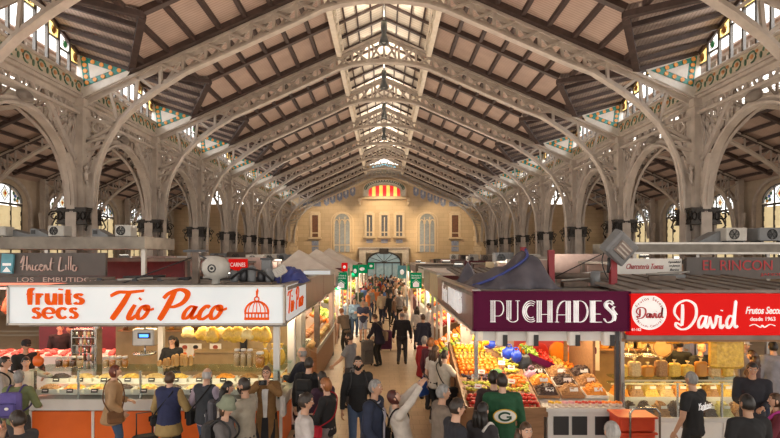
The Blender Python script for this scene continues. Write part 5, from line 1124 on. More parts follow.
for i, (px, Y, w_) in enumerate(((22, 13.6, .7), (44, 13.6, .45), (104, 13.7, .4))):
    t = thing('vent_duct', '%s grey wedge-shaped vent duct from the left on the meat stall canopy' % ORD[i], 'duct', ((px - VX) * Y / F, Y, 3.97), 0, 'ducts on the left canopy'); b = MB(); b.prism([(-w_ / 2, -.2, 0), (w_ / 2, -.2, 0), (w_ / 2, -.2, .08), (-w_ / 2 + .1, -.2, .24), (-w_ / 2, -.2, .24)], (0, .4, 0)); b.build('duct', 'ac_grey', t); b = MB(); b.box((-w_ / 2 + .08, -.21, .15), (.1, .02, .1)); b.build('grille', 'black_plastic', t)
# stalls with long pale fascias further back on the left
def rear_stall(label, x0, x1, Y, z0, z1, m, txt=None, tm='letter_red', roof='grey_roof', depth=3., tsize=.24, goods=None, font_w=None, shear=0.):
    cx = (x0 + x1) / 2; w_ = x1 - x0; t = thing('market_stall', label, 'stall', (cx, Y + depth / 2, 0)); y0 = -depth / 2
    b = MB(); b.box((0, y0, (z0 + z1) / 2), (w_, .1, z1 - z0)); b.build('fascia', m, t); b = MB(); b.box((0, .05, z1 - .12), (w_, depth, .07)); b.build('roof', roof, t)
    for sx_ in (-1, 1):
        for sy in (y0 + .1, depth / 2 - .1): b = MB(); b.box((sx_ * (w_ / 2 - .08), sy, (z1 - .15) / 2), (.1, .1, z1 - .15)); b.build('post', 'alu', t)
    b = MB(); b.box((0, depth / 2 - .3, (z1 - .2) / 2), (w_ - .3, .08, z1 - .2)); b.build('back_wall', 'pink_white', t); b = MB(); b.box((0, y0 + .35, .5), (w_ - .3, .6, 1.0)); b.build('counter', 'white_lam', t)
    if txt: text('lettering', txt, tsize, tm, t, (0, y0 - .06, (z0 + z1) / 2), width=font_w or w_ * .8, height=tsize * .7, shear=shear)
    return t
rear_stall('stall with a low shelf of red goods behind the grey meat stall', -7.9, -6.55, 16.3, 3.05, 3.5, 'pink_white')
for i in range(14):
    t = thing('red_tin', 'red tin in the row along the top of the stall behind the meat stall', 'tin', (-7.78 + i * .085, 16.2, 3.2), 0, 'red tins'); b = MB(); b.lathe([(.034, 0), (.034, .17), (.03, .18)], n=8); b.build('can', 'sign_red' if i % 3 else 'letter_red', t); b = MB(); b.lathe([(.028, .18), (.028, .19)], n=8); b.build('lid', 'steel', t)
b = MB(); b.box((0, 0, 0), (1.3, .16, .02)); o = b.build('shelf', 'alu'); o.location = (-7.22, 16.2, 3.19); tag(o, 'thin metal shelf carrying the red tins on the rear stall', 'shelf')
rear_stall('stall with white fascia and small red writing left of the brown roof post', -7.6, -6.2, 17.6 + 1.5, 3.05, 3.5, 'card_white', 'La  Delicia', tsize=.2, shear=.2)
rear_stall('stall with long pinkish white fascia behind the round white tank', -6.15, -4.45, 19.6, 3.0, 3.45, 'pink_white')
rear_stall('stall with short red fascia far behind the nut stall', -5.4, -4.75, 18.1, 3.0, 3.4, 'sign_red', 'CARNES', 'letter_white', tsize=.2, depth=1.2)
# clutter on the nut stall roof
t = thing('brown_post', 'brown steel roof post behind the Tio Paco sign', 'post', (at(196, 268, 10.6).x, 10.6, 2.94)); b = MB(); b.box((0, 0, .32), (.13, .13, .64)); b.build('post', 'junk_brown', t); b = MB(); b.box((0, 0, .66), (.45, .2, .05)); b.bar((0, 0, .6), (1.2, .3, .02), .03, .03); b.build('bracket', 'dark_steel', t)
t = thing('round_tank', 'round pale grey tank with a dark valve on the nut stall roof', 'tank', (at(216, 272, 10.3).x, 10.3, 2.94)); b = MB(); b.lathe([(.06, 0), (.09, .02), (.07, .1), (.2, .14), (.27, .28), (.26, .42), (.16, .53), (.03, .56)], n=20); b.build('tank', 'ac_white', t); b = MB(); b.tube([(.07 * math.cos(u), -.26, .32 + .07 * math.sin(u)) for u in [2 * PI * i / 12 for i in range(12)]], .015, 0, 5, True); b.ball((0, -.265, .32), .03, 0, 7, 5); b.build('valve', 'dark_steel', t)
t = thing('compressor', 'cluster of dark compressors and pipes on the nut stall roof', 'compressor', (at(252, 275, 10.5).x, 10.5, 2.94)); b = MB(); b.box((0, 0, .02), (.9, .5, .04)); b.build('skid', 'junk_brown', t)
for i in range(5): b = MB(); b.lathe([(.07, .04), (.085, .07), (.085, .22 + .05 * (i % 3)), (.04, .27 + .05 * (i % 3))], (-.36 + i * .18, .05 * (i % 2), 0), n=12); b.build('cylinder', 'dark_steel' if i % 2 else 'ac_grey', t)
b = MB(); b.tube(spline([(-.4, -.1, .1), (-.1, -.15, .3), (.2, -.12, .25), (.45, -.1, .05)]), .025, 0, 6); b.build('pipe', 'black_plastic', t)
t = thing('grey_bin', 'upright green grey box on the nut stall roof left of the tilted floodlight', 'box', (at(267, 275, 10.9).x, 10.9, 2.94)); b = MB(); b.rbox((0, 0, .26), (.2, .2, .44), .02); b.build('box', 'ac_grey', t); b = MB(); b.box((0, 0, .5), (.23, .23, .04)); b.build('lid', 'dark_steel', t)
def floodlight(label, p, w_, h_, d_, roll, yaw, m, tilt=0.):
    t = thing('floodlight', label, 'floodlight', p); Mr = Matrix.Rotation(yaw, 3, 'Z') @ Matrix.Rotation(tilt, 3, 'X') @ Matrix.Rotation(roll, 3, 'Y'); b = MB(); b.rbox((0, 0, 0), (w_, d_, h_), .04, rot=Mr); b.build('housing', m, t)
    b = MB(); b.box(Mr @ Vector((0, -d_ / 2 - .01, 0)), (w_ * .62, .02, h_ * .5), 0, rot=Mr); b.build('lens', 'alu', t); b = MB()
    for i in range(3): b.box(Mr @ Vector((0, -d_ / 2 - .025, (i - 1) * h_ * .15)), (w_ * .5, .01, h_ * .06), 0, rot=Mr)
    b.build('lamp_tubes', 'ac_white', t); return t
t = floodlight('small tilted pale floodlight at the right end of the nut stall roof', at(280, 271, 10.2) , .26, .18, .1, -.5, .2, 'ac_white', -.2); b = MB(); b.tube([(0, .05, 0), (0, .1, -.27)], .015); b.build('stand', 'steel', t)
t = thing('tarpaulin', 'dark blue tarpaulin bundle on the roof corner of the nut stall', 'tarpaulin', (at(290, 278, 11.2).x, 11.3, 2.94)); o = heap_mb(.7, 1.1, .32, 5, 9, .03); o.build('sheet', 'tarp_blue', t); b = MB(); b.tube([(-.3, -.5, .1), (0, 0, .33), (.3, .5, .1)], .01); b.build('rope', 'steel', t)
t = thing('light_panel', 'bright white flat panel lying on the left aisle stall roofs', 'panel', (at(318, 269, 14.).x, 14.2, 3.0)); b = MB(); b.box((0, 0, .06), (.75, .9, .12)); b.build('case', 'ac_white', t); b = MB(); b.box((0, -.455, .06), (.7, .01, .09)); b.build('face', 'sign_white', t)
b = MB(); b.box((0, 0, 0), (1.4, 5.2, .07)); o = b.build('stall_roof', 'grey_roof'); o.location = (-2.55, 16.2, 2.92); tag(o, 'flat grey roof deck behind the brown fascia of the left aisle', 'roof')
for i in range(9):
    x, y = R.uniform(-6.2, -2.3), R.uniform(10.8, 12.4); kind = i % 3
    t = thing('roof_pipe', '%s loose pipe length lying on the nut stall roof, from the left' % ORD[i], 'pipe', (-6.1 + i * .45, y, 2.97)); b = MB(); L_ = R.uniform(.3, .6); a = R.uniform(-.5, .5); b.tube([(-L_ * math.cos(a), -L_ * math.sin(a), .03), (L_ * math.cos(a), L_ * math.sin(a), .06)], .035); b.build('pipe', ['junk_brown', 'dark_steel', 'alu'][kind], t); b = MB(); b.box((0, 0, .03), (.1, .1, .06)); b.build('clamp', 'dark_steel', t)
# ---- right rear: grey canopy, dark and white fascias
t = rear_stall('stall with dark grey EL RINCON fascia above the red sign', 7.25, 10.4, 12.5, 2.95, 3.47, 'grey_fascia', depth=2.6)
text('lettering', 'EL RINCON  D', .4, 'letter_red', t, (-.15, -1.36, 3.28), width=2.1, height=.24); text('lettering', 'JAMONES', .14, 'letter_red', t, (.55, -1.36, 3.05), width=.7, height=.08)
t = rear_stall('stall with white Charcuteria fascia in red script right of the big floodlight', 5.62, 7.2, 12.62, 3.06, 3.44, 'card_white', depth=2.4)
text('lettering', 'Charcuteria Tomas', .2, 'letter_red', t, (-.12, -1.26, 3.25), shear=.4, width=.9, height=.13)
for i, s_ in enumerate(('Especialidad', 'en Jamon', 'Iberico')): text('lettering', s_, .1, 'black_plastic', t, (.6, -1.26, 3.35 - i * .09), shear=.4, width=.3 - .04 * i, height=.06)
t = thing('canopy', 'long grey flat canopy above the EL RINCON fascia at the right', 'canopy', (8.6, 14.4, 3.55)); b = MB(); b.box((0, 0, .15), (4.6, 2.6, .3)); b.build('deck', 'canopy_grey', t); b = MB(); b.box((0, -1.31, .27), (4.62, .04, .05)); b.box((0, -1.31, .02), (4.62, .04, .05)); b.build('edging', 'alu', t)
for x in (-2.2, -.6, 1.2, 2.2): b = MB(); b.box((x, -1.1, -1.775), (.08, .08, 3.55)); b.build('post', 'alu', t)
for i, (px, Y, w_, m) in enumerate(((731, 13.6, .55, 'ac_white'), (770, 13.6, .9, 'ac_grey'))): ac_unit('%s on the right canopy beside the nearest column' % ('white air conditioner' if i == 0 else 'wide dark grey air conditioner'), ((px - VX) * Y / F, Y, 3.85), w=w_, h=.34, body=m)
t = thing('vent_duct', 'grey duct with sloping end on the right canopy left of the air conditioner', 'duct', ((712 - VX) * 13.7 / F, 13.8, 3.85)); b = MB(); b.prism([(-.45, -.2, 0), (.5, -.2, 0), (.5, -.2, .3), (.15, -.2, .3)], (0, .5, 0)); b.build('duct', 'ac_grey', t); b = MB(); b.box((.45, -.21, .15), (.1, .02, .2)); b.build('grille', 'black_plastic', t)
rear_stall('stall with blank pinkish white fascia behind the purple tarpaulin', 4.95, 6.75, 15.2, 2.9, 3.56, 'pink_white', depth=2.2)
rear_stall('stall with pale fascia and lamps far right of the aisle', 4.7, 7.4, 20.0, 2.9, 3.38, 'card_white', 'AVES  HUEVOS', tsize=.26, depth=2.4)
# sloping metal roofs behind the plum and red signs
for i, (x0, x1, y0, y1, z0, z1) in enumerate(((4.4, 8.2, 9.45, 12.3, 2.83, 3.0), (2.1, 4.3, 14.2, 17.5, 2.9, 3.05))):
    t = thing('stall_roof', ('low ribbed metal roof behind the red sign', 'grey roof deck behind the purple tarpaulin')[i], 'roof', ((x0 + x1) / 2, y0, z0)); b = MB(); hw_ = (x1 - x0) / 2; b.prism([(-hw_, 0, 0), (hw_, 0, 0), (hw_, y1 - y0, z1 - z0), (-hw_, y1 - y0, z1 - z0)], (0, 0, .05)); b.build('sheet', 'grey_roof', t); b = MB()
    for j in range(9): x = -hw_ + (j + .5) * 2 * hw_ / 9; b.bar((x, 0, .06), (x, y1 - y0, z1 - z0 + .06), .04, .03)
    b.build('ribs', 'junk_brown', t)
def pole(label, px, y0_, y1_, Y, m='red_post'):
    p = at(px, y1_, Y); q = at(px, y0_, Y); t = thing('roof_post', label, 'post', (p.x, Y, p.z)); h = q.z - p.z; b = MB(); b.box((0, 0, h / 2), (.12, .12, h)); b.build('post', m, t); b = MB(); b.box((0, 0, .02), (.24, .24, .04)); b.build('base', 'junk_brown', t); return t
pole('red steel post beside the purple tarpaulin', 551, 250, 290, 10.9); pole('red steel post carrying the big tilted floodlight', 613, 258, 291, 10.4); pole('short red post end above the top of the tarpaulin', 523, 247, 290, 12.6)
t = floodlight('big grey square floodlight tilted like a diamond above the plum sign', at(620, 247.5, 10.2), .60, .50, .26, .62, .25, 'ac_grey', .35); t.location.y = 10.25; b = MB(); b.tube([(-.15, .1, -.2), (-.15, .15, -.5)], .03); b.build('bracket', 'dark_steel', t)
b = MB(); b.tube(spline([at(604, 252, 10.6), at(602, 262, 10.6), at(606, 275, 10.6), at(614, 286, 10.6)]), .012); o = b.build('power_cable', 'black_plastic'); tag(o, 'thin black cable hanging from the big tilted floodlight', 'cable')
b = MB(); b.tube([at(553, 278, 11.0), at(602, 254, 10.7)], .012); o = b.build('guy_wire', 'black_plastic'); tag(o, 'thin dark guy wire from the red post up to the floodlight', 'wire')
b = MB(); b.tube([at(118, 285, 10.9), at(196, 256, 10.7)], .014); o = b.build('guy_wire', 'black_plastic'); tag(o, 'thin dark guy wire running up to the brown roof post on the left', 'wire')
# purple grey tarpaulin draped over a ridge
def tarp():
    t = thing('tarpaulin', 'large purple grey tarpaulin draped in a peak over the fruit stall roof', 'tarpaulin', (2.75, 11.2, 2.84)); b = MB(); n, m = 24, 14; vs = []
    prof = [(-1.05, .0), (-.85, .22), (-.5, .32), (-.15, .5), (.12, .66), (.26, .78), (.36, .72), (.55, .64), (.7, .38), (.85, .0)]
    def h(x):
        for (a, za), (c, zc) in zip(prof[:-1], prof[1:]):
            if a <= x <= c: return za + (zc - za) * (x - a) / (c - a)
        return 0
    r = random.Random(4)
    for i in range(n + 1):
        for j in range(m + 1):
            x = -1.05 + 1.9 * i / n; v = -1 + 2 * j / m; z = h(x) * (1 - abs(v) ** 1.6) ; vs.append((x, v * (.85 + .1 * math.sin(i)), max(0, z + .035 * math.sin(9 * x + 4 * v) * (1 - v * v) + .03 * math.sin(14 * x - 3 * v) * (1 - v * v) * (h(x) > .05)) + .004))
    b.add(vs, [[i * (m + 1) + j, (i + 1) * (m + 1) + j, (i + 1) * (m + 1) + j + 1, i * (m + 1) + j + 1] for i in range(n) for j in range(m)], 0, True); o = b.build('sheet', 'tarp', t); md = o.modifiers.new('thick', 'SOLIDIFY'); md.thickness = .012
    b = MB(); b.tube(spline([(-.95, -.7, .06), (-.4, -.5, .25), (.2, -.35, .6), (.3, 0, .8)]), .03, 0, 6); b.build('blue_edge', 'tarp_blue', t)
tarp()
t = thing('tarpaulin', 'small pointed grey tarpaulin left of the large peaked one', 'tarpaulin', (2.0, 12.4, 2.84)); b = MB(); b.lathe([(.32, 0), (.22, .15), (.12, .35), (.02, .5)], n=7, sm=False); b.build('sheet', 'tarp', t); b = MB(); b.tube([(0, 0, .5), (0, 0, .6)], .015); b.build('pole', 'steel', t)
for i in range(8):
    x = 2.2 + i * .62; y = 10.2 + (i % 3) * .7; 
    t = thing('roof_junk', '%s dusty crate or board stacked on the right stall roofs from the left' % ORD[i], 'board', (x, y + .9, 2.97 if x > 4.2 else 2.84), R.uniform(-.5, .5), 'boards on the right stall roofs'); b = MB(); b.box((0, 0, .06), (.5, .3, .1)); b.build('board', ['junk_brown', 'ac_grey', 'dark_steel'][i % 3], t); b = MB(); b.tube([(-.3, -.1, .14), (.35, .12, .17)], .025); b.build('rod', 'alu', t)
t = thing('duct_pipe', 'long grey pipe lying along the roof between the red posts', 'pipe', (4.1, 11.4, 2.97)); b = MB(); b.tube([(-.7, .2, .1), (.9, -.2, .08)], .07, 0, 8); b.build('pipe', 'junk_brown', t); b = MB(); b.lathe([(.1, 0), (.1, .3), (.06, .32)], (.35, -.45, -.1), n=10); b.build('bucket', 'ac_grey', t)

# ---- green signs on posts
def green_sign(label, px, py, Y, ground=True):
    p = at(px, py, Y); t = thing('green_sign', label, 'sign', (p.x, Y, p.z)); b = MB(); b.box((0, 0, 0), (.5, .04, .68)); b.build('board', 'green_sign', t); text('lettering', 'Servicio a', .1, 'letter_white', t, (0, -.022, .22), width=.4, height=.07); text('lettering', 'domicilio', .1, 'letter_white', t, (0, -.022, .12), width=.38, height=.07)
    b = MB(); b.bar((-.17, -.03, -.1), (0, -.03, .04), .01, .05, up=(0, 1, 0)); b.bar((0, -.03, .04), (.17, -.03, -.1), .01, .05, up=(0, 1, 0)); b.prism([(-.13, -.022, -.28), (.13, -.022, -.28), (.13, -.022, -.12), (0, -.022, -.02), (-.13, -.022, -.12)], (0, -.006, 0)); b.build('house_icon', 'letter_white', t)
    b = MB(); b.box((-.18, .06, -p.z / 2 + .17), (.09, .07, p.z + .3)); b.build('post', 'pink_white', t); return t
green_sign('green home delivery sign with white house on the left of the aisle', 341, 281, 20.6); green_sign('green home delivery sign with white house on the right of the aisle', 416, 280.5, 22.6)
for i, (px, py, Y, m, w_, h_) in enumerate(((355, 271, 30, 'green_sign', .4, .7), (362, 269, 36, 'green_sign', .75, .6), (371, 266, 40, 'green_sign', .5, .5), (402, 272, 32, 'bluebox', .55, .8), (344.5, 267, 21.5, 'sign_red', .25, .35))):
    p = at(px, py, Y); t = thing('hanging_sign', ('narrow green sign left of the crowd', 'wide green pennant sign over the crowd', 'small green sign nearest the entrance arch', 'pale blue sign right of the crowd', 'small red sign above the left green sign')[i], 'sign', (p.x, Y, p.z)); b = MB(); b.box((0, 0, 0), (w_, .05, h_)); b.build('board', m, t); b = MB(); b.box((w_ * .45, .05, -p.z / 2 + h_ / 4), (.07, .05, p.z + h_ / 2)); b.build('post', 'alu', t); b = MB(); b.ball((0, -.03, 0), (w_ * .25, .01, h_ * .2), 0, 8, 5); b.build('emblem', 'letter_white', t)
# ---- white tent roofs on the left, far stalls along the aisle
FC = ['brown_fascia', 'cream_panel', 'green_sign', 'pink_white', 'maroon_panel', 'card_white', 'grey_fascia']; GK = ['orange', 'green_apple', 'cabbage', 'melon', 'lemon', 'red_apple', 'mango', 'tomato']
far = 0
for s in (-1, 1):
    for k, (y0, y1) in enumerate(((19.4 if s < 0 else 18.6, 22.3), (25.3, 29.2), (29.6, 35.6), (38.8, 43.), (43.4, 49.0))):
        xf = s * (1.85 + .12 * (k % 2)); ym = (y0 + y1) / 2; L_ = y1 - y0; far += 1
        t = thing('market_stall', '%s far market stall along the %s side of the aisle beyond the signs' % (ORD[k], SN[s]), 'stall', (xf + s * 1.2, ym, 0), 0, 'far aisle stalls')
        tall = not (s < 0 and k in (1,))
        zr_ = 2.75 + .12 * (k % 3)
        b = MB(); b.box((0, 0, zr_), (2.5, L_, .08))
        if s < 0 and k < 3: hh_ = L_ / 2; b.add([(-1.3, -hh_, zr_ + .05), (1.3, -hh_, zr_ + .05), (1.3, hh_, zr_ + .05), (-1.3, hh_, zr_ + .05), (-.3, -hh_ * .3, zr_ + 1.0)], [[0, 1, 4], [1, 2, 4], [2, 3, 4], [3, 0, 4], [3, 2, 1, 0]])
        b.build('roof', 'tent_white' if k % 2 == 0 or s < 0 else 'grey_roof', t)
        b = MB(); b.box((-s * 1.2, 0, zr_ - .2), (.08, L_, .5)); b.build('fascia', FC[(k * 2 + (s > 0) * 3) % 7], t); b = MB(); b.box((0, -L_ / 2, zr_ - .15), (2.5, .08, .4)); b.build('end_fascia', FC[(k + 3 + (s > 0)) % 7], t)
        for a in (-1, 1):
            for c in (-1, 1): b = MB(); b.box((a * 1.15, c * (L_ / 2 - .1), zr_ / 2), (.08, .08, zr_)); b.build('post', 'white_lam', t)
        b = MB(); b.box((s * .9, 0, zr_ / 2), (.08, L_ - .3, zr_)); b.build('back_wall', 'pink_white', t)
        b = MB(); b.prism([(-s * 1.15, -L_ / 2 + .1, .05), (-s * 1.15, -L_ / 2 + .1, .85), (-s * .1, -L_ / 2 + .1, 1.25), (-s * .1, -L_ / 2 + .1, .05)], (0, L_ - .2, 0)); b.build('bench', ['wood', 'white_lam', 'maroon_panel'][k % 3], t)
        lamp('far_stall_lamp', (xf + s * .9, ym, zr_ - .12), (1.2, L_ * .8), 85 * L_ / 4, (1, .8, .55))
        lamp('aisle_lamp', (s * 1.78, ym, zr_ - .5), (.15, L_ * .9), 20 * L_, (1, .84, .6), (0, -s * .45, 0))
        n = 4
        for j in range(n):
            kd = GK[(j + k * 3 + (s > 0) * 5) % 8]; ya_ = ym - L_ / 2 + .2 + (L_ - .4) * j / n; lb = '%s in the %s patch of the %s far stall on the %s' % (kd.replace('_', ' '), ORD[j], ORD[k], SN[s]); sc_ = 2.0 if kd in ('orange', 'green_apple', 'lemon', 'red_apple', 'mango', 'tomato') else 1.2
            patch(kd, (xf + s * .12, ya_, .86), (s * .9, 0, .36), (0, (L_ - .4) / n * .92, 0), 4, 5 if L_ < 4 else 6, lb, 'fruit', '%s patch %s %s %d' % (kd.replace('_', ' '), SN[s], ORD[k], j), 1, sc=sc_)
for i in range(26):
    s = -1 if i % 2 else 1; k = i // 2; Y = 24 + k * 2.1; x = s * R.uniform(5.2, 8.8)
    ac_unit('%s small roof unit from the front on the far %s stalls' % (ORD[min(k, 11)] if k < 12 else 'last', SN[s]), (x, 23.9 + (k // 2 % 5) * 6.2 + 1.7 * (k % 2), 3.155), R.uniform(.6, 1.1), .5, R.uniform(.3, .5), R.uniform(-.3, .3), R.choice(['ac_white', 'ac_grey', 'junk_brown']), 'roof units on the far stalls')
for s in (-1, 1):
    for k in range(5):
        y = 23.5 + k * 6.2; x0, x1 = (s * 4.6, s * 9.2) if s > 0 else (-9.2, -4.6)
        rear_stall('%s wide side stall with low roof beyond the aisle on the %s' % (ORD[k], SN[s]), min(x0, x1), max(x0, x1), y, 2.75, 3.24, FC[(k * 3 + (s > 0)) % 7], depth=4.2)
# deli counter with hams and loaves along the left aisle edge
t = thing('deli_counter', 'long wooden deli counter along the left aisle edge behind the corner post', 'counter', (-2.15, 16.2, 0)); b = MB(); b.prism([(-.5, -2.3, .05), (.35, -2.3, .05), (.35, -2.3, .9), (-.5, -2.3, 1.35)], (0, 4.7, 0)); b.build('base', 'wood', t); b = MB(); b.bar((.36, -2.3, .95), (.36, 2.4, .95), .03, .12); b.build('rim', 'alu', t); b = MB(); b.box((.38, 0, 1.15), (.012, 4.6, .35)); b.build('glass_front', 'glass', t)
mat('basket', (.5, .3, .13), .7, c2=(.35, .2, .08), scale=30, bump=.6)
for i in range(20):
    j, r_ = i // 2, i % 2; t = thing('loaf', 'round tan loaf in the rows of the long wooden deli counter', 'bread', (-1.98 - r_ * .28, 14.1 + j * .46, 1.0 + r_ * .13), R.uniform(0, 3), 'loaves on the deli counter'); b = MB(); b.ball((0, 0, .07), (.14, .1, .085), 0, 10, 7, fn=lambda v: 1 + .05 * math.sin(9 * v.x)); b.build('crust', ['bread', 'ham', 'cashew', 'almond'][i % 4], t); b = MB()
    for q in (-.05, .02, .08): b.tube([(q, -.06, .135), (q, .06, .135)], .008, 0, 4)
    b.build('scores', 'jar_tan', t)
lamp('aisle_lamp', (-1.86, 13.0, 2.25), (.12, 6.0), 60, (1, .8, .55), (0, .4, 0)); lamp('deli_lamp', (-2.3, 16.2, 2.8), (.6, 4.4), 80, (1, .75, .45))
for px, Y, nm in ((303, 10.6, 'white post under the corner of the Tio Paco side sign'), (316, 14.6, 'brown post under the left aisle fascia'), (331, 18.4, 'pale post at the far end of the left aisle fascia')):
    t = thing('corner_post', nm, 'post', (-1.88, Y, 0)); b = MB(); b.box((0, 0, 1.15), (.14, .2, 2.3)); b.build('post', 'white_lam' if px == 303 else 'junk_brown' if px == 316 else 'pink_white', t); b = MB(); b.box((0, 0, .05), (.2, .26, .1)); b.build('foot', 'dark_steel', t)

# added upward fill lights on stall roofs and stands, there to brighten the ceilings
n = 0
for s in (-1, 1):
    for x, y, z, p_ in ((3.6, 12.2 if s < 0 else 13.6, 2.935 if s < 0 else 2.835, 300), (3.9, 20.8 if s > 0 else 22.0, 2.8, 200), (3.9, 27.2 if s > 0 else 28.6, 2.92, 170), (3.9, 32.6 if s > 0 else 35.0, 3.04, 170), (3.05, 40.9, 2.8, 170), (3.05, 46.2, 2.92, 170), (15.5, 20., 3.4, 130), (15.5, 31., 3.4, 130), (15.5, 42., 3.4, 130)):
        n += 1; t = thing('floodlight', 'added upward fill light on the stall roofs, %s along the %s side' % (ORD[(n - 1) % 9], SN[s]), 'floodlight', (s * x, y, z), 0, 'added upward fill lights'); b = MB(); b.rbox((0, 0, .08), (.5, .34, .16), .03); b.build('housing', 'ac_grey', t); b = MB(); b.box((0, 0, .165), (.42, .26, .01)); b.build('lens', 'glow_white', t); b = MB(); b.box((0, 0, -z / 2 if x > 9 else .01), (.08, .08, z if x > 9 else .03)); b.build('stand', 'alu', t)
        lamp('added_ceiling_fill', (s * x, y, z + .2), (.42, .26), p_, (1, .84, .68), (PI, 0, 0))

for i, y in enumerate((19.7, 25.1, 30.5, 36.0, 41.6, 47.0)): lamp('added_lantern_fill', (0, y, 12.6), (.25, .25), 120, (1, .86, .68), (PI, 0, 0))  # added upward fill under the ridge to brighten the lantern

# daylight entering through the gable windows of the roof bays
for s in (-1, 1):
    for k in range(0, 8): lamp('gable_daylight', (s * (XC[s] + .7), (YK(k) + YK(k + 1)) / 2, 10.1), (1.3, 4.6), 170, (1, .97, .93), (0, s * PI / 2, 0))
# ================================================================== PEOPLE
JOBS = []
def remesh_job(mb, mats, voxel, smooth, wob, fin): JOBS.append((mb, mats, voxel, smooth, wob, fin))
def run_jobs():
    ts = bpy.data.scenes.new('tmp'); obs = []
    for mb, mats, vx, sm, wob, fin in JOBS:
        o = bpy.data.objects.new('t', mb.mesh('t', mats)); ts.collection.objects.link(o)
        m = o.modifiers.new('r', 'REMESH'); m.mode = 'VOXEL'; m.voxel_size = vx; m.use_smooth_shade = True
        m = o.modifiers.new('s', 'SMOOTH'); m.factor = .5; m.iterations = sm; obs.append(o)
    vl = ts.view_layers[0]; vl.update(); dg = vl.depsgraph; res = []
    for o in obs: res.append(bpy.data.meshes.new_from_object(o.evaluated_get(dg)))
    for o in obs: bpy.data.objects.remove(o)
    bpy.data.scenes.remove(ts)
    for (mb, mats, vx, sm, wob, fin), me in zip(JOBS, res):
        if wob:                                                   # soft cloth folds
            n = len(me.vertices); co = np.empty(n * 3); me.vertices.foreach_get('co', co); co = co.reshape(-1, 3); no = np.empty(n * 3); me.vertex_normals.foreach_get('vector', no); no = no.reshape(-1, 3)
            q = np.sin(co[:, 2] * 22 + 6 * np.sin(co[:, 0] * 9 + co[:, 2] * 4) + 4 * np.sin(co[:, 1] * 11)) * np.sin(co[:, 0] * 17 + co[:, 1] * 15 + co[:, 2] * 7); co += no * (q * wob)[:, None]; me.vertices.foreach_set('co', co.ravel()); me.update()
        fin(me)
    JOBS.clear()
def rgbname(c): return '%02x%02x%02x' % tuple(int(max(0, min(1, x)) * 255) for x in c)
def cloth(c): return mat('cloth_' + rgbname(c), c, .85, c2=tuple(x * .78 for x in c), scale=9, bump=.25).name if 'cloth_' + rgbname(c) not in MATS else 'cloth_' + rgbname(c)
def skinm(c): return mat('skin_' + rgbname(c), c, .5, c2=(c[0] * .9, c[1] * .84, c[2] * .8), scale=14).name if 'skin_' + rgbname(c) not in MATS else 'skin_' + rgbname(c)
def hairm(c): return mat('hair_' + rgbname(c), c, .45, c2=tuple(x * .55 for x in c), scale=30, bump=.6, stretch=(1, 1, .25)).name if 'hair_' + rgbname(c) not in MATS else 'hair_' + rgbname(c)
mat('eye_white', (.8, .77, .72), .2); mat('eye_dark', (.03, .018, .012), .15); mat('lip', (.45, .16, .13), .4); mat('lens_glass', (.05, .05, .06), .1)
SK = {'fair': (.62, .38, .27), 'tan': (.50, .29, .19), 'olive': (.44, .26, .165), 'pale': (.68, .44, .33)}
HC = {'black': (.018, .014, .012), 'dark': (.035, .022, .015), 'brown': (.09, .045, .022), 'red': (.16, .035, .018), 'ginger': (.36, .13, .04), 'blond': (.42, .26, .11), 'grey': (.30, .29, .28), 'silver': (.48, .46, .44), 'auburn': (.085, .018, .014)}
def dens(rows, st=.02):                                        # closely spaced sections so the surface runs smooth
    out = []
    for a, c in zip(rows[:-1], rows[1:]):
        n = max(1, round((c[0] - a[0]) / st))
        for i in range(n): out.append(tuple(p + (q - p) * i / n for p, q in zip(a, c)))
    return out + [rows[-1]]
def cap(b, p, q, r0, r1, flat=False):                            # tapered limb piece
    p, q = Vector(p), Vector(q); b.tube([p, q], [r0, r1], 0, 10); b.ball(p, r0, 0, 10, 7)
    if not flat: b.ball(q, r1, 0, 10, 7)
def ik(a, t, l1, l2, pole):
    a, t = Vector(a), Vector(t); d = t - a; L = min(d.length, (l1 + l2) * .995); d = d.normalized() * L; t = a + d
    x = (l1 * l1 - l2 * l2 + L * L) / (2 * L); hh = math.sqrt(max(l1 * l1 - x * x, 0)); pv = Vector(pole); pv = pv - d.normalized() * pv.dot(d.normalized()); pv.normalize()
    return a + d.normalized() * x + pv * hh, t
def hdir(i, j, nu, nv): th = PI * i / nv; ph = 2 * PI * j / nu; return Vector((math.sin(th) * math.sin(ph), math.sin(th) * math.cos(ph), math.cos(th)))
def hpt(d, k=1.):                                                  # head surface for a direction (forward +y)
    x, y, z = d.x * .073, d.y * .094, d.z * .114
    if d.z < 0: t = -d.z; x *= 1 - .30 * t ** 1.5; y *= 1 - (.22 * t if d.y < 0 else .10 * t)
    if d.y > .2: y *= 1 - .07 * abs(d.x); 
    if d.y > .5 and .0 < d.z < .35 and .2 < abs(d.x) < .65: y -= .007
    if d.y > .4 and d.z < -.6: y += .007
    return Vector((x * k, y * k, z * k))
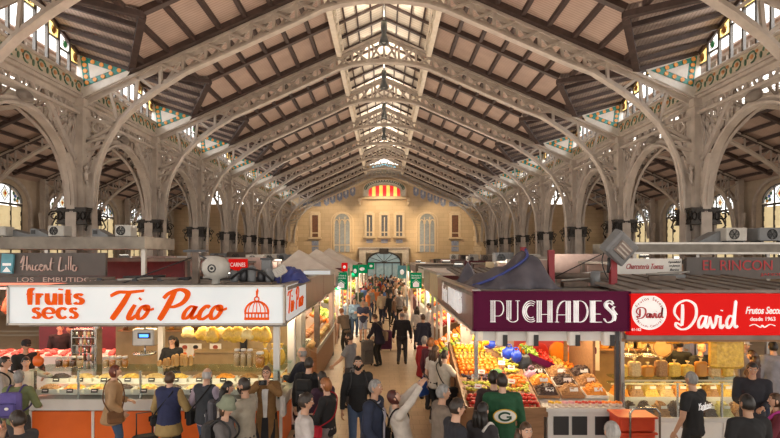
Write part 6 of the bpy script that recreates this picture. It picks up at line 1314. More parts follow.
def head(b, M, S=1., beard=None, glasses=False, face=True):            # materials: 0 skin 1 white 2 dark 3 lip 4 hair
    nu, nv = 20, 14; vs = [M @ (hpt(hdir(i, j, nu, nv)) * S) for i in range(nv + 1) for j in range(nu)]
    b.add(vs, [[i * nu + j, i * nu + (j + 1) % nu, (i + 1) * nu + (j + 1) % nu, (i + 1) * nu + j] for i in range(nv) for j in range(nu)], 0, True)
    R3 = M.to_3x3(); P = lambda *p: M @ (Vector(p) * S)
    b.ball(P(0, .096, -.012), (.013 * S, .017 * S, .014 * S), 0, 8, 6, R3); b.tube([P(0, .083, .03), P(0, .096, -.008)], [.007 * S, .011 * S], 0, 6)
    for s in (-1, 1):
        b.ball(P(s * .073, -.006, .0), (.011 * S, .02 * S, .031 * S), 0, 8, 6, R3)
        if face:
            b.ball(P(s * .03, .077, .022), (.014 * S, .008 * S, .008 * S), 1, 8, 5, R3); b.ball(P(s * .03, .0835, .022), .0062 * S, 2, 6, 4)
            b.tube([P(s * .016, .086, .042), P(s * .045, .076, .043)], .0045 * S, 4, 4)
            if glasses: b.tube([P(s * .031 + .021 * math.cos(a), .094, .02 + .018 * math.sin(a)) for a in [2 * PI * i / 10 for i in range(10)]], .0032 * S, 2, 4, True); b.tube([P(s * .052, .092, .024), P(s * .076, .0, .02)], .003 * S, 2, 4)
    if face: b.ball(P(0, .083, -.05), (.023 * S, .009 * S, .008 * S), 3, 8, 5, R3)
    if glasses: b.tube([P(-.01, .097, .024), P(.01, .097, .024)], .003 * S, 2, 4)
    if beard:
        for i in range(60):
            d = hdir(8 + i % 5, (i * 7) % 40, 40, 14)
            if d.y > -.1 and not (abs(d.x) < .28 and d.z > -.42 and d.y > .5): b.ball(M @ (hpt(d, 1.01) * S), .019 * S, 4, 6, 4)
def hair(style, M, S, mb):
    def shell(keep, k, lump=0.):
        nu, nv = 28, 20; idx = {}; fs = []
        for i in range(nv):
            for j in range(nu):
                d = (hdir(i, j, nu, nv) + hdir(i + 1, (j + 1), nu, nv)).normalized() if 0 < i < nv - 1 else hdir(i + .5, j + .5, nu, nv)
                if keep(d): fs.append([(i, j), (i, (j + 1) % nu), (i + 1, (j + 1) % nu), (i + 1, j)])
        vs = []
        for f in fs:
            for q in f:
                if q not in idx:
                    d = hdir(q[0], q[1], nu, nv); kk = k(d) if callable(k) else k
                    if lump: kk += lump * math.sin(11 * d.x + 3) * math.sin(9 * d.z + 5 * d.y)
                    idx[q] = len(vs); vs.append(M @ (hpt(d, kk) * S))
        n = len(vs); inner = [M @ (hpt(hdir(q[0], q[1], nu, nv), .96) * S) for q in idx]; F_ = [[idx[q] for q in f] for f in fs]; edges = {}
        for f in F_:
            for a, c in zip(f, f[1:] + f[:1]):
                if a != c: edges[(a, c)] = 1
        rim = [[c, a, a + n, c + n] for a, c in edges if (c, a) not in edges]; mb.add(vs + inner, [list(dict.fromkeys(f)) for f in F_ if len(set(f)) > 2] + rim, 0, True)
    short = lambda d: (d.z > .58 if d.y > .55 else d.z > .02 + .5 * max(0, d.y) if d.y > -.05 else d.z > -.5)
    R3 = M.to_3x3(); P = lambda *p: M @ (Vector(p) * S)
    if style == 'short': shell(short, 1.09, .02)
    elif style == 'curly': shell(short, 1.16, .05)
    elif style == 'buzz': shell(short, 1.025)
    elif style == 'ring': shell(lambda d: short(d) and d.z < .42 and d.y < .4, 1.06, .01)
    elif style == 'bob': shell(lambda d: (d.z > .6 if d.y > .62 else d.z > .3 if d.y > .22 else d.z > -.85), lambda d: 1.12 + .16 * max(0, -d.z), .03)
    elif style in ('long', 'pony', 'bun'):
        shell((lambda d: (d.z > .6 if d.y > .6 else d.z > .3 if d.y > .25 else d.z > -.75)) if style == 'long' else short, 1.1, .02)
        if style == 'long':
            for s in (-1, 0, 1): mb.tube([P(s * .05, -.07, .0), P(s * .068, -.085, -.1), P(s * .07, -.085, -.2), P(s * .05, -.08, -.29)], [.05 * S, .052 * S, .045 * S, .015 * S], 0, 9)
        elif style == 'pony': mb.ball(P(0, -.1, .045), .025 * S, 0, 8, 6); mb.tube([P(0, -.1, .045), P(0, -.145, .0), P(0, -.14, -.1), P(0, -.12, -.2), P(0, -.11, -.26)], [.02 * S, .034 * S, .034 * S, .026 * S, .008 * S], 0, 9)
        else: mb.ball(P(0, -.1, .06), .042 * S, 0, 10, 7)
def hand(b, w, d, n, S, curl=.5, m=0):                                   # palm, four jointed fingers of different lengths, thumb from the side
    d = d.normalized(); n = (n - d * n.dot(d)).normalized(); x = d.cross(n); M = Matrix((x, d, n)).transposed()
    b.rbox(w + d * .045 * S, (.078 * S, .095 * S, .028 * S), .02 * S, m, rot=M)
    for i, L in enumerate((.068, .078, .072, .056)):
        p = w + d * .088 * S + x * (-.029 + .0195 * i) * S; a = 0; pts = [p]
        for k in (.45, .32, .23): a += curl * (.55 + .3 * (k < .4)); p = p + (d * math.cos(a) - n * math.sin(a)) * L * k * S; pts.append(p)
        b.tube([pts[0] - d * .02 * S] + pts, [.0095 * S, .0095 * S, .009 * S, .008 * S, .006 * S], m, 6)
    p = w + d * .025 * S - x * .034 * S; q = p - x * .025 * S + d * .022 * S - n * .012 * S; b.tube([p, q, q + d * .028 * S - n * .012 * S * curl], [.0125 * S, .011 * S, .008 * S], m, 6)
NP = [0]
def person(label, px, py, h=1.72, face=0., Y=None, sex='m', skin='fair', hs='short', hc='dark', top=(.03, .03, .035), bottom=(.03, .03, .04), sleeve='long', coat=0, lower='trousers', shoe=(.02, .02, .02), lean=0., hp=0., hy=0., arms=None, walk=0., beard=False, glasses=False, shirt=None, vest=None, curl=.6, group=None, fat=1., root=None, z0=0., low=False, hat=None, logo=None):
    """face: 0 looks away from the camera, 90 to the right of the photo, 180 to the camera. arms: {'r': (x,y,z), 'l': ...} hand places in parts of the height."""
    arms = arms or {}; H = h; W = (1.0 if sex == 'm' else .9) * fat
    t = empty('person'); NP[0] += 1; tag(t, label, 'person', group)
    Rl = Matrix.Rotation(-lean, 3, 'X'); piv = Vector((0, -.01, .53)) * H
    up = lambda p: piv + Rl @ (Vector(p) * H - piv)
    b = MB(); vx = .03 if low else .019
    # legs
    lg = {}
    for s in (-1, 1):
        hip = Vector((s * .052 * (1.05 if sex == 'f' else 1), 0, .51)) * H; foot = Vector((s * .058, walk * s * .11, .045 + (.03 if walk and s * walk < 0 else 0))) * H
        knee, ank = ik(hip, foot, .245 * H, .235 * H, (0, 1, 0)); lg[s] = (hip, knee, ank)
        cap(b, hip, knee, .048 * H * fat, .032 * H); cap(b, knee, ank, .031 * H, .019 * H); cap(b, ank, ank + Vector((0, .085, -.028)) * H, .02 * H, .016 * H)
    b.ball(Vector((0, -.005, .54)) * H, (.088 * H * W, .06 * H * fat, .06 * H), 0, 12, 8)
    for z, rx, ry, y in ((.60, .077, .056, 0), (.66, .08, .058, .002), (.72, .092, .062, .004), (.77, .094, .058, 0)): b.ball(up((0, y, z)), (rx * H * W, ry * H * fat, .05 * H), 0, 12, 8, Rl)
    if sex == 'f':
        for s in (-1, 1): b.ball(up((s * .042, .045, .725)), .036 * H, 0, 8, 6)
    sh = {s: up((s * .105 * W, -.002, .798)) for s in (-1, 1)}
    cap(b, sh[-1], sh[1], .034 * H, .034 * H); cap(b, up((0, -.004, .80)), up((0, .012, .885)), .036 * H, .03 * H)
    hd = {}; al = {}
    for s, k in ((1, 'r'), (-1, 'l')):
        tg = arms.get(k, (.155 * s * W, .03 + .02 * R.random(), .485)); tg = up(tg) if len(tg) == 3 else Vector(tg[:3]) * H
        el, wr = ik(sh[s], tg, .172 * H, .15 * H, Rl @ Vector((s * .55, -.6, -.5))); al[s] = (sh[s], el, wr)
        cap(b, sh[s], el, .031 * H * W, .024 * H); cap(b, el, wr, .024 * H, .0165 * H)
    hc_ = up((0, .015, .93)); Mh = Matrix.Translation(hc_) @ (Matrix.Rotation(-lean * .6, 4, 'X') @ Matrix.Rotation(-hy, 4, 'Z') @ Matrix.Rotation(-hp, 4, 'X')); S = H / 1.72 * (1.0 if sex == 'm' else .96)
    mats = [skinm(SK[skin]), 'eye_white', 'eye_dark', 'lip', hairm(HC[hc])]
    def fin_body(me):
        e = MB(); co = [v.co.copy() for v in me.vertices]; e.add(co, [list(p.vertices) for p in me.polygons], 0, True)
        head(e, Mh, S, beard, glasses, not low or True)
        for s in (1, -1):
            el, wr = al[s][1], al[s][2]; d = (wr - el); nrm = Vector((-s * .9, -.2, .3)) if d.z < -.1 else Vector((0, -.2, 1.)) ; hand(e, wr, d, -nrm if d.z < -.1 else nrm, S, curl)
        e.build('body', mats, t)
    remesh_job(b, [mats[0]], vx, 2, 0, fin_body)
    def garment(name, g, c, wob=.004, v=None, sm=3):
        def fin(me):
            me.materials.clear(); me.materials.append(MATS[cloth(c)]); me.name = name; o = bpy.data.objects.new(name, me); COL.objects.link(o); o.parent = t
        remesh_job(g, [cloth(c)], v or (vx if low else .017), sm, 0 if low else wob, fin)
    # top
    g = MB(); ex_ = .012 * H + (.006 * H if coat else 0); bt = .50 if not coat else .47
    for z, rx, ry, y in dens(((.50, .09, .066, -.005), (.52, .088, .064, -.004), (.57, .084, .062, 0), (.63, .082, .06, .002), (.68, .085, .062, .003), (.73, .094, .066, .004), (.775, .094, .060, 0))):
        if z >= bt: g.ball(up((0, y, z)) if z > .54 else Vector((0, y, z)) * H, (rx * H * W + ex_, ry * H * fat + ex_, .05 * H), 0, 14, 8, Rl)
    if sex == 'f':
        for s in (-1, 1): g.ball(up((s * .042, .047, .722)), .042 * H, 0, 8, 6)
    cap(g, sh[-1], sh[1], .034 * H + ex_ * .9, .034 * H + ex_ * .9)
    if not coat or shirt is None or True: cap(g, up((0, -.006, .80)), up((0, -.002, .838)), .042 * H, .036 * H, True)
    for s in (-1, 1):
        a, el, wr = al[s]; k = ex_ * .75
        if sleeve == 'none': continue
        if sleeve == 'short': cap(g, a, a.lerp(el, .68), .031 * H * W + k, .029 * H + k, True)
        else: cap(g, a, el, .031 * H * W + k, .025 * H + k); cap(g, el, el.lerp(wr, .93), .025 * H + k, .0185 * H + k * .9, True)
    if coat:
        n = max(4, int((.55 - coat) / .018))
        for i in range(n): z = .55 - (.55 - coat) * i / (n - 1); g.ball(Vector((0, -.004, z)) * H, ((.094 + .035 * i / n) * H * W + ex_, (.068 + .035 * i / n) * H * fat + ex_, .045 * H), 0, 14, 7)
    garment({True: 'coat', False: 'top'}[bool(coat)], g, top)
    if vest is not None:
        g = MB()
        for z, rx, ry, y in dens(((.51, .094, .07, -.004), (.56, .09, .068, 0), (.62, .088, .066, .002), (.68, .09, .067, .003), (.73, .098, .07, .004), (.77, .094, .062, 0))): g.ball(up((0, y, z)) if z > .54 else Vector((0, y, z)) * H, (rx * H * W + ex_ * 1.5, ry * H * fat + ex_ * 1.5, .048 * H), 0, 14, 8, Rl)
        cap(g, sh[-1] * .9 + sh[1] * .1, sh[1] * .9 + sh[-1] * .1, .034 * H + ex_ * 1.5, .034 * H + ex_ * 1.5); garment('vest', g, vest)
    if shirt is not None:
        b2 = MB(); w_ = .034
        for i in range(9):
            z = .55 + .275 * i / 8
        pts = [(z, (.066 + .012 + .0125 + (.008 if .68 < z < .76 else 0) + (.006 if sex == 'f' and .66 < z < .77 else 0)) * H * fat + (.006 * H if coat else 0) if z < .79 else .052 * H) for z in [.5 + .325 * i / 10 for i in range(11)]]
        vs = []
        for z, yy in pts:
            q = w_ * (.5 + .5 * (z - .5) / .32) * H
            for u in (-1, -.5, 0, .5, 1): vs.append(up((0, 0, z)) + Rl @ Vector((u * q, yy - .006 * H * abs(u), 0)))
        b2.add(vs, [[i * 5 + j, i * 5 + j + 1, i * 5 + j + 6, i * 5 + j + 5] for i in range(10) for j in range(4)], 0, True); o = b2.build('shirt_front', cloth(shirt), t)
        if coat and coat < .3:                                       # trousers seen where the long coat hangs open
            b2 = MB(); vs = []
            for k in range(8): z = .5 - (.5 - coat) * k / 7; yy = ((.068 + .035 * max(0, (.55 - z) / (.55 - coat))) * fat + .0035) * H + ex_; vs += [Vector((u * (.03 + .012 * k / 7) * H, yy - .004 * H * abs(u), z * H)) for u in (-1, -.5, 0, .5, 1)]
            b2.add(vs, [[i * 5 + j, i * 5 + j + 1, i * 5 + j + 6, i * 5 + j + 5] for i in range(7) for j in range(4)], 0, True); b2.build('trouser_front', cloth(bottom), t)
    # lower garment
    g = MB(); g.ball(Vector((0, -.006, .535)) * H, (.09 * H * W + .01 * H, .064 * H * fat + .008 * H, .06 * H), 0, 12, 8)
    for s in (-1, 1):
        hip, knee, ank = lg[s]
        if lower == 'shorts': cap(g, hip, hip.lerp(knee, .85), .054 * H * fat, .046 * H, True)
        else: cap(g, hip, knee, .053 * H * fat, .040 * H); cap(g, knee, knee.lerp(ank, .97), .040 * H, .030 * H, True)
    if lower == 'skirt':
        for i in range(12): g.ball(Vector((0, 0, .52 - .02 * i)) * H, ((.095 + .004 * i) * H, (.07 + .01 * i) * H, .04 * H), 0, 12, 7)
    garment(lower, g, bottom, .003)
    for s in (-1, 1):
        ank = lg[s][2]; q = MB(); q.ball(ank + Vector((0, .035, -.022)) * H, (.024 * H, .062 * H, .024 * H), 0, 10, 7, fn=lambda d: 1 if d.z > -.5 else .94); q.tube([ank + Vector((0, 0, -.02)) * H, ank + Vector((0, 0, .02)) * H], [.025 * H, .024 * H], 0, 8); q.build('shoe', cloth(shoe), t)
    if hs != 'bald':
        mb = MB(); hair(hs, Mh, S, mb)
        if mb.f: mb.build('hair', hairm(HC[hc]), t)
    if hat is not None:
        mb = MB(); R3 = Mh.to_3x3()
        if hat[0] == 'bucket': mb.lathe([(.135, .0), (.1, .05), (.088, .12), (.07, .145), (.01, .15)], Mh @ Vector((0, -.005, .03)), 0, 18, R3)
        else: mb.lathe([(.088, .03), (.09, .06), (.078, .11), (.04, .135), (.01, .14)], Mh @ Vector((0, -.005, 0)), 0, 16, R3); mb.ball(Mh @ Vector((0, .1, .045)), (.06, .06, .008), 0, 10, 5, R3)
        mb.build('hat', cloth(hat[1]), t)
    # placement: top of the head at the given pixel
    topz = (Mh @ Vector((0, 0, .12 * S))).z
    if Y is None: Y = F * (HZ - topz) / (py - VY)
    th = math.radians(face); Rz = Matrix.Rotation(-th, 3, 'Z'); off = Rz @ hc_; X = (px - VX) * (Y + 0) / F
    t.location = (X - off.x, Y - off.y, z0) if root is None else root; t.rotation_euler = (0, 0, -th)
    t_info = dict(t=t, H=H, up=up, Mh=Mh, al=al, Rz=Rz, S=S); return t_info
def in_world(i, p): return i['t'].location + i['Rz'] @ Vector(p)
def carried(i, name, label, cat, parts, group=None):                        # a bag or other thing worn or held: a thing of its own, placed in the person's frame
    t = thing(name, label, cat, i['t'].location, 0, group); t.rotation_euler = i['t'].rotation_euler
    for pn, mb, m in parts: mb.build(pn, m, t)
    return t
def backpack(i, label, c, c2=None, w=.17):
    H = i['H']; up = i['up']; b = MB(); R3 = Matrix.Identity(3); b.rbox(up((0, -.135, .69)), (w * H, .085 * H, .24 * H), .05); p = MB(); p.rbox(up((0, -.185, .655)), (w * .75 * H, .03 * H, .12 * H), .03); s = MB()
    for q in (-1, 1): s.tube(spline([up((q * .055, -.1, .79)), up((q * .062, -.02, .852)), up((q * .07, .075, .80)), up((q * .085, .09, .72)), up((q * .105, .02, .64)), up((q * .07, -.1, .6))], 4), .014, 0, 6)
    z = MB(); z.ball(up((0, -.203, .67)), (.02 * H, .004 * H, .015 * H), 0, 8, 5)
    return carried(i, 'backpack', label, 'backpack', [('bag', b, cloth(c)), ('pocket', p, cloth(c2 or tuple(x * .8 for x in c))), ('straps', s, cloth(tuple(x * .6 for x in c))), ('badge', z, 'card_white')])
def shoulder_bag(i, label, c, side=1, z=.5, w=.3, hh=.22, cross=True, y=.0):
    H = i['H']; up = i['up']; b = MB(); c0 = Vector((side * .15 * H, y * H, z * H)); b.rbox(c0, (.1, w, hh), .04); f = MB(); f.rbox(c0 + Vector((side * .055, 0, .04)), (.015, w * .9, hh * .5), .008); s = MB(); o = -side if cross else side
    s.tube(spline([c0 + Vector((0, w * .3, hh * .4)), up((side * .07, .10, .68)), up((o * .06, .072, .80)), up((o * .07, 0, .85)), up((o * .06, -.072, .80)), up((side * .06, -.092, .66)), c0 + Vector((0, -w * .3, hh * .4))], 5), .011, 0, 5)
    return carried(i, 'shoulder_bag', label, 'bag', [('bag', b, cloth(c)), ('flap', f, cloth(tuple(x * .8 for x in c))), ('strap', s, cloth(tuple(x * .7 for x in c)))])
NAVY = (.018, .025, .06); BLACK = (.014, .014, .016); DGREY = (.05, .05, .055); JEAN = (.05, .09, .17); WHITE = (.7, .66, .62); CREAM = (.6, .52, .42)

# ---- left group, in front of the nut stall
i = person('man in light grey shirt with dark hair at the left edge, looking right', 5, 356, 1.74, 75, hs='short', top=(.42, .40, .40), arms={'r': (.1, .2, .6), 'l': (-.1, .18, .58)}); backpack(i, 'dark backpack on the grey shirted man at the left edge', BLACK)
person('man in dark clothes and black cap beside the left end of the nut counter', 26, 340, 1.76, 130, skin='tan', hs='short', hc='black', top=BLACK, hat=('cap', BLACK), arms={'r': (.08, .2, .6), 'l': (-.12, .2, .58)}, hp=.3)
person('young person in white shirt under the orange bag', 26, 356.5, 1.60, 140, hs='short', hc='dark', top=WHITE, arms={'l': (-.2, .12, .78), 'r': (.08, .17, .6)}, hp=.2)
i = person('grey-haired woman in green cardigan, back to the camera, at the lower left', 19, 370, 1.64, -8, sex='f', hs='bob', hc='grey', top=(.17, .20, .09), bottom=DGREY, arms={'r': (.12, .16, .6)}, fat=1.1); backpack(i, 'purple backpack on the grey-haired woman in green', (.13, .10, .34), (.10, .08, .28), .2)
person('dark-haired man resting his chin on his hand at the bottom left corner', 18, 411, 1.66, -80, skin='tan', hs='curly', hc='dark', top=DGREY, hp=.25, arms={'l': (-.03, .13, .80), 'r': (.06, .16, .66)})
i = person('red-haired woman in tan jacket and jeans in front of the nut counter', 115, 365, 1.65, 62, sex='f', hs='bob', hc='red', top=(.40, .25, .13), bottom=JEAN, coat=.43, fat=1.08, arms={'r': (.16, .08, .54), 'l': (-.08, .14, .6)}); shoulder_bag(i, 'brown crossbody bag on the red-haired woman', (.2, .09, .035), 1, .5, .26, .2, y=.02)
i = person('curly brown-haired person in navy vest and tan sleeves at the nut counter', 170, 372, 1.64, 10, sex='f', hs='curly', hc='brown', top=(.36, .25, .1), vest=(.022, .028, .085), bottom=BLACK, coat=.42, fat=1.1, arms={'r': (.14, .17, .58), 'l': (-.15, .1, .52)}); shoulder_bag(i, 'thin dark crossbody bag on the person in the navy vest', BLACK, -1, .52, .2, .16)
i = person('grey-haired man in dark quilted vest and lilac sleeves at the nut counter', 207, 368, 1.70, 22, hs='ring', hc='silver', top=(.42, .35, .44), vest=(.035, .04, .05), bottom=JEAN, arms={'l': (-.17, .10, .54), 'r': (.1, .2, .62)}, hp=.2, hy=-.4); shoulder_bag(i, 'black bag at the left hip of the man in the quilted vest', BLACK, -1, .53, .3, .24)
i = person('dark-haired woman in navy top right of the quilted vest man', 228, 381, 1.56, 75, sex='f', hs='long', hc='black', top=NAVY, hp=.15, arms={'r': (.07, .2, .62)}); backpack(i, 'grey backpack on the woman in the navy top', (.1, .1, .12))
i = person('person in green grey bucket hat at the bottom left of the aisle', 226, 401, 1.60, 100, sex='f', hs='bob', hc='brown', top=(.14, .13, .13), hat=('bucket', (.25, .28, .2)), hp=.3, arms={'r': (.06, .2, .6)}); backpack(i, 'dark grey backpack on the person in the bucket hat', DGREY)
person('bald bearded man in beige T-shirt in profile looking left', 244, 377, 1.79, -75, skin='tan', hs='buzz', hc='dark', beard=True, top=(.38, .34, .27), sleeve='short', bottom=DGREY, arms={'l': (-.1, .24, .6), 'r': (.1, .22, .58)}, hp=.1)
i = person('woman in long camel coat photographing towards the camera', 266.5, 366, 1.66, 178, sex='f', hs='bob', hc='brown', top=(.23, .12, .04), coat=.25, shirt=(.7, .68, .66), bottom=BLACK, glasses=True, arms={'r': (.035, .17, .855), 'l': (-.035, .17, .855)}, curl=.9)
b = MB(); b.rbox(i['up']((0, .205, .875)), (.13, .05, .075), .01); l = MB(); l.lathe([(.028, 0), (.028, .04), (.022, .045)], i['up']((.0, .22, .875)), 0, 14, Matrix.Rotation(-PI / 2, 3, 'X')); carried(i, 'camera', 'small dark camera held up by the woman in the camel coat', 'camera', [('body', b, 'black_plastic'), ('lens', l, 'dark_steel')])
b = MB(); b.rbox(i['up']((-.17, .03, .60)), (.09, .22, .34), .04); s_ = MB(); s_.tube(spline([i['up']((-.17, .07, .69)), i['up']((-.16, .06, .76)), i['up']((-.17, -.01, .69))], 5), .012); carried(i, 'tote_bag', 'white tote bag on the arm of the woman in the camel coat', 'bag', [('bag', b, cloth(WHITE)), ('handle', s_, cloth(CREAM))])
person('bald man in dark navy coat leaning at the corner of the nut counter', 302, 347, 1.74, -70, hs='ring', hc='grey', top=(.016, .018, .03), coat=.42, arms={'r': (.12, .2, .66), 'l': (-.04, .22, .66)}, fat=1.1)
i = person('dark-haired man in black jacket with backpack at the aisle corner', 309, 357, 1.74, 12, hs='short', hc='dark', top=BLACK, bottom=DGREY); backpack(i, 'black backpack with white mark on the man at the aisle corner', (.02, .02, .022), (.03, .03, .035))
person('dark-haired woman in plum dark top behind the woman with red bag', 322, 371, 1.62, -40, sex='f', hs='long', hc='dark', top=(.05, .02, .04))
i = person('ginger-blond woman in black sweater looking down in profile', 326, 378, 1.64, -70, sex='f', hs='bob', hc='ginger', top=BLACK, bottom=(.2, .16, .16), hp=.35, arms={'r': (.06, .18, .62), 'l': (-.06, .18, .63)}, fat=1.05); shoulder_bag(i, 'bright red bag at the hip of the woman in black sweater', (.5, .012, .03), -1, .535, .26, .17, y=.06)
person('dark curly-haired man in white striped shirt in profile looking right', 306, 393, 1.70, 78, hs='curly', hc='dark', skin='tan', top=(.55, .50, .48), hp=.15, arms={'r': (.1, .16, .58)})
person('balding man in grey T-shirt in the aisle facing the left stalls', 349.5, 332, 1.74, -70, hs='buzz', hc='dark', skin='tan', beard=True, top=(.2, .2, .21), sleeve='short', bottom=(.05, .045, .05), arms={'l': (-.12, .2, .56), 'r': (.12, .1, .5)})
i = person('dark bearded man in black jacket and jeans walking towards the camera', 358, 356, 1.78, 172, hs='short', hc='black', skin='tan', beard=True, top=BLACK, bottom=(.07, .11, .2), walk=.6); backpack(i, 'backpack worn by the bearded man in black', DGREY)
i = person('grey-haired man in navy blazer and pale shirt looking right', 375.5, 379, 1.76, 112, hs='short', hc='grey', skin='tan', top=(.02, .028, .06), coat=.42, shirt=(.5, .5, .6), bottom=DGREY, arms={'r': (.13, .1, .52)}); shoulder_bag(i, 'dark bag at the side of the man in the navy blazer', BLACK, -1, .5, .3, .24)
i = person('auburn-haired woman in white blouse tilting back to photograph upwards', 394, 391, 1.64, 78, sex='f', hs='bob', hc='auburn', top=(.62, .56, .5), bottom=BLACK, lean=-.28, hp=-.45, fat=1.12, arms={'r': (.02, .30, .98), 'l': (-.06, .28, .96)}, curl=.8)
w_ = (i['al'][1][2] + i['al'][-1][2]) / 2; b = MB(); b.rbox(w_ + Vector((0, .09, .11)), (.16, .012, .08), .005, rot=Matrix.Rotation(.6, 3, 'X')); l = MB(); l.lathe([(.012, 0), (.012, .006)], w_ + Vector((.05, .1, .12)), n=8, rot=Matrix.Rotation(-PI / 2, 3, 'X')); carried(i, 'phone', 'smartphone held high by the auburn-haired woman', 'phone', [('body', b, 'black_plastic'), ('lens', l, 'dark_steel')])
shoulder_bag(i, 'black handbag on the auburn-haired woman in white', BLACK, -1, .5, .28, .22)
# ---- right group
person('grey-haired man in brown grey jacket beside the corner fruit bench', 443, 384, 1.74, 80, hs='short', hc='grey', skin='tan', top=(.24, .19, .15), coat=.44, shirt=(.55, .5, .5), bottom=DGREY)
person('dark-haired man with glasses in dark jacket at the bottom right of the aisle', 457, 398, 1.76, 75, hs='short', hc='dark', glasses=True, top=(.025, .026, .035), bottom=BLACK, hp=.1)
i = person('long dark-haired woman left of the man in the green jacket', 483, 402, 1.64, 40, sex='f', hs='long', hc='black', top=(.05, .045, .05), bottom=BLACK); b = MB(); b.tube(spline([i['up']((.05, -.08, .8)), i['up']((.07, 0, .852)), i['up']((.08, .08, .77)), i['up']((.1, .09, .66))], 5), .018); carried(i, 'strap', 'white bag strap over the shoulder of the long dark-haired woman', 'strap', [('strap', b, cloth(WHITE)), ])
i = person('man in green jacket with white oval G emblem on the back', 502, 373, 1.78, 2, hs='short', hc='dark', top=(.014, .085, .035), bottom=BLACK, coat=.45, fat=1.1)
def back_patch(i, parts, z, y=-.098):                                              # flat emblem lying on the back
    up = i['up']; H = i['H']
    for nm, mb, m in parts:
        for k, v in enumerate(mb.v): q = Vector(v); mb.v[k] = tuple(up((0, y, z)) + Vector((q.x, -q.y * 1.0 + .16 * q.x * q.x, q.z)))
        mb.build(nm, m, i['t'])
def ell(a, c, d, n=28): b = MB(); b.prism([(a * math.cos(2 * PI * k / n), d, c * math.sin(2 * PI * k / n)) for k in range(n)], (0, -.004, 0)); return b
def gshape():
    b = MB(); P = [(.085 * math.cos(a), .0, .055 * math.sin(a)) for a in [math.radians(35 + 290 * k / 20) for k in range(21)]]; b.ribbon([(x, .012, z) for x, _, z in P], (0, .004, 0), .028); b.box((.055, .012, -.005), (.07, .004, .024)); b.box((.078, .012, -.02), (.026, .004, .04)); return b
mat('emblem_yellow', (.7, .45, .03), .5); mat('emblem_green', (.01, .06, .025), .5)
back_patch(i, [('emblem_rim', ell(.17, .105, .0), 'emblem_yellow'), ('emblem', ell(.155, .09, .006), 'card_white'), ('emblem_letter', gshape(), 'emblem_green')], .68, -.112)
person('dark-haired person right behind the man in the green jacket', 494, 376, 1.76, 20, Y=7.9, hs='curly', hc='dark', top=(.05, .03, .03))
person('brown-haired woman at the bottom centre looking at the camera', 526, 422, 1.62, 168, sex='f', hs='long', hc='brown', top=BLACK)
i = person('woman with dark ponytail and cream top reaching over the fruit', 445, 350, 1.64, 58, sex='f', hs='pony', hc='dark', top=(.55, .49, .40), bottom=BLACK, sleeve='short', arms={'r': (.12, .24, .62), 'l': (.02, .25, .62)}); shoulder_bag(i, 'dark bag on the woman with the ponytail', BLACK, 1, .52, .24, .2)
i = person('long brown-haired woman in white lace top and black trousers at the fruit bench', 435.5, 345, 1.66, 48, sex='f', hs='long', hc='brown', top=(.6, .55, .48), bottom=BLACK, shoe=WHITE, sleeve='short', arms={'r': (.1, .22, .6)})
b = MB(); b.rbox(i['up']((-.17, -.02, .44)), (.1, .3, .34), .04); s_ = MB(); s_.tube(spline([i['up']((-.17, .05, .54)), i['up']((-.15, 0, .62)), i['up']((-.17, -.07, .54))], 5), .01); carried(i, 'tote_bag', 'bright blue tote bag beside the woman in the white lace top', 'bag', [('bag', b, cloth((.02, .09, .4))), ('handle', s_, cloth((.015, .06, .3)))])
person('person with orange-blond hair and maroon jacket at the aisle fruit bench', 431, 337.5, 1.66, 40, sex='f', hs='bob', hc='ginger', top=(.1, .02, .03))
person('woman in red coat partly hidden at the aisle fruit bench', 424.5, 336, 1.56, 45, sex='f', hs='bob', hc='grey', top=(.32, .015, .02), coat=.4, bottom=BLACK)
i = person('bald man in black T-shirt with white script on the back', 691.5, 371, 1.78, -28, skin='tan', hs='buzz', hc='grey', top=(.012, .012, .014), sleeve='short', bottom=BLACK, arms={'l': (-.17, .05, .50), 'r': (.15, .12, .52)}, hy=.2)
t_ = text('shirt_lettering', 'Yankees', .12, 'letter_white', i['t'], i['up']((.0, -.094, .735)), shear=.35, width=.32, height=.10, depth=.003); b = MB(); b.bar((-.06, 0, -.06), (.13, 0, -.045), .006, .012, up=(0, 1, 0)); o = b.build('shirt_underline', 'letter_white', i['t']); o.location = i['up']((0, -.095, .735))
person('dark-haired man in black T-shirt seen from behind at the bottom right', 747, 394, 1.76, -5, hs='short', hc='black', skin='olive', top=BLACK, sleeve='short', bottom=BLACK, fat=1.12)
person('dark-haired man in dark jacket looking down at the right end of the nut counter', 752.5, 362, 1.74, -150, hs='short', hc='black', skin='tan', top=(.018, .018, .026), hp=.35, arms={'r': (.06, .16, .6), 'l': (-.06, .16, .6)}, fat=1.1)
person('person in light grey hooded top with back turned at the right edge', 773, 341, 1.78, 10, hs='short', hc='black', top=(.27, .27, .30), coat=.44, bottom=NAVY)
person('woman with long brown hair behind the dark jacket man on the right', 752, 350, 1.64, -35, sex='f', hs='long', hc='brown', top=(.09, .05, .05))
person('person in white cap and pale top beyond the crisp sack', 745, 340, 1.68, 160, hs='short', hc='dark', top=(.4, .37, .37), hat=('cap', WHITE))
i = person('woman in maroon top at the lower right edge', 776, 393, 1.62, -60, sex='f', hs='long', hc='brown', top=(.14, .02, .035), arms={'l': (-.05, .2, .66)}); b = MB(); b.tube(spline([i['up']((-.06, -.07, .8)), i['up']((-.06, 0, .852)), i['up']((-.05, .09, .75)), i['up']((.02, .1, .6)), i['up']((.1, .05, .52))], 5), .022); carried(i, 'strap', 'magenta strap across the woman in the maroon top', 'strap', [('strap', b, cloth((.5, .05, .3)))])
person('grey-haired man whose head shows at the bottom below the red crates', 612, 421, 1.74, -5, hs='short', hc='silver', top=DGREY, fat=1.05)
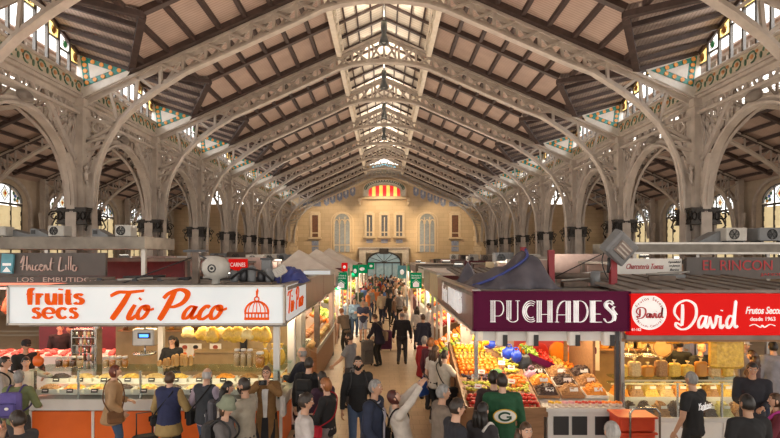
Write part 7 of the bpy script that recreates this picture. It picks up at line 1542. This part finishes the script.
# ---- shopkeepers
person('long dark-haired shop assistant in black behind the nut counter', 172, 339, 1.68, 175, Y=11.0, z0=.15, sex='f', hs='long', hc='black', top=BLACK, hp=.5, arms={'r': (.06, .17, .64), 'l': (-.06, .17, .64)})
person('bald shopkeeper in dark top behind the red sign nut counter', 701.5, 350, 1.72, 165, Y=10.75, z0=0.0, hs='ring', hc='grey', top=BLACK, hp=.2, arms={'r': (.1, .17, .64), 'l': (-.1, .17, .64)})
person('shopkeeper with dark hair turned away behind the straw disc', 680, 346, 1.70, 40, Y=11.35, hs='short', hc='black', top=BLACK)
person('stallholder in white shirt behind the aisle fruit stall', 429, 296, 1.74, -80, Y=19.5, hs='short', hc='black', top=WHITE, arms={'r': (.1, .2, .62)})
person('man in dark clothes standing inside the meat stall', 60, 327, 1.74, 150, Y=13.6, hs='short', hc='black', top=BLACK); person('person in maroon apron inside the meat stall', 70, 331, 1.66, -150, Y=13.9, sex='f', hs='bob', hc='dark', top=(.2, .04, .04))
# ---- middle of the aisle
person('man in dark jacket walking away in the middle of the aisle', 402, 311, 1.74, 8, hs='ring', hc='grey', top=(.018, .018, .022), bottom=(.05, .045, .05), walk=.9, fat=1.08, shoe=(.12, .08, .05))
person('brown-haired person in navy jacket right of the man in dark jacket', 423, 314, 1.70, -25, sex='f', hs='short', hc='brown', top=(.02, .022, .045), coat=.44, bottom=BLACK)
person('woman in pale top with long dark hair beside the navy jacket', 417.5, 306, 1.64, 20, sex='f', hs='long', hc='dark', top=WHITE, bottom=DGREY); person('blond woman in white blouse left of the pale topped woman', 405, 304, 1.64, -70, sex='f', hs='bob', hc='blond', top=(.66, .6, .55), bottom=CREAM, Y=19.4, arms={'r': (.05, .2, .66)})
i = person('woman in navy jacket bending over a shopping trolley', 375, 314, 1.68, -60, sex='f', hs='short', hc='brown', top=(.02, .02, .04), coat=.45, bottom=BLACK, lean=.2, hp=.2, arms={'l': (-.1, .2, .56), 'r': (.1, .16, .56)}); shoulder_bag(i, 'beige bag on the woman with the shopping trolley', (.4, .3, .2), 1, .55, .34, .3)
person('ginger-haired man in brown shirt bending at the left stalls', 341.5, 308, 1.72, -45, hs='short', hc='ginger', top=(.18, .13, .09), sleeve='short', bottom=(.04, .035, .03), lean=.35, arms={'l': (-.1, .2, .5), 'r': (.1, .18, .5)})
person('person in navy top and pale blue shorts with folded arms in the aisle', 363, 300, 1.72, 175, skin='fair', hs='short', hc='grey', top=(.04, .05, .1), bottom=(.3, .36, .5), lower='shorts', sleeve='short', arms={'r': (.02, .13, .66), 'l': (-.02, .12, .68)})
person('person in light blue jacket left of the blue shorts', 354.5, 298, 1.70, 165, hs='short', hc='dark', top=(.24, .36, .52), bottom=JEAN, arms={'r': (.02, .13, .66), 'l': (-.02, .14, .64)})
person('woman with light blue top and dark hair behind the light blue jacket', 348, 301, 1.62, 150, sex='f', hs='bob', hc='dark', top=(.3, .38, .5), bottom=BLACK, Y=22.6)
person('person in bright red coat in the crowd', 368.5, 279, 1.72, 5, hs='short', hc='black', top=(.6, .03, .03), coat=.42, bottom=BLACK); person('person in pink beige top and shorts in the crowd', 376.5, 279.5, 1.68, 175, sex='f', hs='long', hc='brown', top=(.55, .34, .27), bottom=DGREY, lower='shorts')
i = person('man in dark suit pulling a plum suitcase up the aisle', 388, 284.5, 1.76, 8, hs='ring', hc='grey', top=(.02, .022, .03), coat=.42, bottom=BLACK, walk=.7)
person('man in grey shirt right of the plum suitcase', 399.5, 291, 1.72, -15, hs='short', hc='dark', top=(.25, .23, .22), bottom=BLACK)
def suitcase(label, x, y, c, w=.42, h=.62, d=.28, rz=0., hx=None):
    t = thing('suitcase', label, 'suitcase', (x, y, 0), rz); b = MB(); b.rbox((0, 0, h / 2 + .07), (w, d, h), .06); b.build('case', cloth(c), t); b = MB(); b.rbox((0, -d / 2 - .012, h * .45), (w * .8, .03, h * .5), .02); b.build('pocket', cloth(tuple(q * .7 for q in c)), t); b = MB(); b.tube([(-w * .3, d * .3, h + .05), (-w * .3, d * .3, h + .42), (w * .3, d * .3, h + .42), (w * .3, d * .3, h + .05)], .014); b.build('handle', 'dark_steel', t)
    for q in (-1, 1): b = MB(); b.lathe([(.03, -.015), (.04, -.015), (.04, .015), (.03, .015)], (q * w * .4, .0, .041), n=10, rot=Matrix.Rotation(PI / 2, 3, 'Y')); b.build('wheel', 'black_plastic', t)
suitcase('plum suitcase standing behind the man in the dark suit', .07, 19.2, (.12, .03, .09), .45, .68); suitcase('grey shopping trolley in front of the bending woman in navy', -.53, 16.55, (.13, .12, .12), .36, .75, .3, .4); suitcase('black trolley case behind the red-haired woman', (142 - VX) * 8.4 / F, 8.5, BLACK, .4, .5, .26, .5)
# ---- far crowd
ONES = ['', 'first', 'second', 'third', 'fourth', 'fifth', 'sixth', 'seventh', 'eighth', 'ninth', 'tenth', 'eleventh', 'twelfth', 'thirteenth', 'fourteenth', 'fifteenth', 'sixteenth', 'seventeenth', 'eighteenth', 'nineteenth', 'twentieth']
def ordw(n): return ONES[n] if n <= 20 else ('twentieth' if n == 20 else ['', '', 'twenty', 'thirty', 'forty'][n // 10] + ('-' + ONES[n % 10] if n % 10 else 'ieth'[0:0] + 'ieth'))
CT = [('black', BLACK), ('navy', NAVY), ('grey', (.2, .2, .2)), ('white', WHITE), ('brown', (.16, .09, .05)), ('blue', (.06, .12, .3)), ('dark green', (.04, .08, .05)), ('orange', (.5, .15, .04)), ('beige', (.45, .36, .26)), ('dark red', (.2, .02, .03))]
rr = random.Random(21); named = [(o.location.x, o.location.y) for o in COL.objects if o.get('category') == 'person' and o.location.y > 20]; spots = []
for n in range(58):
    for _ in range(200):
        Y = 24.2 + (n / 58) ** .85 * 28.6; x = rr.uniform(-1.45, 1.35) if Y < 38 else rr.uniform(-1.55, 1.5)
        if all((x - a) ** 2 + ((Y - c) * .9) ** 2 > .25 for a, c in spots + named): break
    spots.append((x, Y))
spots.sort(key=lambda q: q[1])
for n, (x, Y) in enumerate(spots):
    cn, cc = rr.choice(CT); sx_ = rr.choice('mf'); hh = rr.uniform(1.6, 1.82); hcx = rr.choice(['black', 'dark', 'brown', 'grey', 'blond', 'dark'])
    person('%s nearest person of the far aisle crowd, wearing a %s top' % (ordw(n + 1) if n < 30 else (ordw(n - 29) + ' after the thirtieth'), cn), 0, 300, hh, rr.choice([0, 10, 175, 185, 20, 160, 90]), sex=sx_, hs=rr.choice(['short', 'short', 'bob', 'long'] if sx_ == 'f' else ['short', 'buzz', 'short']), hc=hcx, top=cc, bottom=rr.choice([BLACK, DGREY, JEAN, NAVY]), sleeve=rr.choice(['long', 'long', 'short']), walk=rr.choice([0, .7, -.7]), root=(x, Y, 0), low=True, group='far aisle crowd')
run_jobs()
# ================================================================== LIGHT, SKY, CAMERA
w = bpy.data.worlds.new('sky'); SC.world = w; w.use_nodes = True; nt = w.node_tree; bg = nt.nodes['Background']
tc = nt.nodes.new('ShaderNodeTexCoord'); sp = nt.nodes.new('ShaderNodeSeparateXYZ'); cr = nt.nodes.new('ShaderNodeValToRGB')
cr.color_ramp.elements[0].position = .45; cr.color_ramp.elements[0].color = (.55, .47, .38, 1)
cr.color_ramp.elements[1].position = .55; cr.color_ramp.elements[1].color = (1., .95, .88, 1)
mp = nt.nodes.new('ShaderNodeMath'); mp.operation = 'MULTIPLY_ADD'; mp.inputs[1].default_value = .5; mp.inputs[2].default_value = .5
nt.links.new(tc.outputs['Generated'], sp.inputs[0]); nt.links.new(sp.outputs['Z'], mp.inputs[0]); nt.links.new(mp.outputs[0], cr.inputs['Fac']); nt.links.new(cr.outputs['Color'], bg.inputs['Color'])
bg.inputs["Strength"].default_value = 3.0

def area(name, loc, size, power, col=(1, .8, .55), rot=(0, 0, 0), spread=None):
    l = bpy.data.lights.new(name, 'AREA'); l.shape = 'RECTANGLE'; l.size, l.size_y = size; l.energy = power; l.color = col
    if spread: l.spread = spread
    o = bpy.data.objects.new(name, l); COL.objects.link(o); o.location = loc; o.rotation_euler = rot; return o
def spot(name, loc, target, power, ang, col, blend=.5):
    l = bpy.data.lights.new(name, 'SPOT'); l.energy = power; l.spot_size = ang; l.spot_blend = blend; l.color = col; l.shadow_soft_size = .15
    o = bpy.data.objects.new(name, l); COL.objects.link(o); o.location = loc
    o.rotation_euler = (Vector(target) - Vector(loc)).to_track_quat('-Z', 'Y').to_euler(); return o
for s in (-1, 1):
    spot('wall_spot', (s * 2.5, YE - 9, 11.2), (s * 6.2, YE, 5.5), 2600, .75, (1, .74, .42))
    spot('wall_spot', (s * 1.2, YE - 6, 11.5), (s * .5, YE, 6.5), 1300, 1.0, (1, .76, .45))
for f in LIGHTS: f()

cd = bpy.data.cameras.new('camera'); cam = bpy.data.objects.new('camera', cd); COL.objects.link(cam)
cam.location = (0, 0, HZ); cam.rotation_euler = (PI / 2, 0, 0); cd.sensor_width = 36; cd.lens = F / 780 * 36
cd.shift_x = (390 - VX) / 780; cd.shift_y = (VY - 219) / 780; cd.clip_start = .1; cd.clip_end = 300
SC.camera = cam
vs = SC.view_settings; vs.view_transform = 'Standard'; vs.look = 'None'; vs.exposure = 0.; vs.gamma = 1; vs.use_curve_mapping = False
SC.cycles.use_denoising = True; SC.cycles.max_bounces = 6; SC.cycles.transparent_max_bounces = 16
SC.cycles.sample_clamp_indirect = 6; SC.cycles.caustics_reflective = False; SC.cycles.caustics_refractive = False
